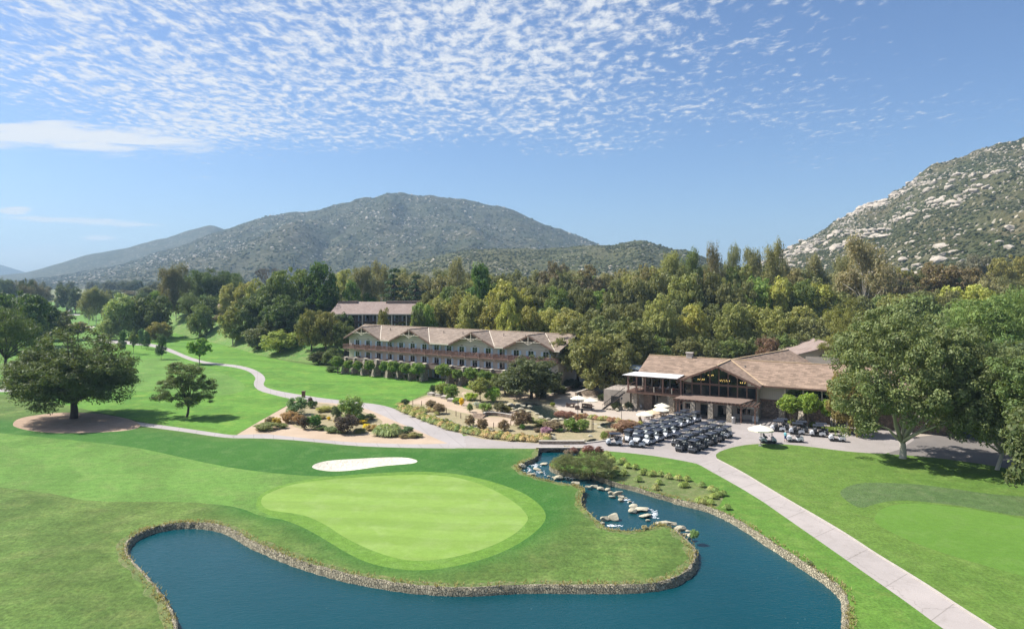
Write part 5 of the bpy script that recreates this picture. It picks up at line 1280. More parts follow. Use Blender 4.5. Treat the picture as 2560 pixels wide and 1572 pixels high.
def clubhouse():
    rz = math.atan2(-.496, .868)
    B = thing('clubhouse', 'clubhouse with brown tiled roofs, a tall glazed gable, balcony and stone pillars', 'clubhouse', (25.6, 137, 0), rz)
    x1 = 54.
    # walls
    m = MB(); m.box(.3, 23, .6, 14, 3.5, 6.8); m.build('upper_wall', M_SIDEC, B)
    m = MB(); m.box(-.9, 9.4, .0, 14, -.3, 3.45); m.build('lower_wall', M_STUCCO, B)
    m = MB(); m.box(9.4, 23.0, -2.5, 14, -.3, 3.45); m.build('lower_wall', M_STUCCO, B)
    m = MB(); m.box(23.0, x1, .55, 14, -.3, 3.5); m.build('stone_wall', M_STONED, B)
    m = MB(); m.box(23.0, x1, -.25, 14.1, 3.6, 6.6); m.build('wing_wall', M_SIDEC, B)
    m = MB(); m.box(22.7, 23.1, -2.6, .5, -.3, 6.6); m.build('return_wall', M_SIDEC, B)
    m = MB(); m.box(23.0, x1, -.4, .6, 3.42, 3.62); m.build('band', M_DTRIM, B)
    e = MB()
    for x in (.4, x1-.4): e.add([(x, .6, 6.8), (x, 14, 6.8), (x, 7.3, 9.4)], [(0, 1, 2)])
    e.build('end_wall', M_SIDEC, B)
    # roof
    ZR = 9.7; r = MB()
    pl = lambda y: 6.9+.3836*y
    gf = 9.65; sl_ = .433; px_ = 16.2; yf = -3.9
    yv = (gf-6.9)/.3836
    slab(r, [(-.4, -.05, pl(-.05)), (9.85, -.05, pl(-.05)), (px_, yv, gf), (px_, 7.3, ZR), (-.4, 7.3, ZR)], .25)
    slab(r, [(23.85, -1.6, pl(-1.6)), (x1, -1.6, pl(-1.6)), (x1, 7.3, ZR), (px_, 7.3, ZR), (px_, yv, gf)], .25)
    slab(r, [(-.4, 7.3, ZR), (x1, 7.3, ZR), (x1, 15, 6.75), (-.4, 15, 6.75)], .25)
    slab(r, [(8.6, yf, gf-sl_*7.6), (px_, yf, gf), (px_, yv, gf), (9.85, 0, 6.9), (8.6, 0, gf-sl_*7.6)], .25)
    slab(r, [(23.8, yf, gf-sl_*7.6), (23.8, -1.6, gf-sl_*7.6), (px_, yv, gf), (px_, yf, gf)], .25)
    # rear wing with its ridge running back to the right
    a = Vector((16.3, 7.6, 9.62)); b = Vector((23.2, 35., 9.62)); dd = (b-a).normalized(); sd = Vector((dd.y, -dd.x, 0))
    fr = lambda p, w: tuple(p+sd*w-Vector((0, 0, .50*abs(w))))
    slab(r, [tuple(a), tuple(b), fr(b, 9), fr(a, 9)], .25); slab(r, [tuple(a), fr(a, -7), fr(b, -7), tuple(b)], .25)
    ro = r.build('roof', M_ROOFC, B)
    c = MB(); capm = plain('ridge_tile_yellow', (.55, .40, .24), .8, .1)
    bar(c, (-.4, 7.3, ZR+.05), (x1, 7.3, ZR+.05), .3, .1); bar(c, (px_, yf, gf+.05), (px_, yv, gf+.05), .3, .1); bar(c, tuple(a+Vector((0, 0, .05))), tuple(b+Vector((0, 0, .05))), .3, .1)
    bar(c, (23.85, -1.6, pl(-1.6)+.06), (px_, yv, gf+.06), .22, .08)
    c.build('ridge_cap', capm, ro)
    c = MB(); c.cbox((8.1, 7.3, 10.0), (1.2, 1.0, 1.1)); c.cbox((8.1, 7.3, 10.6), (1.5, 1.3, .12)); c.build('chimney', M_STUCCO, ro)
    c = MB(); c.tube((19.5, 4.6, 8), (19.5, 4.6, 9.0), .12); c.cbox((19.5, 11.5, 8.9), (.8, .6, .5)); c.build('vent_pipe', M_GREYM, ro)
    m = MB()
    for s in (-1, 1): bar(m, (px_, yf-.03, gf-.22), (px_+s*7.65, yf-.03, gf-sl_*7.65-.22), .12, .36)
    for k in range(7): y_ = 0
    bar(m, (px_, yf-.1, gf-.2), (px_, yf+.5, gf-.4), .3, .5)
    for k in range(6):
        for s in (-1, 1): xx = px_+s*(1.3*k+.9); m.box(xx-.1, xx+.1, yf-.25, -2.6, gf-sl_*(1.3*k+.9)-.55, gf-sl_*(1.3*k+.9)-.33)
    m.build('bargeboard', M_DTRIM, B)
    m = MB(); m.box(-.4, 9.0, -.16, -.04, 6.6, 6.86); m.build('fascia', M_DTRIM, B); m = MB(); m.box(23.9, x1, -1.72, -1.6, 6.0, 6.27); m.build('fascia', M_DTRIM, B)
    # soffit wall strip under the right eave
    # glazed gable: two tiers of panes between timber mullions
    gy = -2.65; X0, X1, n = 9.6, 22.9, 8; w = (X1-X0)/n
    zs = lambda x: gf-sl_*abs(x-px_)-.42
    fm = MB()
    for i in range(n+1):
        x = X0+i*w; fm.box(x-.10, x+.10, gy-.12, gy+.1, 3.5, max(zs(x), 6.2))
    fm.box(X0, X1, gy-.13, gy+.11, 5.75, 6.08); fm.box(X0, X1, gy-.14, gy+.12, 3.42, 3.68)
    fr_ = fm.build('glazed_gable', M_DTRIM, B)
    for i in range(n):
        a_, b_ = X0+i*w+.1, X0+(i+1)*w-.1
        g = MB(); g.box(a_, b_, gy-.01, gy+.01, 3.68, 5.75); g.build('pane', M_GLASS if i in (9,) else M_GLASSC, fr_)
        za, zb = zs(a_), zs(b_); pts = [(a_, 6.08), (b_, 6.08)]
        if zb > 6.1: pts.append((b_, zb))
        if a_ < px_ < b_: pts.append((px_, zs(px_)))
        if za > 6.1: pts.append((a_, za))
        if len(pts) >= 3:
            g = MB(); g.extr(pts, 1, gy-.01, gy+.01); g.build('pane' if 0 < i < n-1 else 'end_panel', M_GLASSC if 0 < i < n-1 else M_TRIM, fr_)
    # the hall behind the glass
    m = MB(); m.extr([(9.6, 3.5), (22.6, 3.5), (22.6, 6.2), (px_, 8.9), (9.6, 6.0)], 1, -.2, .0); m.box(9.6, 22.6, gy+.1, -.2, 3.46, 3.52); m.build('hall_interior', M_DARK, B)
    # balcony on stone pillars
    m = MB(); m.box(-1.2, 9.5, -4.0, .6, 3.45, 3.72); m.box(-1.25, 9.55, -4.12, -4.0, 3.3, 3.78); m.build('balcony_deck', M_DTRIM, B)
    PXs = [-.95+1.74*k for k in range(7)]
    for k, x in enumerate(PXs):
        m = MB(); h = 6.65 if k % 2 == 0 or k == 1 else 4.85; wd = .13 if h > 5 else .07
        m.box(x-wd, x+wd, -3.98-wd*0-.12, -3.98+.14, 3.75, h); m.build('balcony_post', M_RED if h > 5 else M_TRIM, B)
        if k < 6:
            xb = PXs[k+1]; m = MB(); m.box(x, xb, -3.98, -3.9, 4.78, 4.86); m.box(x, xb, -3.96, -3.92, 3.9, 3.95); m.box(x, xb, -3.96, -3.92, 4.3, 4.33)
            for j in range(9): q = x+(j+.5)*(xb-x)/9; m.box(q-.012, q+.012, -3.95, -3.93, 3.9, 4.78)
            m.build('balcony_railing', M_DTRIM, B)
    m = MB(); m.box(-1.2, -1.1, -3.98, .6, 4.78, 4.86); m.box(-1.17, -1.13, -3.98, .6, 4.3, 4.34); m.build('balcony_railing', M_DTRIM, B)
    m = MB(); m.box(-1.5, 9.3, -4.35, -4.1, 6.6, 6.85)
    for k in range(9): x = -1.2+k*1.28; m.box(x-.08, x+.08, -4.75, .3, 6.62, 6.80)
    m.build('canopy_beam', M_DTRIM, B)
    m = MB(); slab(m, [(-1.9, -4.8, 6.86), (9.0, -4.8, 6.86), (9.0, .1, 7.0), (-1.0, .1, 7.0)], .06); m.build('canopy', M_WHITE, B)
    for k in range(5):                                          # dark openings behind the balcony with pale piers
        f = MB(); x = .6+k*1.85; f.box(x, x+1.6, .52, .6, 3.75, 6.3); fo = f.build('window', M_DTRIM, B); g = MB(); g.box(x+.08, x+1.52, .48, .53, 3.8, 6.2); g.build('pane', M_GLASS, fo)
    for x in (.2, 7.6):
        m = MB(); m.box(x-.55, x+.55, -3.7, -2.6, -.3, 3.42); m.build('stone_pillar', M_STONE, B)
    m = MB(); m.box(1.5, 3.2, -1.9, 0, -.3, 3.4); m.build('stone_pillar', M_STONED, B)
    # hatch and doors under the balcony
    for (a_, b_, z0, z1) in ((3.5, 5.6, 1.2, 2.6), (5.9, 7.2, 1.2, 2.6), (8.2, 9.2, .2, 2.2)):
        f = MB(); f.box(a_-.1, b_+.1, -.1, 0, z0-.1, z1+.1); fo = f.build('window', M_WHITE, B); g = MB(); g.box(a_, b_, -.13, -.1, z0, z1); g.build('pane', M_GLASS, fo)
    # porch: stone pillars, trellis roof, awnings over the shop windows
    for x in (12.4, 15.6, 18.9):
        m = MB(); m.add([(x-.48, -6.7, -.2), (x+.48, -6.7, -.2), (x+.48, -5.8, -.2), (x-.48, -5.8, -.2), (x-.42, -6.62, 3.0), (x+.42, -6.62, 3.0), (x+.42, -5.85, 3.0), (x-.42, -5.85, 3.0)], [(0, 3, 2, 1), (4, 5, 6, 7), (0, 1, 5, 4), (1, 2, 6, 5), (2, 3, 7, 6), (3, 0, 4, 7)]); m.build('stone_pillar', M_STONE, B)
    for x in (9.3, 9.9, 20.9, 23.3):
        m = MB(); m.box(x-.12, x+.12, -6.4, -6.15, 0, 3.0); bar(m, (x, -6.3, 2.2), (x+.7, -6.3, 3.0), .12, .14); m.build('porch_post', M_DTRIM, B)
    m = MB(); m.box(8.7, 24.0, -6.45, -6.2, 3.0, 3.22)
    for k in range(22): x = 8.9+k*.7; m.box(x-.06, x+.06, -7.0, -2.7, 3.22, 3.38)
    m.build('porch_trellis', M_DTRIM, B)
    m = MB(); slab(m, [(9.8, -2.7, 3.85), (22.6, -2.7, 3.85), (20.9, -6.6, 3.44), (9.0, -6.6, 3.44)], .05); m.build('porch_roof', plain('porch_shingle', (.19, .135, .108), .85, .2, 3, .02), B)
    for (a_, b_, z0, z1) in ((10.0, 11.6, 1.0, 2.3), (12.9, 14.8, .1, 2.3), (16.1, 18.2, .05, 2.4), (19.6, 21.0, .9, 2.2), (21.4, 22.6, .9, 2.2)):
        f = MB(); f.box(a_-.12, b_+.12, -2.6, -2.5, z0, z1+.12); fo = f.build('window', M_DTRIM, B); g = MB(); g.box(a_, b_, -2.64, -2.6, z0+.05, z1); g.build('pane', M_GLASS, fo)
        g = MB(); g.add([(a_-.1, -2.6, z1+.35), (b_+.1, -2.6, z1+.35), (b_+.1, -3.3, z1-.05), (a_-.1, -3.3, z1-.05), (a_-.1, -2.6, z1+.31), (b_+.1, -2.6, z1+.31), (b_+.1, -3.3, z1-.09), (a_-.1, -3.3, z1-.09)], [(0, 1, 2, 3), (7, 6, 5, 4), (0, 3, 7, 4), (1, 5, 6, 2), (3, 2, 6, 7)]); g.build('awning', M_CREAM, B)
    # right wing: wide windows with pale mullions
    m = MB(); m.box(26.4, 27.4, -1.0, .55, -.2, 3.4); m.build('stone_pillar', M_STONE, B)
    for k in range(8):
        x = 27.4+k*3.05
        f = MB(); f.box(x-.1, x+.1, -.36, -.25, 3.75, 6.2); f.box(x, x+3.05, -.34, -.25, 6.05, 6.2); f.box(x, x+3.05, -.34, -.25, 4.42, 4.5); f.box(x, x+3.05, -.34, -.25, 3.65, 3.78)
        fo = f.build('window', M_TRIM, B); g = MB(); g.box(x+.1, x+2.95, -.29, -.24, 3.78, 6.05); g.build('pane', M_GLASS, fo)
    # stone buttresses of the right wing
    for x in (30.2, 35.4, 40.6):
        m = MB(); m.add([(x-.5, -2.6, -.2), (x+.5, -2.6, -.2), (x+.5, .5, -.2), (x-.5, .5, -.2), (x-.4, .0, 3.4), (x+.4, .0, 3.4), (x+.4, .5, 3.4), (x-.4, .5, 3.4)], [(0, 3, 2, 1), (4, 5, 6, 7), (0, 1, 5, 4), (1, 2, 6, 5), (2, 3, 7, 6), (3, 0, 4, 7)]); m.build('stone_buttress', M_STONE, B)
    return B
CLUB = clubhouse()
CC, CS = math.cos(CLUB.rotation_euler.z), math.sin(CLUB.rotation_euler.z)
def cl(s, y, z=0): return (25.6+s*CC-y*CS, 137+s*CS+y*CC, z)
def chandelier(s, y, z, r, n, lab):
    t = thing('chandelier', lab, 'chandelier', cl(s, y, z), 0, 'chandeliers behind the glazed gable')
    m = MB(); m.lathe([(r-.03, -.03), (r+.03, -.03), (r+.03, .03), (r-.03, .03)], 16, cap=False); m.tube((0, 0, 0), (0, 0, 1.3), .02); bar(m, (-r, 0, 0), (r, 0, 0), .03, .03); bar(m, (0, -r, 0), (0, r, 0), .03, .03); m.build('ring', M_DTRIM, t)
    b = MB()
    for i in range(n): a = 6.283*i/n; b.lathe([(.02, .02), (.055, .06), (.05, .13), (.01, .18)], 6, (math.cos(a)*r, math.sin(a)*r, 0))
    b.build('bulb', M_BULB, t)
chandelier(16.9, -1.2, 6.5, .95, 14, 'large ring chandelier with warm bulbs in the middle of the glazed gable')
chandelier(14.4, -1.3, 7.35, .5, 8, 'small upper chandelier left of the large one behind the gable glass')
chandelier(12.6, -1.3, 6.45, .6, 8, 'low chandelier at the left end behind the gable glass')
chandelier(20.4, -1.3, 6.35, .6, 8, 'low chandelier at the right end behind the gable glass')

M_TYRE_ = plain('lorry_tyre', (.015, .015, .016), .85, .1)
def misc_buildings():
    # service building behind the clubhouse, with its slatted screen
    X, Y = PX(2092, 166), 166
    B = thing('service_building', 'low grey service building with brown gable roof behind the right end of the clubhouse', 'building', (X, Y, 0), R(-6)); h = 7.5
    m = MB(); m.box(-9, 9, 0, 16, -1, h); m.add([(-9, 0, h), (9, 0, h), (0, 0, h+2.3)], [(0, 1, 2)]); m.build('wall', M_SIDEC, B)
    m = MB(); slab(m, [(-10.2, -.9, h-.25), (0, -.9, h+2.45), (0, 17, h+2.45), (-10.2, 17, h-.25)]); slab(m, [(10.2, -.9, h-.25), (0, -.9, h+2.45), (0, 17, h+2.45), (10.2, 17, h-.25)]); m.build('roof', M_ROOFB, B)
    X, Y = PX(2055, 152), 152
    t = thing('slatted_screen', 'white vertical-slatted screen wall behind the clubhouse roof', 'screen wall', (X, Y, 0), R(-22))
    m = MB()
    for k in range(26): m.box(-3.2+k*.25, -3.2+k*.25+.17, -.04, .04, 5.6, 8.3)
    m.box(-3.3, 3.3, 0, .06, 5.7, 8.25); m.build('slats', M_TRIM, t)
    m = MB()
    for x in (-3.2, 0, 3.2): m.box(x-.1, x+.1, .06, .26, -.5, 8.2)
    m.box(-3.3, 3.3, .06, .2, 7.9, 8.1); m.build('frame', M_TRIM, t)
    # highway on its bank at the foot of the right mountain, with a white lorry
    t = thing('highway_embankment', 'distant highway on a pale bank at the foot of the right mountain', 'highway', (PX(2400, 440), 440, 0), R(2))
    m = MB(); m.box(-75, 60, 0, 13, 8, 28.9); m.build('bank', plain('dry_earth_bank', (.25, .20, .14), .9, .2, .1), t)
    m = MB(); m.box(-75, 60, 0, 13, 28.9, 29.2); m.build('road', M_GREYM, t); m = MB(); m.box(-75, 60, -.3, 0, 28.2, 30.1); m.build('barrier', M_STUCCO, t)
    t = thing('lorry', 'small white box lorry on the distant highway at the right', 'lorry', (PX(2262, 444), 444, 29.2), R(2))
    m = MB(); m.box(-3.5, 3.2, -1.2, 1.2, .9, 3.6); m.build('box_body', M_WHITE, t); m = MB(); m.extr([(3.3, .6), (3.3, 2.8), (4.6, 2.7), (5.3, 1.7), (5.4, .6)], 1, -1.1, 1.1); m.build('cab', M_WHITE, t)
    for x in (-2.5, 4.3):
        for y in (-1.1, 1.1): m = MB(); m.lathe([(.05, -.15), (.5, -.15), (.5, .15), (.05, .15)], 12); w = m.build('wheel', M_TYRE_, t); w.location = (x, y, .5); w.rotation_euler = (R(90), 0, 0)
    # pale house on the left bank
    X, Y = PX(598, 336), 336; zg = gh(X, Y)
    B = thing('house', 'pale house with brown roof half hidden by trees on the left bank', 'house', (X, Y, zg), R(18))
    m = MB(); m.box(-9, 9, -5, 5, -2, 3.4); m.add([(9, -5, 3.4), (9, 5, 3.4), (9, 0, 6.0)], [(0, 1, 2)]); m.add([(-9, -5, 3.4), (-9, 5, 3.4), (-9, 0, 6.0)], [(0, 2, 1)])
    m.extr([(2.5, 3.4), (9, 3.4), (5.7, 5.6)], 1, -5.2, -4.9); m.build('wall', M_STUCCO, B)
    m = MB(); slab(m, [(-9.6, -5.8, 3.2), (9.6, -5.8, 3.2), (9.6, 0, 6.2), (-9.6, 0, 6.2)]); slab(m, [(-9.6, 0, 6.2), (9.6, 0, 6.2), (9.6, 5.8, 3.2), (-9.6, 5.8, 3.2)]); m.build('roof', M_ROOFB, B)
    for x in (-6, -2, 5.7):
        f = MB(); f.box(x-.8, x+.8, -5.28, -5.0 if x < 5 else -5.2, .8, 2.2); fo = f.build('window', M_WHITE, B); g = MB(); g.box(x-.7, x+.7, -5.31, -5.28, .9, 2.1); g.build('pane', M_GLASS, fo)
    # dark garden pergola on the upper terrace left of the clubhouse
    X, Y = PX(1592, 149), 149; zg = 3.4
    t = thing('pergola', 'black-posted shelter with grey-blue metal roof left of the clubhouse roof', 'shelter', (X, Y, zg), R(-30))
    for x in (-3.4, -1.1, 1.2, 3.4):
        m = MB(); m.box(x-.12, x+.12, -2.0, -1.76, -3.4, 2.6); m.build('post', M_BLACK, t)
    m = MB(); slab(m, [(-4.2, -2.6, 2.9), (4.2, -2.6, 2.9), (4.2, 2.5, 3.2), (-4.2, 2.5, 3.2)], .12); m.build('roof', plain('blue_grey_metal', (.26, .31, .37), .35, .1, 1, metal=.3), t)
    m = MB(); m.box(-4, 4, -2.15, -2.0, 2.45, 2.78); m.box(-4, 4, 1.8, 2.0, -3, 2.6); m.build('beam', M_BLACK, t)
    # terrace wall and stair left of the balcony
    t = thing('terrace_wall', 'low stucco terrace block with dark doorway left of the clubhouse balcony', 'terrace wall', cl(-4.6, -.6), CLUB.rotation_euler.z)
    m = MB(); m.box(-2.2, 3.4, -1.6, 6, -.3, 3.3); m.build('wall', plain('shaded_terrace_stucco', (.36, .31, .26), .9, .15, 1.2, .01), t); m = MB(); m.box(-.6, 1.2, -1.66, -1.6, .0, 2.1); m.build('doorway', M_DARK, t)  # stucco darkened, the terrace's shade is part of this colour
    m = MB(); m.box(-2.2, 3.3, -1.5, -1.44, 4.2, 4.26)
    for k in range(19): m.box(-2.2+k*.3, -2.17+k*.3, -1.49, -1.46, 3.3, 4.2)
    m.build('railing', M_BLACK, t)
    t = thing('outdoor_stair', 'dark open stair descending to the patio beside the clubhouse balcony', 'stair', cl(-1.9, -5.2), CLUB.rotation_euler.z+R(8))
    m = MB()
    for k in range(12): m.box(-3.6+k*.34, -3.6+k*.34+.36, -.7, .7, k*.28, k*.28+.06)
    m.build('treads', M_STONED, t)
    for y in (-.75, .75):
        m = MB(); bar(m, (-3.7, y, -.1), (.5, y, 3.35), .1, .3); bar(m, (-3.7, y, .9), (.5, y, 4.3), .06, .08)
        for k in range(13): m.tube((-3.6+k*.34, y, k*.28), (-3.6+k*.34, y, k*.28+1.0), .015, n=4)
        m.build('handrail', M_BLACK, t)
    # piled boulders under the stair
misc_buildings()
# ------------------------------------------------------------------ golf carts
def ORD(i): return ('first','second','third','fourth','fifth','sixth','seventh','eighth','ninth','tenth','eleventh','twelfth')[i]
M_CPAINT = ocolor('cart_paint', .3, .6); M_ROOFP = plain('cart_roof', (.030, .036, .052), .5, .08, 1, spec=.3); M_SEAT = plain('cart_seat', (.03, .03, .035), .7, .1)
M_TYRE = plain('tyre_rubber', (.015, .015, .016), .85, .1); M_RIM = plain('wheel_rim', (.62, .62, .62), .4, .05, metal=.4)
M_SCREEN = glass('cart_windscreen', (.22, .25, .27), .08, .65); M_HEAD = plain('headlamp', (.85, .85, .82), .2, .02)
M_BAG = plain('golf_bag_black', (.03, .03, .035), .6, .3, 5); M_BAGW = plain('golf_bag_pale', (.62, .62, .60), .6, .2, 5)
def make_cart():
    t = thing('golf_cart', 'golf cart', 'golf cart')
    m = MB(); m.extr([(-1.12,.30),(-1.18,.62),(-1.08,.80),(-.55,.86),(-.28,.74),(-.22,.40),(-.22,.30)], 1, -.56, .56)
    m.extr([(.50,.34),(.58,.86),(.72,.96),(.98,.90),(1.17,.70),(1.23,.48),(1.20,.32)], 1, -.54, .54)
    m.cbox((1.0, .42, .50), (.42, .30, .12)); m.cbox((1.0, -.42, .50), (.42, .30, .12))
    o = m.build('body', M_CPAINT, t)
    bv = o.modifiers.new('b', 'BEVEL'); bv.width = .05; bv.segments = 2
    m = MB(); m.box(-1.15, 1.2, -.50, .50, .20, .31); m.box(-.24, .52, -.57, .57, .27, .335); m.box(-1.24, -1.15, -.4, .4, .34, .5); m.box(1.2, 1.26, -.42, .42, .30, .42); m.build('chassis', M_BLACK, t)
    m = MB(); m.box(-.62, -.10, -.54, .54, .84, .97); m.cbox((-.60, .27, 1.20), (.10, .48, .36), 0, 0, .12); m.cbox((-.60, -.27, 1.20), (.10, .48, .36), 0, 0, .12); m.build('seat', M_SEAT, t)
    m = MB()
    for y in (-.5, .5): m.tube((.70, y, .90), (.52, y, 1.80), .022, n=6); m.tube((-.82, y, .80), (-.80, y, 1.80), .022, n=6)
    m.tube((-.80, -.5, 1.3), (-.80, .5, 1.3), .02, n=6); bar(m, (.6, -.5, 1.74), (.6, .5, 1.74), .03, .03); bar(m, (-.82, -.5, 1.74), (.6, -.5, 1.74), .03, .03); m.build('canopy_frame', M_BLACK, t)
    m = MB(); m.add([(-.98,-.60,1.80),(.72,-.60,1.80),(.72,.60,1.80),(-.98,.60,1.80),(-.90,-.50,1.88),(.62,-.50,1.88),(.62,.50,1.88),(-.90,.50,1.88)], [(0,3,2,1),(4,5,6,7),(0,1,5,4),(1,2,6,5),(2,3,7,6),(3,0,4,7)])
    m.box(-1.0, .74, -.62, .62, 1.755, 1.80); m.build('roof', M_ROOFP, t)
    m = MB(); m.add([(.685,-.48,.97),(.685,.48,.97),(.53,.48,1.75),(.53,-.48,1.75)], [(0,1,2,3)]); m.build('windscreen', M_SCREEN, t)
    m = MB(); m.tube((.50, .25, .80), (.30, .25, 1.05), .018, n=5); m.lathe([(.15,-.012),(.17,0),(.15,.012)], 12, (.28,.25,1.07)); m.build('steering_wheel', M_BLACK, t)
    for y in (-.38, .38):
        m = MB(); m.cbox((1.175, y, .62), (.06, .18, .10)); m.build('headlight', M_HEAD, t)
    for x in (.82, -.76):
        for s in (-1, 1):
            m = MB(); m.lathe([(.13,-.09),(.215,-.09),(.235,-.05),(.235,.05),(.215,.09),(.13,.09)], 14)
            w = m.build('wheel', M_TYRE, t, smooth=False); w.location = (x, s*.50, .235); w.rotation_euler = (R(90), 0, 0)
            m = MB(); m.lathe([(.01,.075),(.10,.085),(.14,.07),(.14,-.07),(.10,-.085),(.01,-.075)], 12); r_ = m.build('rim', M_RIM, w)
    m = MB()
    m.box(-1.18, -.86, -.45, .45, .78, .84)
    m.build('bag_rack', M_BLACK, t)
    m = MB(); m.lathe([(.05,0),(.13,.02),(.13,.2),(.02,.2)], 8, (-1.0,.0,.84)); m.box(-1.08,-.92,.28,.44,.84,1.05); m.build('sand_bottle', M_WHITE, t)
    return t
CART0 = make_cart(); _used = [0]
def place_cart(x, y, rz, label, group, paint=(.62, .65, .69, 1), roof=True):
    if _used[0] == 0: c = CART0; c.location = (x, y, gh(x, y)); c.rotation_euler = (0, 0, rz); c['label'] = label; c['group'] = group; _used[0] = 1
    else: c = copy_tree(CART0, (x, y, gh(x, y)), rz, label, group)
    for ch in list(c.children):
        if ch.name.startswith('body'): ch.color = paint
        if not roof and (ch.name.split('.')[0] in ('roof', 'canopy_frame', 'windscreen')) and c is not CART0: bpy.data.objects.remove(ch)
    return c
def z4(x, y): return (1480+x/5.864, 980+y/5.864)
cr = random.Random(3)
SILV = (.44, .47, .52, 1); DKG = (.10, .105, .12, 1); WHT = (.60, .62, .65, 1)
hd = math.atan2(-.77, -.64)
LB = [[(840,590),(970,545),(1100,497),(1215,460),(1315,355),(1415,320),(1520,283)], [(690,570),(835,525),(955,480),(1080,437),(1195,397),(1260,297)], [(680,500),(805,460),(915,415),(1040,378),(1145,345),(1355,262)]]
for ri, rw in enumerate(LB):
    for i, (a, b) in enumerate(rw):
        x, y = P(*z4(a, b), 1.85)
        place_cart(x, y, hd+cr.uniform(-.09, .09), 'cart in the left block, %s row, %s back from its front' % (('nearest', 'middle', 'far')[ri], ORD(i)), 'left block of parked golf carts', SILV if ri == 0 else WHT)
RB = [[(1500,692),(1615,645),(1745,595),(1860,545),(1975,495)], [(1320,675),(1420,620),(1540,570),(1660,523),(1785,475),(1895,425)], [(1255,600),(1385,545),(1510,495),(1635,457),(1750,405)]]
for ri, rw in enumerate(RB):
    for i, (a, b) in enumerate(rw):
        x, y = P(*z4(a, b), 1.85)
        place_cart(x, y, hd+math.pi+cr.uniform(-.09, .09), 'dark-tailed cart in the right block, %s row, %s back from its front' % (('right', 'middle', 'left')[ri], ORD(i)), 'right block of parked golf carts', DKG if i < 4 else SILV)
def solo(px, py, z, rz, label, paint=WHT, roof=True, group='golf carts parked singly'):
    x, y = P(px, py, z); return place_cart(x, y, rz, label, group, paint, roof)
x, y = P(*z4(535, 548), 1.85); place_cart(x, y, hd+.1, 'cart standing apart at the left rear of the left block', 'left block of parked golf carts', WHT)
solo(*z4(325, 600), 1.85, math.pi, 'white cart in side view at the far left of the cart park, facing left', SILV)
solo(*z4(665, 625), 1.85, math.pi-.25, 'white cart facing left in front of the left block, beside the leftmost one', SILV)
def z7(x, y): return (1880+x/7.697, 980+y/7.697)
ga = 'golf carts before the right wing of the clubhouse'
solo(*z7(500, 540), 1.85, math.pi-.35, 'leftmost white cart of the group under the hedge trees', WHT, group=ga)
solo(*z7(570, 508), 1.85, math.pi-.35, 'cart just behind the leftmost of the group under the hedge trees', DKG, group=ga)
solo(*z7(865, 592), 1.85, math.pi-.35, 'middle front cart of the group under the hedge trees', SILV, group=ga)
solo(*z7(935, 555), 1.85, math.pi-.35, 'cart just behind the middle one of the group under the hedge trees', DKG, group=ga)
solo(*z7(1265, 632), 1.85, math.pi-.35, 'right front cart of the group under the hedge trees', WHT, group=ga)
solo(*z7(1320, 595), 1.85, math.pi-.35, 'cart just behind the right front one of the group under the hedge trees', DKG, group=ga)
solo(*z7(1640, 905), .3, math.pi-.35, 'roofless-looking white cart half under the hanging branches of the huge sycamore', WHT, False, group=ga)
solo(*z7(305, 745), 1.85, -.12, 'cart facing right with its dark roof just under the large cream umbrella', SILV)
solo(*z7(830, 950), .05, math.pi-.20, 'open white utility cart beside the person in the teal shirt', WHT, False)
# ------------------------------------------------------------------ umbrellas, furniture, posts
def make_umbrella(mat, rad=1.55, h=2.55):
    t = thing('patio_umbrella', 'umbrella', 'umbrella')
    m = MB(); n = 8; vs = [(0, 0, h)]
    for i in range(n):
        a = 6.283*i/n; vs.append((math.cos(a)*rad*.5, math.sin(a)*rad*.5, h-.22))
    for i in range(n): a = 6.283*i/n; vs.append((math.cos(a)*rad, math.sin(a)*rad, h-.52))
    for i in range(n): a = 6.283*i/n; vs.append((math.cos(a)*rad, math.sin(a)*rad, h-.66))
    f = [(0, 1+i, 1+(i+1) % n) for i in range(n)]+[(1+i, 9+i, 9+(i+1) % n, 1+(i+1) % n) for i in range(n)]+[(9+i, 17+i, 17+(i+1) % n, 9+(i+1) % n) for i in range(n)]
    m.add(vs, f); c = m.build('canopy', mat, t)
    m = MB(); m.lathe([(.16, 0), (.12, .08), (.01, .16)], 8, (0, 0, h-.06)); m.build('vent_cap', mat, c)
    m = MB()
    for i in range(n): a = 6.283*i/n; m.tube((0, 0, h-.05), (math.cos(a)*rad*.98, math.sin(a)*rad*.98, h-.56), .012, n=4)
    m.build('ribs', M_WOODL, t)
    m = MB(); m.tube((0, 0, .05), (0, 0, h), .03, n=8); m.build('pole', M_WOODL, t)
    m = MB(); m.lathe([(.28, 0), (.28, .07), (.06, .12), (.05, .3)], 12); m.build('base', M_GREYM, t)
    return t
UC = make_umbrella(M_CREAM); UT = make_umbrella(M_TAN); ub = 0
def z6(x, y): return (1360+x/6.842, 880+y/6.842)
for i, (pp, mt, sc, lab) in enumerate(((z6(590, 760), 0, 1.05, 'cream umbrella at the far left of the patio, partly in shade'), (z6(800, 800), 0, .95, 'cream umbrella second from the left on the patio'), (z6(2020, 890), 0, .95, 'cream umbrella nearest the second stone pillar'), (z6(2000, 955), 0, 1., 'cream umbrella in front of the one by the stone pillar'), (z6(1850, 1005), 1, .95, 'tan umbrella between the cream ones beside the carts'), (z6(1720, 1035), 0, .95, 'leftmost cream umbrella beside the carts'), ((1902, 1066), 0, 1.25, 'large cream umbrella over the cart near the right lawn'))):
    x, y = P(*pp, 2.35*sc)
    src = UT if mt else UC
    if mt: o = UT; o.location = (x, y, 0); o['label'] = lab
    elif ub == 0: o = UC; o.location = (x, y, 0); o['label'] = lab; ub = 1
    else: o = copy_tree(UC, (x, y, 0), i*.3, lab)
    o.scale = (sc, sc, sc); o['group'] = 'patio umbrellas'
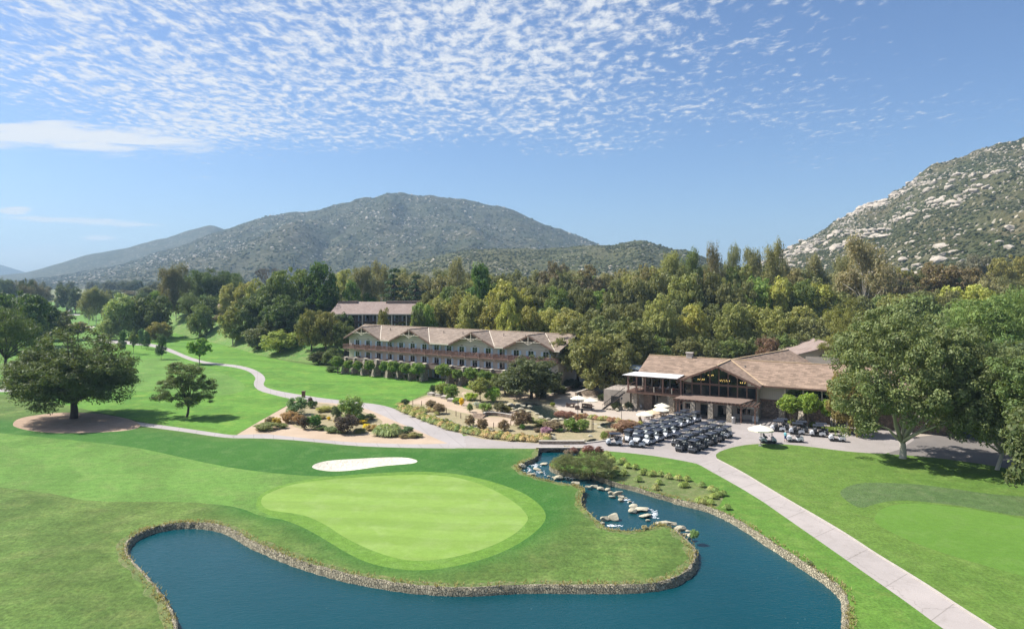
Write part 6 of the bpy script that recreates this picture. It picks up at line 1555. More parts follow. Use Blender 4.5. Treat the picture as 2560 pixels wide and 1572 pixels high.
def make_round_table():
    t = thing('round_table', 'table', 'table'); m = MB(); m.lathe([(.01, .70), (.55, .70), (.56, .74), (.01, .745)], 20); m.build('table_top', M_WOODL, t)
    m = MB(); m.tube((0, 0, .05), (0, 0, .7), .04); m.build('column', M_BLACK, t); m = MB(); m.lathe([(.3, 0), (.3, .03), (.05, .08)], 12); m.build('foot', M_BLACK, t); return t
def make_adirondack():
    t = thing('garden_chair', 'chair', 'chair')
    m = MB(); m.cbox((0, .05, .36), (.56, .55, .04), 0, -.15); m.build('seat', M_WOODL, t)
    m = MB()
    for k in range(5): m.cbox((-.22+k*.11, .38, .76-.02*abs(k-2)), (.095, .03, .85), 0, -.35)
    m.build('backrest', M_WOODL, t)
    for sx_ in (-1, 1):
        m = MB(); m.cbox((sx_*.30, .0, .56), (.12, .68, .03)); m.build('armrest', M_WOODL, t)
        m = MB(); m.box(sx_*.30-.03, sx_*.30+.03, -.30, -.24, 0, .55); m.build('leg', M_WOODL, t); m = MB(); m.box(sx_*.28-.03, sx_*.28+.03, .24, .30, 0, .55); m.build('leg', M_WOODL, t)
    return t
def make_lounge():
    t = thing('wicker_armchair', 'armchair', 'armchair')
    m = MB(); m.box(-.4, .4, -.38, .4, .06, .36); m.box(-.4, .4, .28, .42, .36, .82); m.box(-.42, -.30, -.38, .3, .36, .60); m.box(.30, .42, -.38, .3, .36, .60); m.build('frame', M_WICK, t)
    m = MB(); m.box(-.29, .29, -.36, .27, .36, .46); m.build('cushion', M_TRIM, t); return t
FUR = {}
def put(kind, mk, px, py, rz, label, group, sc=1):
    x, y = P(px, py); z = gh(x, y)
    if kind not in FUR: o = FUR[kind] = mk(); o.location = (x, y, z); o.rotation_euler = (0, 0, rz); o['label'] = label; o['group'] = group
    else: o = copy_tree(FUR[kind], (x, y, z), rz, label, group)
    o.scale = (sc,)*3; return o
tb = 'tables under the patio umbrellas'
for pp, lab in ((z6(2010, 1080), 'round wooden table under the cream umbrella in front of the stone pillar'), (z6(1790, 1150), 'round wooden table beside the leftmost umbrella near the carts'), (z6(815, 985), 'round table under the second patio umbrella from the left')):
    put('table', make_round_table, *pp, 0, lab, tb)
ch = 'slatted chairs beside the cart rows'
for i, (a, b, rz) in enumerate(((1660,1225,.3),(1770,1150,2.6),(1845,1150,-2.4),(1910,1130,.9),(1975,1100,-2.9),(2045,1085,2.2),(2095,1080,-1.2),(1700,1245,1.))):
    put('chair', make_adirondack, *z6(a, b), rz, 'weathered slatted chair near the umbrellas by the carts, %s from the left' % ('first', 'third', 'fourth', 'fifth', 'sixth', 'seventh', 'eighth', 'second')[i], ch)
lg = 'wicker armchairs on the patio'
for i, (a, b, rz) in enumerate(((420,935,1.3),(480,945,-.5),(570,980,2.9),(690,950,0),(730,955,-.2),(780,960,-.6))):
    put('lounge', make_lounge, *z6(a, b), rz, 'dark wicker armchair on the left part of the patio, %s from the left' % ('first', 'second', 'third', 'fourth', 'fifth', 'sixth')[i], lg)
def post_lamp(px, py, h, lab, name='lamp_post'):
    x, y = P(px, py); t = thing(name, lab, 'lamp post', (x, y, gh(x, y)))
    m = MB(); m.lathe([(.10, 0), (.10, .25), (.045, .3)], 8); m.tube((0, 0, .2), (0, 0, h), .045, .035); m.build('pole', M_BLACK, t)
    m = MB(); m.lathe([(.05, h), (.14, h+.06), (.16, h+.28), (.20, h+.30), (.02, h+.42)], 8); m.build('lantern', M_BLACK, t)
post_lamp(1554, 1054, 4.0, 'thin black lamp post on the patio edge left of the first stone pillar'); post_lamp(1444.5, 1077, 6.0, 'tall black lamp post rising from the garden by the grape trellis')
post_lamp(1454.7, 1019, 2.0, 'short black patio heater among the wicker armchairs', 'patio_heater')
def single(name, lab, cat, px, py, fn, mat, rz=0):
    x, y = P(px, py); m = MB(); fn(m); o = m.build(name, mat); o.location = (x, y, gh(x, y)); o.rotation_euler = (0, 0, rz); return tag(o, lab, cat)
barrel = [(.26, 0), (.32, .2), (.35, .45), (.32, .72), (.26, .92), (.01, .92)]
single('barrel', 'pale barrel standing right of the first stone pillar under the balcony', 'barrel', 1602, 1022, lambda m: m.lathe(barrel, 14, sx=1.2, sy=1.2), M_GREYM)
single('litter_bin', 'grey ribbed bin right of the third porch pillar', 'litter bin', 1834, 1058, lambda m: m.lathe([(.34, 0), (.36, 1.0), (.38, 1.05), (.30, 1.15), (.02, 1.2)], 14), M_GREYM)
single('patio_bin', 'small dark bin on the patio below the wicker armchairs', 'bin', z6(650, 1035)[0], z6(650, 1035)[1], lambda m: m.lathe([(.22, 0), (.24, .8), (.02, .86)], 10), M_BLACK)
def ac(m): m.box(-.5, .5, -.35, .35, 0, .95); [m.box(-.45, .45, -.37, -.35, .15+k*.1, .19+k*.1) for k in range(7)]
single('cooling_unit', 'white boxy cooling unit at the right foot of the glazed gable wall', 'cooling unit', 1889, 1053, ac, M_WHITE, R(-30))
def mk(m): m.box(-.3, .3, -.3, .3, 0, 1.25); m.cbox((0, 0, 1.33), (.75, .75, .12)); m.box(-.33, -.25, -.33, -.25, 0, 1.3); m.box(.25, .33, -.33, -.25, 0, 1.3)
single('water_cooler_post', 'brown boxed wooden post standing on the lawn beside the curved path', 'post', 759, 993, mk, M_DTRIM)
single('sign_post', 'low pale plate sign on the lawn by the pond grass at the far left tee', 'sign', 1012, 1121, lambda m: (m.box(-.2, .2, -.02, .02, .1, .4)), M_WHITE) if False else None

# ------------------------------------------------------------------ people
M_SKIN = plain('skin', (.46, .29, .20), .6, .03); M_CLOTH = ocolor('clothing', .9, .2)
def person(px, py, rz, lab, shirt, bottom, pose='stand', z=0., long=False, hair=(.05, .035, .025), loc=None):
    import bmesh
    x, y = P(px, py, z) if loc is None else loc[:2]
    t = thing('person', lab, 'person', (x, y, z if loc is None else loc[2]), rz)
    J = {'pel': (0, 0, .95), 'wst': (0, 0, 1.10), 'chs': (0, .01, 1.35), 'nk': (0, 0, 1.50), 'hd': (0, -.02, 1.62), 'ht': (0, -.01, 1.73)}
    if pose == 'sit': J = {k: (a, b+.05, c-.48) for k, (a, b, c) in J.items()}
    V = []; E = []; Rr = []
    def v(p, r): V.append(p); Rr.append(r); return len(V)-1
    pel = v(J['pel'], .145); w = v(J['wst'], .125); c = v(J['chs'], .145); n = v(J['nk'], .055); h = v(J['hd'], .085); ht = v(J['ht'], .070)
    E += [(pel, w), (w, c), (c, n), (n, h), (h, ht)]
    for s in (-1, 1):
        zc = J['chs'][2]; sh = v((s*.18, .01, zc+.05), .06)
        if pose == 'reach': el = v((s*.23, -.16, zc-.14), .042); wr = v((s*.16, -.38, zc-.10), .03); hn = v((s*.14, -.45, zc-.11), .034)
        elif pose == 'sit': el = v((s*.24, -.05, zc-.20), .042); wr = v((s*.14, -.28, zc-.22), .03); hn = v((s*.12, -.35, zc-.21), .034)
        else: el = v((s*.25, .02+s*.02, zc-.24), .042); wr = v((s*.27, -.08, zc-.47), .03); hn = v((s*.27, -.11, zc-.56), .034)
        E += [(c, sh), (sh, el), (el, wr), (wr, hn)]
        if pose == 'sit': hp = v((s*.09, .02, .50), .10); kn = v((s*.11, -.42, .50), .062); an = v((s*.11, -.42, .09), .042); ft = v((s*.11, -.56, .04), .04)
        else: o_ = .10*s; hp = v((s*.09, 0, .88), .095); kn = v((s*.10, -.02+o_*.4, .49), .062); an = v((s*.11, .02+o_, .09), .042); ft = v((s*.12, -.14+o_, .04), .04)
        E += [(pel, hp), (hp, kn), (kn, an), (an, ft)]
    me = bpy.data.meshes.new('body'); me.from_pydata(V, E, []); o = bpy.data.objects.new('body', me); link(o)
    sk = o.modifiers.new('s', 'SKIN'); sk.use_smooth_shade = True
    for i, q in enumerate(me.skin_vertices[0].data): q.radius = (Rr[i], Rr[i]*(.8 if i in (pel, w, c) else 1)); q.use_root = (i == pel)
    o.modifiers.new('u', 'SUBSURF').levels = 1
    dg = bpy.context.evaluated_depsgraph_get(); m2 = bpy.data.meshes.new_from_object(o.evaluated_get(dg)); bpy.data.objects.remove(o)
    m2.materials.clear(); m2.materials.append(M_SKIN); b = new_obj('body', m2, t)
    # clothes: pushed-out copies of the parts of the skin they cover
    def cloth(nm, test, col, push):
        bm = bmesh.new(); bm.from_mesh(m2); bm.normal_update()
        bmesh.ops.delete(bm, geom=[f for f in bm.faces if not test(f.calc_center_median())], context='FACES')
        for q in bm.verts: q.co += q.normal*push
        mm = bpy.data.meshes.new(nm); bm.to_mesh(mm); bm.free(); mm.materials.clear(); mm.materials.append(M_CLOTH); oo = new_obj(nm, mm, t); oo.color = (*col, 1)
    dz = -.48 if pose == 'sit' else 0
    cloth('shirt', lambda p: .98+dz < p.z < 1.47+dz and abs(p.x) < .27, shirt, .018)
    if pose == 'sit': cloth('trousers', lambda p: p.z < .60 and p.y > -.50 and p.z > (.12 if long else .42), bottom, .02)
    else: cloth('trousers', lambda p: (.10 if long else .50) < p.z < 1.0 and abs(p.x) < .23, bottom, .02)
    cloth('hair', lambda p: p.z > 1.63+dz and (p.y > -.05+(.05 if pose == 'sit' else 0) or p.z > 1.72+dz), hair, .014)
    cloth('shoes', lambda p: p.z < .09, (.7, .7, .7), .012)
    return t
person(1963.5, 1104, R(110), 'person in a teal shirt and navy shorts standing left of the open white cart', (.20, .50, .55), (.03, .06, .16), hair=(.5, .45, .42))
person(1560, 1110, R(-70), 'person in tan shorts standing between the two single carts at the left', (.50, .40, .30), (.35, .27, .18), 'reach')
person(1606, 1106, R(80), 'golfer in a turquoise shirt reaching over the rear of the second cart from the left', (.12, .42, .50), (.55, .60, .66), 'reach')
x, y, z = cl(4.9, -2.2, 3.72); person(0, 0, R(20), 'seated diner in a pale shirt behind the balcony rail, left one', (.7, .7, .72), (.1, .1, .12), 'sit', loc=(x, y, z), long=True)
x, y, z = cl(6.4, -1.9, 3.72); person(0, 0, R(-90), 'seated diner in a white shirt in the middle of the balcony', (.8, .8, .8), (.1, .1, .12), 'sit', loc=(x, y, z), long=True)
x, y, z = cl(7.6, -3.0, 3.72); person(0, 0, R(150), 'seated diner in a red shirt close to the balcony rail', (.55, .03, .04), (.1, .1, .12), 'sit', loc=(x, y, z), long=True)
for i, s in enumerate((1.2, 3.4, 5.6, 7.2)):
    x, y, z = cl(s, -2.7, 3.72); o = copy_tree(FUR['table'], (x, y, z), 0, 'round table on the clubhouse balcony, %s from the left' % ('first', 'second', 'third', 'fourth')[i], 'tables on the balcony')
def bchair():
    t = thing('dining_chair', 'chair', 'chair'); m = MB(); m.box(-.22, .22, -.22, .22, .43, .47); m.build('seat', M_BLACK, t)
    m = MB(); m.cbox((0, .22, .70), (.42, .03, .45)); m.build('backrest', M_BLACK, t)
    for a in (-.2, .2):
        for b in (-.2, .2): m = MB(); m.box(a-.02, a+.02, b-.02, b+.02, 0, .43); m.build('leg', M_BLACK, t)
    return t
for i in range(8):
    x, y, z = cl(.6+i*1.12, -2.7+(.75 if i % 2 else -.6), 3.72)
    if i == 0: o = DC = bchair(); o.location = (x, y, z)
    else: o = copy_tree(DC, (x, y, z))
    o.rotation_euler = (0, 0, CLUB.rotation_euler.z+(0 if i % 2 else math.pi)); o['label'] = 'black dining chair on the clubhouse balcony, %s from the left' % ('first', 'second', 'third', 'fourth', 'fifth', 'sixth', 'seventh', 'eighth')[i]; o['group'] = 'dining chairs on the balcony'

# ------------------------------------------------------------------ boulders
RK = [np_mesh('boulder', *ico(3, 500+i, .12, .8), [M_ROCK], smooth=False) for i in range(6)]
krr = random.Random(12)
def zq(x, y): return (1260+x/4.105, 1080+y/4.105)
def boulder(px, py, w, lab, group, z=-.45, flat=.62, mat=None, dep=.8):
    x, y = P(px, py, z); s = w/F*y/2
    o = new_obj('boulder', RK[krr.randrange(6)]); o.location = (x, y, z+s*flat*.35); o.scale = (s*1.08, s*dep, s*flat); o.rotation_euler = (krr.uniform(-.15, .15), krr.uniform(-.15, .15), krr.uniform(-.4, .4))
    tag(o, lab, 'boulder', group)
g1 = 'boulders between the brook and the small pool'
for i, (a, b, w, z) in enumerate(((740,530,20,-.1),(865,565,14,-.3),(930,562,18,-.45),(995,588,18,-.45),(1070,592,15,-.45),(1100,627,17,-.45),(1165,637,26,-.45),(1110,667,15,-.5),(1205,667,15,-.45),(1205,700,16,-.45),(1250,680,10,-.5),(1290,715,9,-.5),(1345,745,10,-.5))):
    boulder(*zq(a, b), w*1.1, 'pale boulder in the chain between brook and small pool, %s from the upper left' % (ORD(i) if i < 12 else 'last'), g1, z)
g2 = 'boulders in the small pool'
for a, b, w, fl, lab in ((1335,768,24,.5,'flat boulder at the upper end of the little cascade'), (1330,822,24,.8,'round pale boulder at the left of the little cascade'), (1425,798,38,.35,'long dark wet slab under the little cascade'), (1450,862,30,.4,'dark wet rock below the cascade slab'), (1475,908,13,.6,'small pale boulder alone below the cascade'), (1040,898,24,.8,'left of the two large boulders in the small pool'), (1132,893,30,.95,'right and tallest of the two large boulders in the small pool'), (1015,937,14,.6,'small boulder leaning on the pair in the small pool')):
    boulder(*zq(a, b), w*1.05, lab, g2, -.5, fl)
g3 = 'boulders on the tip of the grass tongue'
for a, b, w, fl, lab in ((1625,935,32,.35,'long flat slab at the start of the tongue tip'), (1740,945,19,.7,'pale boulder right of the long slab on the tongue tip'), (1690,938,13,.8,'dark small boulder next to the long slab'), (1810,1002,30,.6,'largest pale boulder of the tongue tip'), (1895,1022,15,.6,'small pale boulder beyond the largest one on the tip'), (1918,1072,20,.7,'boulder at the very end of the tongue tip'), (1865,1050,14,.6,'dark boulder squeezed behind the end boulder')):
    boulder(*zq(a, b), w*1.05, lab, g3, -.15, fl)
g4 = 'boulders in the brook below the bridge'
for i, (a, b, w, fl) in enumerate(((180,362,22,.8),(280,437,20,.5),(340,382,20,.3),(415,327,20,.3),(255,412,9,.6),(560,477,24,.6),(460,457,9,.6),(505,465,8,.6),(700,412,17,.6),(620,400,36,.4),(520,385,22,.4),(385,415,10,.5))):
    boulder(*zq(a, b), w*1.05, 'boulder in the brook below the stone bridge, %s of them' % ('leftmost', 'flat lower-left one', 'flat central one', 'flat upper one', 'tiny left one', 'large dark lower one', 'tiny lower one', 'tiny one beside the dark one', 'round pinkish right one', 'long pinkish one', 'pale one under the big bush', 'mossy middle one')[i], g4, -.45, fl)
def zg(x, y): return (1140+x/6.842, 920+y/6.842)
g5 = 'boulders along the garden brook'
for i, (a, b, w) in enumerate(((930,630,18),(1060,625,18),(1150,640,14),(1275,660,15),(1020,722,16),(1110,702,16),(1250,745,16),(1175,735,12),(1385,782,12),(1455,842,18),(1575,872,14),(1690,890,22),(1810,880,16),(1815,840,20),(1900,900,18),(970,690,12),(1640,905,12),(2020,1058,14),(1870,1060,16))):
    boulder(*zg(a, b+8), w, 'pale boulder edging the garden brook, number-wise %s from the upper left' % (ORD(i) if i < 12 else ('thirteenth','fourteenth','fifteenth','sixteenth','seventeenth','eighteenth','nineteenth')[i-12]), g5, .05)
for o in COL.objects:
    if o.get('group') == g5: o['label'] = o['label'].replace('number-wise ', '')
g6 = 'boulders retaining the garden bed beside the path'
for i in range(24):
    t_ = i/23; px = np.interp(t_, [0, .35, .65, 1], [1062, 1105, 1150, 1245]); py = np.interp(t_, [0, .35, .65, 1], [1035, 1046, 1064, 1078])
    boulder(px+krr.uniform(-2, 2), py+krr.uniform(-1.5, 1.5), krr.uniform(9, 15), 'pale block in the row retaining the garden bed above the grasses', g6, .1, .7)
for i, (a, b, w) in enumerate(((2300,1165,14),(1640,1205,26),(1500,1140,12),(2200,1240,10))): boulder(*zg(a, b), w, 'tan boulder in the dry bed by the low bridge wall, %s' % ('round far one', 'largest, by the grasses', 'flat pale one', 'small one at the puddle')[i], 'boulders in the dry bed', .05, .6)
for i, (a, b, w) in enumerate(((870,1235,14),(950,1225,10),(950,1290,16),(1280,1250,14),(1240,1290,12),(1030,1215,8))): boulder(*z6(a, b), w, 'boulder round the tiny garden pool, %s one' % ('left', 'upper left', 'lower', 'right', 'lower right', 'top')[i], 'boulders round the tiny garden pool', .0, .5)

# ------------------------------------------------------------------ bridge and low walls
def wall_strip(pts, h, w, name, lab, cat, mat, capm=None, z0=-.2):
    c = [P(a, b) for a, b in pts]; o0 = c[0]; t = thing(name, lab, cat, (o0[0], o0[1], gh(*o0)))
    def strip(z0, z1, w, nm, mt):
        vs = []; fs = []
        for i, (x, y) in enumerate(c):
            a = c[max(i-1, 0)]; b = c[min(i+1, len(c)-1)]; tx, ty = b[0]-a[0], b[1]-a[1]; L = math.hypot(tx, ty); nx, ny = -ty/L*w/2, tx/L*w/2
            X, Y = x-o0[0], y-o0[1]
            vs += [(X-nx, Y-ny, z0), (X-nx, Y-ny, z1), (X+nx, Y+ny, z1), (X+nx, Y+ny, z0)]
        for i in range(len(c)-1):
            for j in range(4): fs.append((i*4+j, i*4+(j+1) % 4, (i+1)*4+(j+1) % 4, (i+1)*4+j))
        n = len(c)-1; fs += [(0, 3, 2, 1), (n*4, n*4+1, n*4+2, n*4+3)]
        return new_obj(nm, np_mesh(nm, vs, fs, [mt]), t)
    strip(z0, h, w, 'wall', mat)
    if capm: strip(h, h+.07, w+.1, 'coping', capm)
    return t
wall_strip([(1347, 1108.5), (1400, 1108.8), (1461, 1108.5)], .42, .5, 'parapet_wall', 'low stone parapet along the far side of the bridge', 'stone wall', M_WALLST, M_KERB)
wall_strip([(1462, 1108), (1490, 1105), (1515, 1101.5), (1545, 1092)], .16, .35, 'kerb_wall', 'low curved concrete kerb from the bridge to the cart park', 'kerb', M_KERB)
t = thing('stone_bridge', 'rough dark stone face of the bridge over the brook', 'bridge', (*P(1400, 1121), 0))
xa, ya = P(1345, 1121); xb, yb = P(1456, 1122); ox, oy = t.location.x, t.location.y
m = MB(); L = xb-xa
zc, hw_ = -.62, 1.6; cxm = (xa*.55+xb*.45)-ox
m.extr([(xa-ox-.3, -1.2), (xa-ox-.3, .12), (xb-ox+.3, .12), (xb-ox+.3, -1.2), (cxm+2.1, -1.2), (cxm+1.9, -.55), (cxm+1.2, -.22), (cxm, -.12), (cxm-1.2, -.22), (cxm-1.9, -.55), (cxm-2.1, -1.2)], 1, -.1, .5)
m.build('face_wall', M_STONED, t)
m = MB(); m.box(cxm-2.3, cxm+2.3, .5, .6, -1.2, .0); m.build('arch_shade_panel', M_DARK, t)  # flat dark panel behind the arch, painted as the shade inside it
m = MB(); m.box(xa-ox-.3, xb-ox+.3, -.14, .4, .12, .18); m.build('coping', M_KERB, t)
wall_strip([(1209, 1041), (1213, 1038.5), (1225, 1038), (1245, 1039.5), (1265, 1042.5), (1288, 1047.5)], .62, .35, 'retaining_wall', 'curved brown retaining wall behind the round sand terrace', 'retaining wall', M_STONED, M_KERB)
t = thing('garden_steps', 'short flight of timber-edged steps left of the curved retaining wall', 'steps', (*P(1194, 1043), 0), R(-15))
for k in range(5): m = MB(); m.box(-1.2, 1.2, -1.1+k*.55, -1.1+k*.55+.5, -.05, .08+k*.10); m.build('step', M_WOODL, t)
# plank planters at the garden edge
for i, (px, py) in enumerate(((1079, 988), (1098, 991), (1112, 996), (1128, 1003))):
    single('planter_box', 'pale square planter at the upper left edge of the garden, %s from the left' % ORD(i), 'planter', px, py, lambda m: (m.box(-.7, .7, -.6, .6, 0, .55), m.box(-.75, .75, -.65, .65, .50, .60)), M_STUCCO, R(-35+i*5))['group'] = 'square planters at the garden edge'
# rustic posts of the garden fences
pm = None
FP = [(1003,1022),(1032,1010),(1054,1012),(1067,1016),(1116,1030),(1140,1038),(1152,1044),(1165,1050),(1210,1031),(1223,1030),(1245,1033),(1275,1036),(1234,1068),(1277,1062),(1195,1058),(1205,1060),(1312,1034)]
for i, (px, py) in enumerate(FP):
    x, y = P(px, py+2); m = MB(); m.tube((0, 0, -.1), (0, 0, 1.0), .07, .06, 6); o = m.build('fence_post', M_DTRIM); o.location = (x, y, gh(x, y)); tag(o, 'short rustic wooden post in the garden beds beside the sand paths', 'post', 'rustic posts in the garden')
for i, (px, py, h) in enumerate(((1480, 1078, 2.7), (1483, 1079, 2.2), (1413, 1074, 2.3), (1411, 1070, 2.2), (1463, 1066, 2.4))):
    x, y = P(px, py); m = MB(); m.tube((0, 0, -.1), (0, 0, h), .06, .05, 6); o = m.build('trellis_post', M_DTRIM); o.location = (x, y, gh(x, y)); tag(o, 'tall wooden stake of the grape trellis, %s' % ('right pair, taller', 'right pair, shorter', 'left pair, front', 'left pair, rear', 'standing between the pairs')[i], 'stake', 'stakes of the grape trellis')

# ------------------------------------------------------------------ garden shrubs
def S(px, base, w, top, col, lab, kind='shrub', cat='shrub', name=None, group=None):
    D = P(px, base)[1]; h = (base-top)/F*D
    return tree(kind, px, D, top, w*1.08, col, lab, cat, group, name, h=h)
PURP = (.062, .050, .040); SAGE = (.14, .20, .075); BRWN = (.14, .11, .07); TANG = (.24, .17, .085); YEL = (.40, .34, .03); DKG_ = (.05, .09, .03)
for a in ((742,1036,46,994,(.09,.15,.07),'blue green feathery bush at the top left of the island bed'),(781,1019,24,1002,DKG_,'small dark bush right of the blue green one in the island bed'),(776,1012,11,993,PURP,'narrow purple shrub at the top of the island bed'),
 (722,1056,38,1027,TANG,'tan brown shrub on the left side of the island bed'),(748,1060,32,1036,(.20,.14,.07),'russet shrub right of the tan brown one'),(762,1073,24,1042,PURP,'dark purple shrub at the lower left of the island bed'),(786,1072,32,1038,(.05,.12,.025),'dark glossy green shrub at the lower left of the island bed'),
 (842,1047,26,1016,(.06,.08,.04),'dark shrub left of the tall sage bush'),(879,1052,54,992,SAGE,'tall pale sage green bush in the middle of the island bed'),(868,1082,58,1036,PURP,'wide dark purple bush at the front of the island bed'),(902,1058,22,1034,DKG_,'dark green shrub right of the tall sage bush'),
 (904,1058,30,1046,YEL,'bright yellow flowering patch right of the purple bush'),(917,1072,20,1060,YEL,'lower yellow flowering patch near the right end of the island bed'),(822,1050,9,1041,YEL,'small yellow flower clump left of the purple bush'),(837,1056,8,1048,YEL,'tiny yellow flower clump beside the purple bush'),
 (925,1048,26,1034,(.10,.13,.06),'grey green low shrub at the right shoulder of the island bed'),(930,1075,30,1062,(.24,.20,.09),'straw-coloured low shrub at the right end of the island bed'),(900,1081,30,1070,(.16,.17,.07),'low olive shrub at the front right of the island bed'),
 (830,1080,36,1066,(.11,.15,.07),'low sage shrub at the front of the island bed'),(803,1074,30,1063,(.10,.14,.06),'low sage shrub left of the other at the front of the island bed'),(852,1083,20,1072,(.12,.16,.08),'small blue green shrub below the purple bush'),(810,1028,40,1016,(.20,.21,.07),'yellowish low shrub in the upper part of the island bed'),(800,1046,30,1036,(.17,.16,.08),'dry low shrub in the middle left of the island bed'),(850,1026,34,1014,(.18,.18,.06),'yellow green low shrub above the dark one in the island bed'),
 (664,1074,54,1056,(.14,.17,.08),'sage low shrub in the small left bed'),(676,1062,28,1042,(.17,.15,.09),'twiggy grey shrub in the small left bed'),(692,1064,22,1044,(.26,.22,.05),'yellow olive shrub in the small left bed'),(706,1070,26,1058,(.15,.18,.08),'low shrub at the right end of the small left bed'),
 (1018,1084,30,1066,(.07,.11,.05),'dark green shrub right of the big grass mound'),(1032,1093,26,1080,(.20,.19,.09),'low dry shrub at the right end of the lower bed'),(1010,1094,22,1084,(.17,.15,.08),'low dry shrub at the front of the lower bed'),(1048,1092,18,1083,(.15,.17,.07),'smallest low shrub at the tip of the lower bed'),
 (1012,1018,20,998,(.045,.07,.035),'round dark shrub at the left corner of the garden by the lawn'),(1078,1022,26,1000,BRWN,'purple brown twiggy shrub in the upper left garden bed'),(1098,1034,30,1008,BRWN,'larger purple brown twiggy shrub next to the other in the upper left garden bed'),
 (1082,984,16,962,(.05,.09,.035),'dark shrub growing in the first square planter'),(1106,990,30,958,(.14,.19,.05),'yellow green shrub growing behind the second square planter'),(1128,998,36,962,(.10,.17,.04),'green shrub growing over the last square planters'),(1154,1013,12,995,YEL,'upright yellow flowering plant beside the sand path'),(1142,1008,22,994,(.14,.22,.04),'leafy green plant left of the yellow flowering one'),
 (1232,1004,40,968,(.13,.22,.04),'bright green tree-like shrub right of the olive garden tree'),(1178,1000,34,982,(.19,.26,.04),'bright yellow green ground shrub left of the olive garden tree'),(1214,1028,32,1008,(.12,.18,.05),'green waterside plant at the left of the garden pond'),(1252,1030,34,1006,(.085,.09,.04),'dark olive reeds behind the garden pond'),(1268,1030,22,1016,(.16,.15,.05),'golden reeds at the right of the garden pond'),(1175,1030,14,1008,(.10,.15,.06),'thin green shrub left of the garden pond'),(1192,1018,18,1004,(.30,.34,.36),'pale grey shrub beside the olive garden tree'),
 (1175,1064,24,1038,BRWN,'brown twiggy bush left of the round sand terrace'),(1206,1072,28,1048,BRWN,'brown twiggy bush at the lower left of the sand terrace'),(1260,1076,28,1050,BRWN,'brown twiggy bush at the lower right of the sand terrace'),(1306,1068,50,1026,(.095,.07,.045),'big brown purple bush right of the curved retaining wall'),(1325,1056,22,1042,(.13,.17,.05),'green shrub right of the big brown purple bush'),(1306,1073,14,1060,(.06,.12,.03),'small green shrub below the big brown purple bush'),
 (1365,1085,28,1067,(.24,.15,.22),'purple flowering heather cushion in the dry bed'),(1343,1079,18,1070,(.13,.11,.08),'small grey shrub left of the purple heather'),(1384,1074,52,1052,(.14,.12,.075),'wide grey brown shrub right of the purple heather'),(1350,1064,40,1048,(.13,.15,.06),'olive low shrub below the garden brook boulders'),(1398,1079,18,1069,(.09,.15,.06),'small green shrub below the wide grey brown one'),
 (1402,1044,32,1026,(.17,.10,.08),'reddish shrub on the patio edge, left'),(1424,1046,30,1028,(.16,.09,.07),'reddish shrub on the patio edge, right'),(1447,1050,22,1034,(.20,.13,.08),'brown shrub right of the reddish pair on the patio edge'),(1382,1016,12,1006,(.16,.20,.04),'small yellow green tuft on the patio edge near the brook'),
 (1428,1076,36,1046,(.09,.15,.032),'bright green grapevine on the left part of the trellis'),(1456,1077,34,1050,(.13,.18,.045),'bright green grapevine on the right part of the trellis'),
 (1412,1180,70,1136,(.088,.105,.045),'left mound of the great rounded rosemary bush beside the bridge','mound'),(1482,1190,104,1134,(.082,.098,.042),'right and larger mound of the great rounded rosemary bush beside the bridge','mound'),
 (1432,1136,26,1118,(.15,.085,.07),'red leaved shrub behind the rounded bush, left of three'),(1470,1134,30,1113,(.16,.085,.07),'red leaved shrub behind the rounded bush, middle of three'),(1498,1134,22,1116,(.15,.08,.065),'red leaved shrub behind the rounded bush, right of three'),(1422,1144,22,1124,(.17,.14,.12),'grey shrub at the left shoulder of the rounded bush'),
 (1736,1346,22,1324,(.12,.19,.08),'small sage green bush on the end boulder of the grass tongue'),(1611,1322,14,1313,(.24,.22,.14),'small dry plant on the rim of the small pool'),(2024,1412,14,1400,(.14,.19,.09),'small grey green plant on the right-hand bank of the pond'),
 (2055,1012,44,990,(.16,.27,.035),'bright clipped shrub tree left of three before the right wing') if False else (1440,1079,20,1070,(.10,.18,.03),'low green growth between the two grapevines'),
 (1560,1078,60,1052,(.16,.11,.075),'russet grasses and shrubs beside the left block of carts'),(1530,1092,34,1076,(.16,.11,.075),'russet shrub behind the leftmost cart'),(1572,1066,50,1052,(.15,.11,.075),'russet shrub on the patio edge near the carts'),(1510,1098,18,1078,(.14,.17,.05),'green tuft behind the leftmost cart')):
    S(*a)
tree('young_tree', 1200, P(1200, 1004)[1], 944, 62, (.14,.17,.055), 'slender olive green tree in the middle of the garden', rz=1, var=0, z=0)
for i, (px, top, w, base) in enumerate(((1978, 990, 60, 1040), (2020, 984, 56, 1043), (2082, 1000, 56, 1052))):
    tree('clipped_tree', px, 119-i*1.5, top, w, (.115, .175, .034), 'bright green clipped tree before the right wing, %s of three' % ('left', 'middle', 'right')[i], 'clipped tree', 'clipped trees before the right wing', var=1)
for i, (px, py, w) in enumerate(((1985, 1062, 30), (2036, 1068, 30), (2075, 1078, 34), (2110, 1080, 30))):
    S(px, py, w, py-12, (.12, .16, .045), 'low hedge plant behind the parked carts, %s from the left' % ORD(i), name='low_hedge', group='low hedge behind the carts')
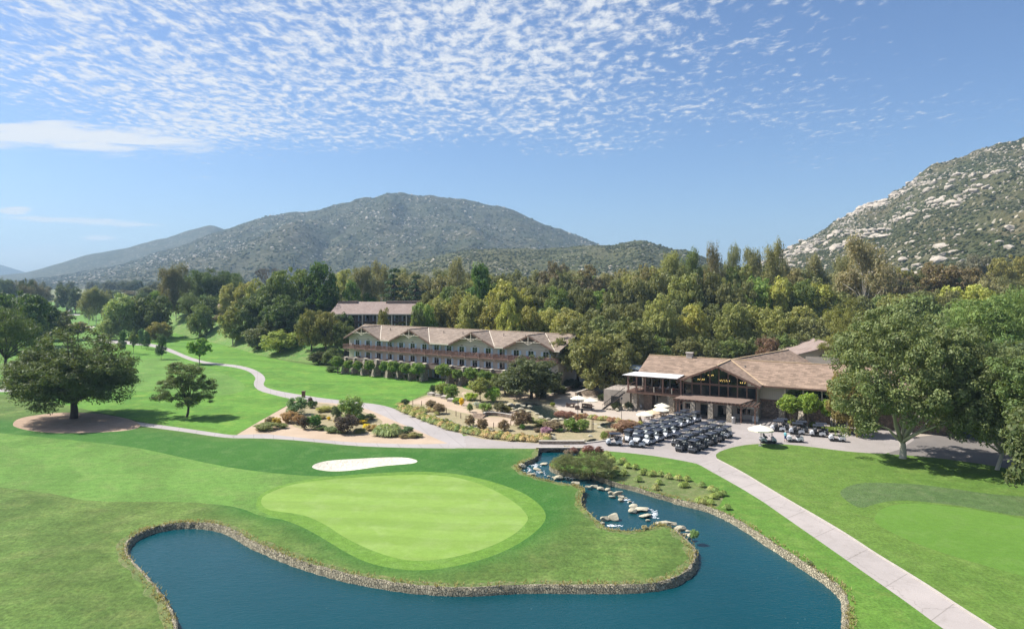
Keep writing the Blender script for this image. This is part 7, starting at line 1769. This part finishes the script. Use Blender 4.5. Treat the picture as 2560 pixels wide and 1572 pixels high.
# ornamental grass tufts
def tuft(seed):
    rr = np.random.RandomState(seed); n = 420; V = []; Fq = []
    a = rr.rand(n)*6.283; lean = .12+.75*rr.rand(n); L = .75+.5*rr.rand(n); w = .03
    for i in range(n):
        c, s = math.cos(a[i]), math.sin(a[i]); b0 = np.array([c*.12*rr.rand(), s*.12*rr.rand(), 0]); sd = np.array([-s, c, 0])*w
        m = b0+np.array([c*lean[i]*.35, s*lean[i]*.35, L[i]*.6]); e = b0+np.array([c*lean[i]*1.0, s*lean[i]*1.0, L[i]*(.85-.75*lean[i])])
        o = len(V); V += [b0-sd, b0+sd, m+sd, m-sd, e+sd*.2, e-sd*.2]; Fq += [(o, o+1, o+2, o+3), (o+3, o+2, o+4, o+5)]
    return np_mesh('grass_tuft', V, Fq, [M_LEAF], attr=np.repeat(rr.rand(n), 2))
TF = [tuft(60+i) for i in range(4)]; gr = random.Random(8)
def T_(px, py, w, h, col, lab, group):
    x, y = P(px, py); o = new_obj('grass_tuft', TF[gr.randrange(4)]); o.location = (x, y, gh(x, y)); s = w/F*y/1.1; o.scale = (s, s, h/F*y); o.rotation_euler = (0, 0, gr.uniform(0, 6)); o.color = hsv(col, gr, .15); return tag(o, lab, 'ornamental grass', group)
OG = (.20, .22, .085); TG = (.29, .245, .13); GG = (.13, .18, .065)
for i in range(62):
    t_ = i/61; px = np.interp(t_, [0,.1,.25,.4,.55,.7,.85,1], [1004,1030,1070,1115,1165,1225,1290,1372]); py = np.interp(t_, [0,.1,.25,.4,.55,.7,.85,1], [1025,1037,1054,1070,1082,1094,1102,1103])
    for k in range(2 if i % 2 else 3):
        T_(px+gr.uniform(-6, 8), py-k*gr.uniform(2, 6)+gr.uniform(-1, 1), gr.uniform(13, 19), gr.uniform(11, 18), gr.choice([OG, OG, TG, GG] if t_ < .65 else [TG, OG, TG]), 'olive and straw ornamental grass tuft in the border between path and garden', 'grass tufts of the path border')
for i in range(20): T_(np.interp(i/19, [0, 1], [1452, 1600])+gr.uniform(-4, 4), np.interp(i/19, [0, .5, 1], [1042, 1052, 1064])+gr.uniform(-2, 2), 15, 13, gr.choice([(.24,.16,.10), TG, OG]), 'russet grass tuft along the lower edge of the patio', 'grass tufts along the patio')
for i in range(14): T_(np.interp(i/13, [0, 1], [1018, 1092])+gr.uniform(-5, 5), np.interp(i/13, [0, 1], [1018, 1032])+gr.uniform(-4, 5), 14, 11, gr.choice([TG, OG]), 'straw grass tuft in the upper left garden bed', 'grass tufts of the upper garden bed')
for i in range(10): T_(960+gr.uniform(-16, 36), 1082+gr.uniform(-8, 10), 26, 24, (.17, .21, .09), 'large green grass clump of the mound in the lower bed', 'grass clumps of the lower bed')
for i, (a, b) in enumerate(((1110,465),(1140,440),(1235,440),(1270,365),(1350,380),(1415,435),(1440,425),(1505,450),(1530,445),(1605,450),(1690,475),(1790,490),(1880,500),(1860,560),(1830,565),(2030,560),(1590,535),(1560,590),(1380,505),(2000,720),(2080,710),(2150,680),(2200,660),(2120,740),(2040,735),(2170,620),(2130,600),(1110,300),(1070,270),(1190,330),(1060,250),(1225,315),(1150,400),(2290,790),(2250,650))):
    T_(*zq(a, b), 17, 17, gr.choice([(.17, .22, .065), (.14, .19, .06), OG]), 'ornamental grass tuft on the bank between pond and cart path', 'grass tufts on the pond bank')
# foam where the water falls
def foam(spots):
    m = MB(); r = random.Random(5)
    for px, py, w, h, n in spots:
        for _ in range(n):
            a = px+r.gauss(0, w/2.2); b = py+r.gauss(0, h/2.2); x, y = P(a, b, -.5); s = r.uniform(.03, .10); k = r.randint(5, 7); vs = []
            for i in range(k): an = 6.283*i/k; vs.append((x+math.cos(an)*s*r.uniform(.6, 1.4)*1.7, y+math.sin(an)*s*r.uniform(.6, 1.4), -.54+.02*r.random()))
            m.add(vs, [tuple(range(k))])
    o = m.build('white_water', M_FOAM); tag(o, 'white water splashing below the cascade and in the brook', 'white water', kind='stuff')
foam(((1636, 1284, 10, 12, 45), (1622, 1272, 6, 4, 14), (1568, 1248, 8, 3, 12), (1578, 1254, 8, 3, 14), (1590, 1261, 6, 3, 10), (1432, 1193, 28, 4, 34), (1410, 1188, 16, 4, 14), (1338, 1163, 14, 7, 50), (1322, 1172, 8, 6, 25), (1352, 1180, 24, 5, 25), (1535, 1312, 22, 4, 30)))
# shaded slope left of the clubhouse: terraced walls, boulders and dark planting
wall_strip([(1395, 983), (1425, 975), (1455, 966), (1480, 955)], .9, .5, 'retaining_wall', 'long stone retaining wall climbing in the shade behind the patio', 'retaining wall', M_WALLST, M_KERB)
wall_strip([(1440, 990), (1470, 980), (1500, 968)], .8, .5, 'retaining_wall', 'stone retaining wall beside the patio steps left of the terrace oak', 'retaining wall', M_WALLST, M_KERB)
wall_strip([(1492, 985), (1508, 976), (1528, 974)], .7, .5, 'retaining_wall', 'short curved stone wall round the foot of the terrace oak', 'retaining wall', M_WALLST, M_KERB)
t = thing('patio_steps', 'broad stone steps rising from the patio left of the terrace oak', 'steps', (*P(1483, 990), 0), R(25))
for k in range(6): m = MB(); m.box(-1.8, 1.8, k*.42, k*.42+.42, -.05, .10+k*.14); m.build('step', M_WALLST, t)
for i, (a, b, w) in enumerate(((1350,800,20),(1400,760,18),(1440,830,18),(1380,850,16),(1470,890,14),(1320,880,14),(1450,740,16),(1250,905,12))): boulder(z6(a, b)[0], z6(a, b)[1]+13, w, 'dark boulder heaped under the outdoor stair, %s of the heap' % ('left middle', 'upper middle', 'right middle', 'centre', 'lower right', 'lower left', 'top', 'lowest left')[i], 'boulders under the outdoor stair', .2, .8)
for a in ((1508, 1000, 30, 984, (.09, .11, .05), 'low shrub round the trunk of the terrace oak'), (1540, 1024, 26, 1004, (.05, .06, .03), 'dark shrub left of the outdoor stair foot'), (1572, 1024, 20, 1004, (.05, .06, .03), 'dark shrub between stair and first stone pillar'), (1395, 985, 44, 962, (.05, .06, .03), 'dark shrub in the shade behind the patio, left'), (1430, 972, 44, 948, (.045, .055, .028), 'dark shrub in the shade behind the patio, right'), (1352, 996, 34, 972, (.05, .06, .03), 'dark shrub below the oak at the right end of the hotel')): S(*a)

# dry grass overhanging the pond rim
def rim_grass():
    rr = np.random.RandomState(17); a = np.array(POND); V = []; Fq = []; nrm = offset(POND, 1.0)-a
    for i in range(len(a)):
        if a[i, 1] < 44: continue
        dens_ = 5 if a[i, 1] < 95 else 2
        for _ in range(rr.poisson(dens_*(.25+1.5*vnoise(a[i, 0]*.35, a[i, 1]*.35, 3)))):
            p = a[i]+nrm[i]*rr.uniform(-.15, .55)+rr.uniform(-.25, .25, 2); z = gh(*p) if False else 0.
            for b in range(7):
                an = rr.rand()*6.283; c, s_ = math.cos(an), math.sin(an); h = rr.uniform(.12, .30); l = rr.uniform(.05, .22); w = .018
                o = len(V); V += [(p[0]-s_*w, p[1]+c*w, z), (p[0]+s_*w, p[1]-c*w, z), (p[0]+c*l+s_*w*.3, p[1]+s_*l-c*w*.3, z+h), (p[0]+c*l-s_*w*.3, p[1]+s_*l+c*w*.3, z+h)]; Fq.append((o, o+1, o+2, o+3))
    o = new_obj('rim_grass', np_mesh('rim_grass', V, Fq, [M_LEAF], attr=rr.rand(len(Fq)))); o.color = (.19, .175, .085, 1); tag(o, 'dry straw-coloured grass hanging over the stone rim of the pond', 'dry grass', kind='stuff')
rim_grass()
# ------------------------------------------------------------------ air
m = bpy.data.materials.new('haze'); m.use_nodes = True; T = NT(m.node_tree); T.n.clear()
out = T.add('ShaderNodeOutputMaterial'); v = T.add('ShaderNodeVolumePrincipled')
v.inputs['Color'].default_value = (.50, .74, 1, 1); v.inputs['Density'].default_value = .00014; v.inputs['Anisotropy'].default_value = .1
T.link(v.outputs[0], out.inputs['Volume'])
mb = MB(); mb.box(-7500, 7500, -60, 6700, -20, 400)
hz = mb.build('haze', m); tag(hz, 'thin bluish air over the valley', kind='stuff')
